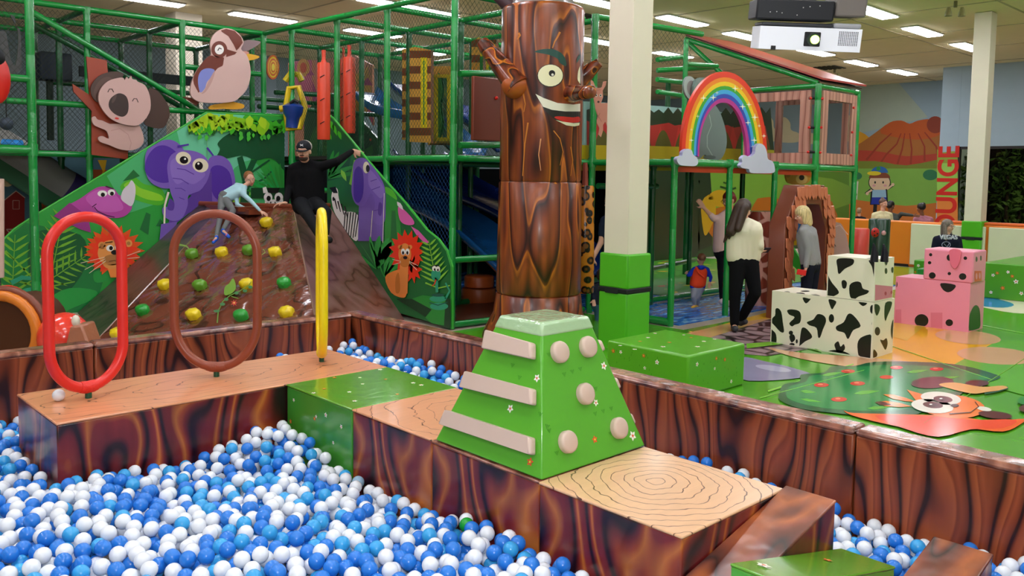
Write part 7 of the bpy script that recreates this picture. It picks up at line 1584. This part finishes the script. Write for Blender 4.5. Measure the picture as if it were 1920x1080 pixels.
Db = 11.15
Jb = J3(dict(head=(1504, 403, 0), neck=(1510, 423, .0), chest=(1513, 443, 0), pelvis=(1520, 494, .0), shA=(1505, 434, -.12), shB=(1523, 434, .14), elA=(1515, 468, -.16), haA=(1511, 502, -.2), elB=(1530, 468, .15), haB=(1522, 500, .15),
    hiA=(1515, 498, -.08), hiB=(1525, 498, .08), knA=(1511, 548, -.08), knB=(1522, 550, .08), anA=(1519, 594, -.08), anB=(1527, 596, .08), toA=(1508, 602, -.1), toB=(1516, 603, .06)), Db)
bob = hair('d8c28c', [('ball', (0, -.012, .04), (.092, .108, .092)), ('cap', (0, -.05, 0), (0, -.055, -.12), .082, .07), ('cap', (.06, .0, .0), (.062, .01, -.10), .038, .03), ('cap', (-.06, .0, .0), (-.062, .01, -.10), .038, .03)])
person('person', 'woman with blonde bob and grey jumper in front of the stone arch', Jb, -RTH*.98+toCam*.12-Vector((0, 0, .25)), ('jumper', 'trousers'), .96, hand_dirs={'A': (-RTH*.2-Vector((0, 0, 1)), -RTH)}, top=plain('8e8e90', .85, .2), bottom=plain('1c1e2a', .9, .1), shoes=plain('2a2a2e', .6), hairf=bob, curl=.8)
pb = P(1505, 511, D=10.9); o = thing('phone', 'red phone in the hand of the blonde woman', 'phone', pb); MB().box((-.075, -.006, -.036), (.045, .006, .036), R=Matrix.Rotation(-YAW, 3, 'Z') @ Matrix.Rotation(.15, 3, 'Y'), c=pb).build('case', plain('d82a2c', .3), o, bevel=.004)
# adult and child half hidden behind the near column
Dh = 11.4
Jh = J3(dict(head=(1146, 378, 0), neck=(1150, 400, .02), chest=(1152, 425, 0), pelvis=(1158, 478, 0), shA=(1134, 414, -.05), shB=(1170, 414, .05), elA=(1127, 454, -.08), haA=(1112, 484, -.12), elB=(1172, 450, 0), haB=(1172, 480, 0),
    hiA=(1150, 482, 0), hiB=(1164, 482, 0), knA=(1150, 535, 0), knB=(1164, 535, 0), anA=(1150, 588, 0), anB=(1164, 588, 0), toA=(1147, 594, -.12), toB=(1163, 594, -.1)), Dh)
person('person', 'adult in a dark T-shirt mostly hidden by the near column, bare arm hanging down', Jh, toCam*.7-RTH*.6-Vector((0, 0, .2)), ('t_shirt', 'trousers'), 1.05, hand_dirs={'A': (-RTH*.3-Vector((0, 0, 1)), AZ)}, top=plain('222a3a', .9, .1), bottom=plain('16181e', .9, .1), shoes=plain('1a1a1c', .6), hairf=short('3a2a20'), sleeves='short', girth=1.05)
Dc = 10.9
Jc = J3(dict(head=(1129, 517, 0), neck=(1128, 531, 0), chest=(1126, 543, 0), pelvis=(1124, 570, 0), shA=(1116, 537, -.02), shB=(1138, 537, .02), elA=(1112, 550, -.03), haA=(1113, 562, -.08), elB=(1139, 556, 0), haB=(1138, 568, -.03),
    hiA=(1121, 572, 0), hiB=(1130, 572, 0), knA=(1120, 592, 0), knB=(1129, 592, 0), anA=(1120, 611, 0), anB=(1129, 611, 0), toA=(1117, 617, -.05), toB=(1127, 617, -.05)), Dc)
person('person', 'small child in dark top and jeans peeping out behind the near column', Jc, AZ*.8+RTH*.5, ('top', 'jeans'), .60, top=plain('252a38', .9, .1), bottom=plain('3c5a74', .85, .1), shoes=plain('b88a8c', .6), hairf=short('3a261c'), hs=1.3)
# seated woman with glasses behind the pig
Dv = 15.2
def stand_in(head_, neck, chest, pelvis, sA, sB, eA, hA, eB, hB, D0, sit=True):
    d = dict(head=head_, neck=neck, chest=chest, pelvis=pelvis, shA=sA, shB=sB, elA=eA, haA=hA, elB=eB, haB=hB); J = J3(d, D0); pe = J['pelvis']; dn = Vector((0, 0, -1)); sc = .07
    for k, q in (('A', -1), ('B', 1)):
        h_ = pe+RTH*.09*q; J['hi'+k] = h_; J['kn'+k] = h_+toCam*.42+RTH*.03*q; J['an'+k] = Vector((J['kn'+k].x, J['kn'+k].y, .09)); J['to'+k] = J['an'+k]+toCam*.14-Vector((0, 0, .05))
    return J
Jv = stand_in((1777, 424), (1776, 441), (1775, 455), (1775, 495, .1), (1756, 449), (1796, 449), (1750, 474), (1762, 492, -.15), (1801, 474), (1790, 492, -.15), Dv)
lg = hair('77695c', [('ball', (0, -.01, .04), (.088, .102, .09)), ('cap', (0, -.05, 0), (0, -.06, -.2), .075, .06), ('cap', (.07, -.01, .0), (.10, .03, -.24), .035, .04), ('cap', (-.07, -.01, .0), (-.085, .02, -.22), .035, .03)])
vg = person('person', 'woman with long grey hair and glasses in a navy hoodie, seated behind the pig', Jv, toCam*.8+RTH*.5, ('hoodie', 'trousers'), 1.0, top=plain('17182a', .85, .2), bottom=plain('1a1c26', .9, .1), shoes=plain('222', .6) if False else plain('222226', .6), hairf=lg, glasses=True, girth=1.15)
p_ = P(1762, 448, D=Dv-.20); text('VEGAS', 'hoodie_lettering', p_, .105, RTH, (0, 0, 1), plain('c8c8d0', .6), vg, .012)
for a, r_ in ((0, .06),): MB().tube([P(1774, 459, D=Dv-.19)+RTH*.075*math.cos(q)+Vector((0, 0, .055*math.sin(q))) for q in [2*PI*i/20 for i in range(20)]], .006, 6, closed=True).tube([P(1770, 457, D=Dv-.19), P(1776, 463, D=Dv-.19), P(1780, 456, D=Dv-.19)], .006, 6).build('hoodie_print', plain('9a9ab0', .6), vg)
# bench she sits on
q = Jv['pelvis']; tag(MB().box((q.x-.05, q.y-.5, .02), (q.x+.45, q.y+.5, q.z-.12)).build('low_seat', vinyl('2f8a3a', .4), bevel=.02), 'low green foam seat under the woman with grey hair', 'foam seat')
# people in the lounge beyond the orange wall
def lounge(label, hd_, D0, topc, hairc, face, s=1.0, dx=0, w_=14, skin=SKIN, hx_=None, arm=None):
    a, b_ = hd_; k = F_/D0; J = stand_in((a, b_), (a-dx*.3, b_+.20*k*s), (a-dx*.6, b_+.34*k*s), (a-dx, b_+.72*k*s), (a-dx*.5-.19*k*s, b_+.27*k*s), (a-dx*.5+.19*k*s, b_+.27*k*s), (a-dx*.6-.24*k*s, b_+.5*k*s), (a-dx-.12*k*s, b_+.66*k*s, -.2), (a-dx*.6+.24*k*s, b_+.5*k*s), (a-dx+.12*k*s, b_+.66*k*s, -.2), D0)
    if arm: J['elB'] = P(*arm[0], D=D0-.1); J['haB'] = P(*arm[1], D=D0-.2)
    person('person', label, J, face, ('top', 'trousers'), s, top=plain(topc, .85, .2), bottom=plain('20222c', .9, .1), shoes=plain('222226', .6), hairf=hx_ or short(hairc), skin=skin)
lounge('woman in cream cardigan with tied-back brown hair, standing behind the orange lounge wall', (1656, 382), 20.4, 'd8d0a4', '6a4a34', RTH*.4+toCam*.8, 1.0, 4, hx_=hair('5c4030', [('ball', (0, -.015, .045), (.082, .1, .085)), ('ball', (0, -.03, .12), (.04, .04, .04))]))
lounge('dark-haired person in grey leaning over the lounge table', (1670, 386), 21.0, '4a4e4a', '15110f', RTH*.7+AZ*.3-Vector((0, 0, .3)), 1.0, 0, skin=SKIN2, arm=((1690, 401), (1712, 404)))
lounge('person in a dusty pink top with curly black hair, back turned, in the lounge', (1727, 391), 21.0, 'b8788a', '120e0e', AZ*.8-RTH*.4, .98, -8, skin=SKIN2, hx_=hair('140f10', [('ball', (0, -.01, .05), (.10, .11, .10)), ('ball', (.03, -.03, .1), (.06, .06, .06))]))
lounge('small child with light brown hair at the left end of the lounge', (1611, 396), 20.6, '1c1c22', '9a7a58', AZ*.7+RTH*.5, .68, 0)
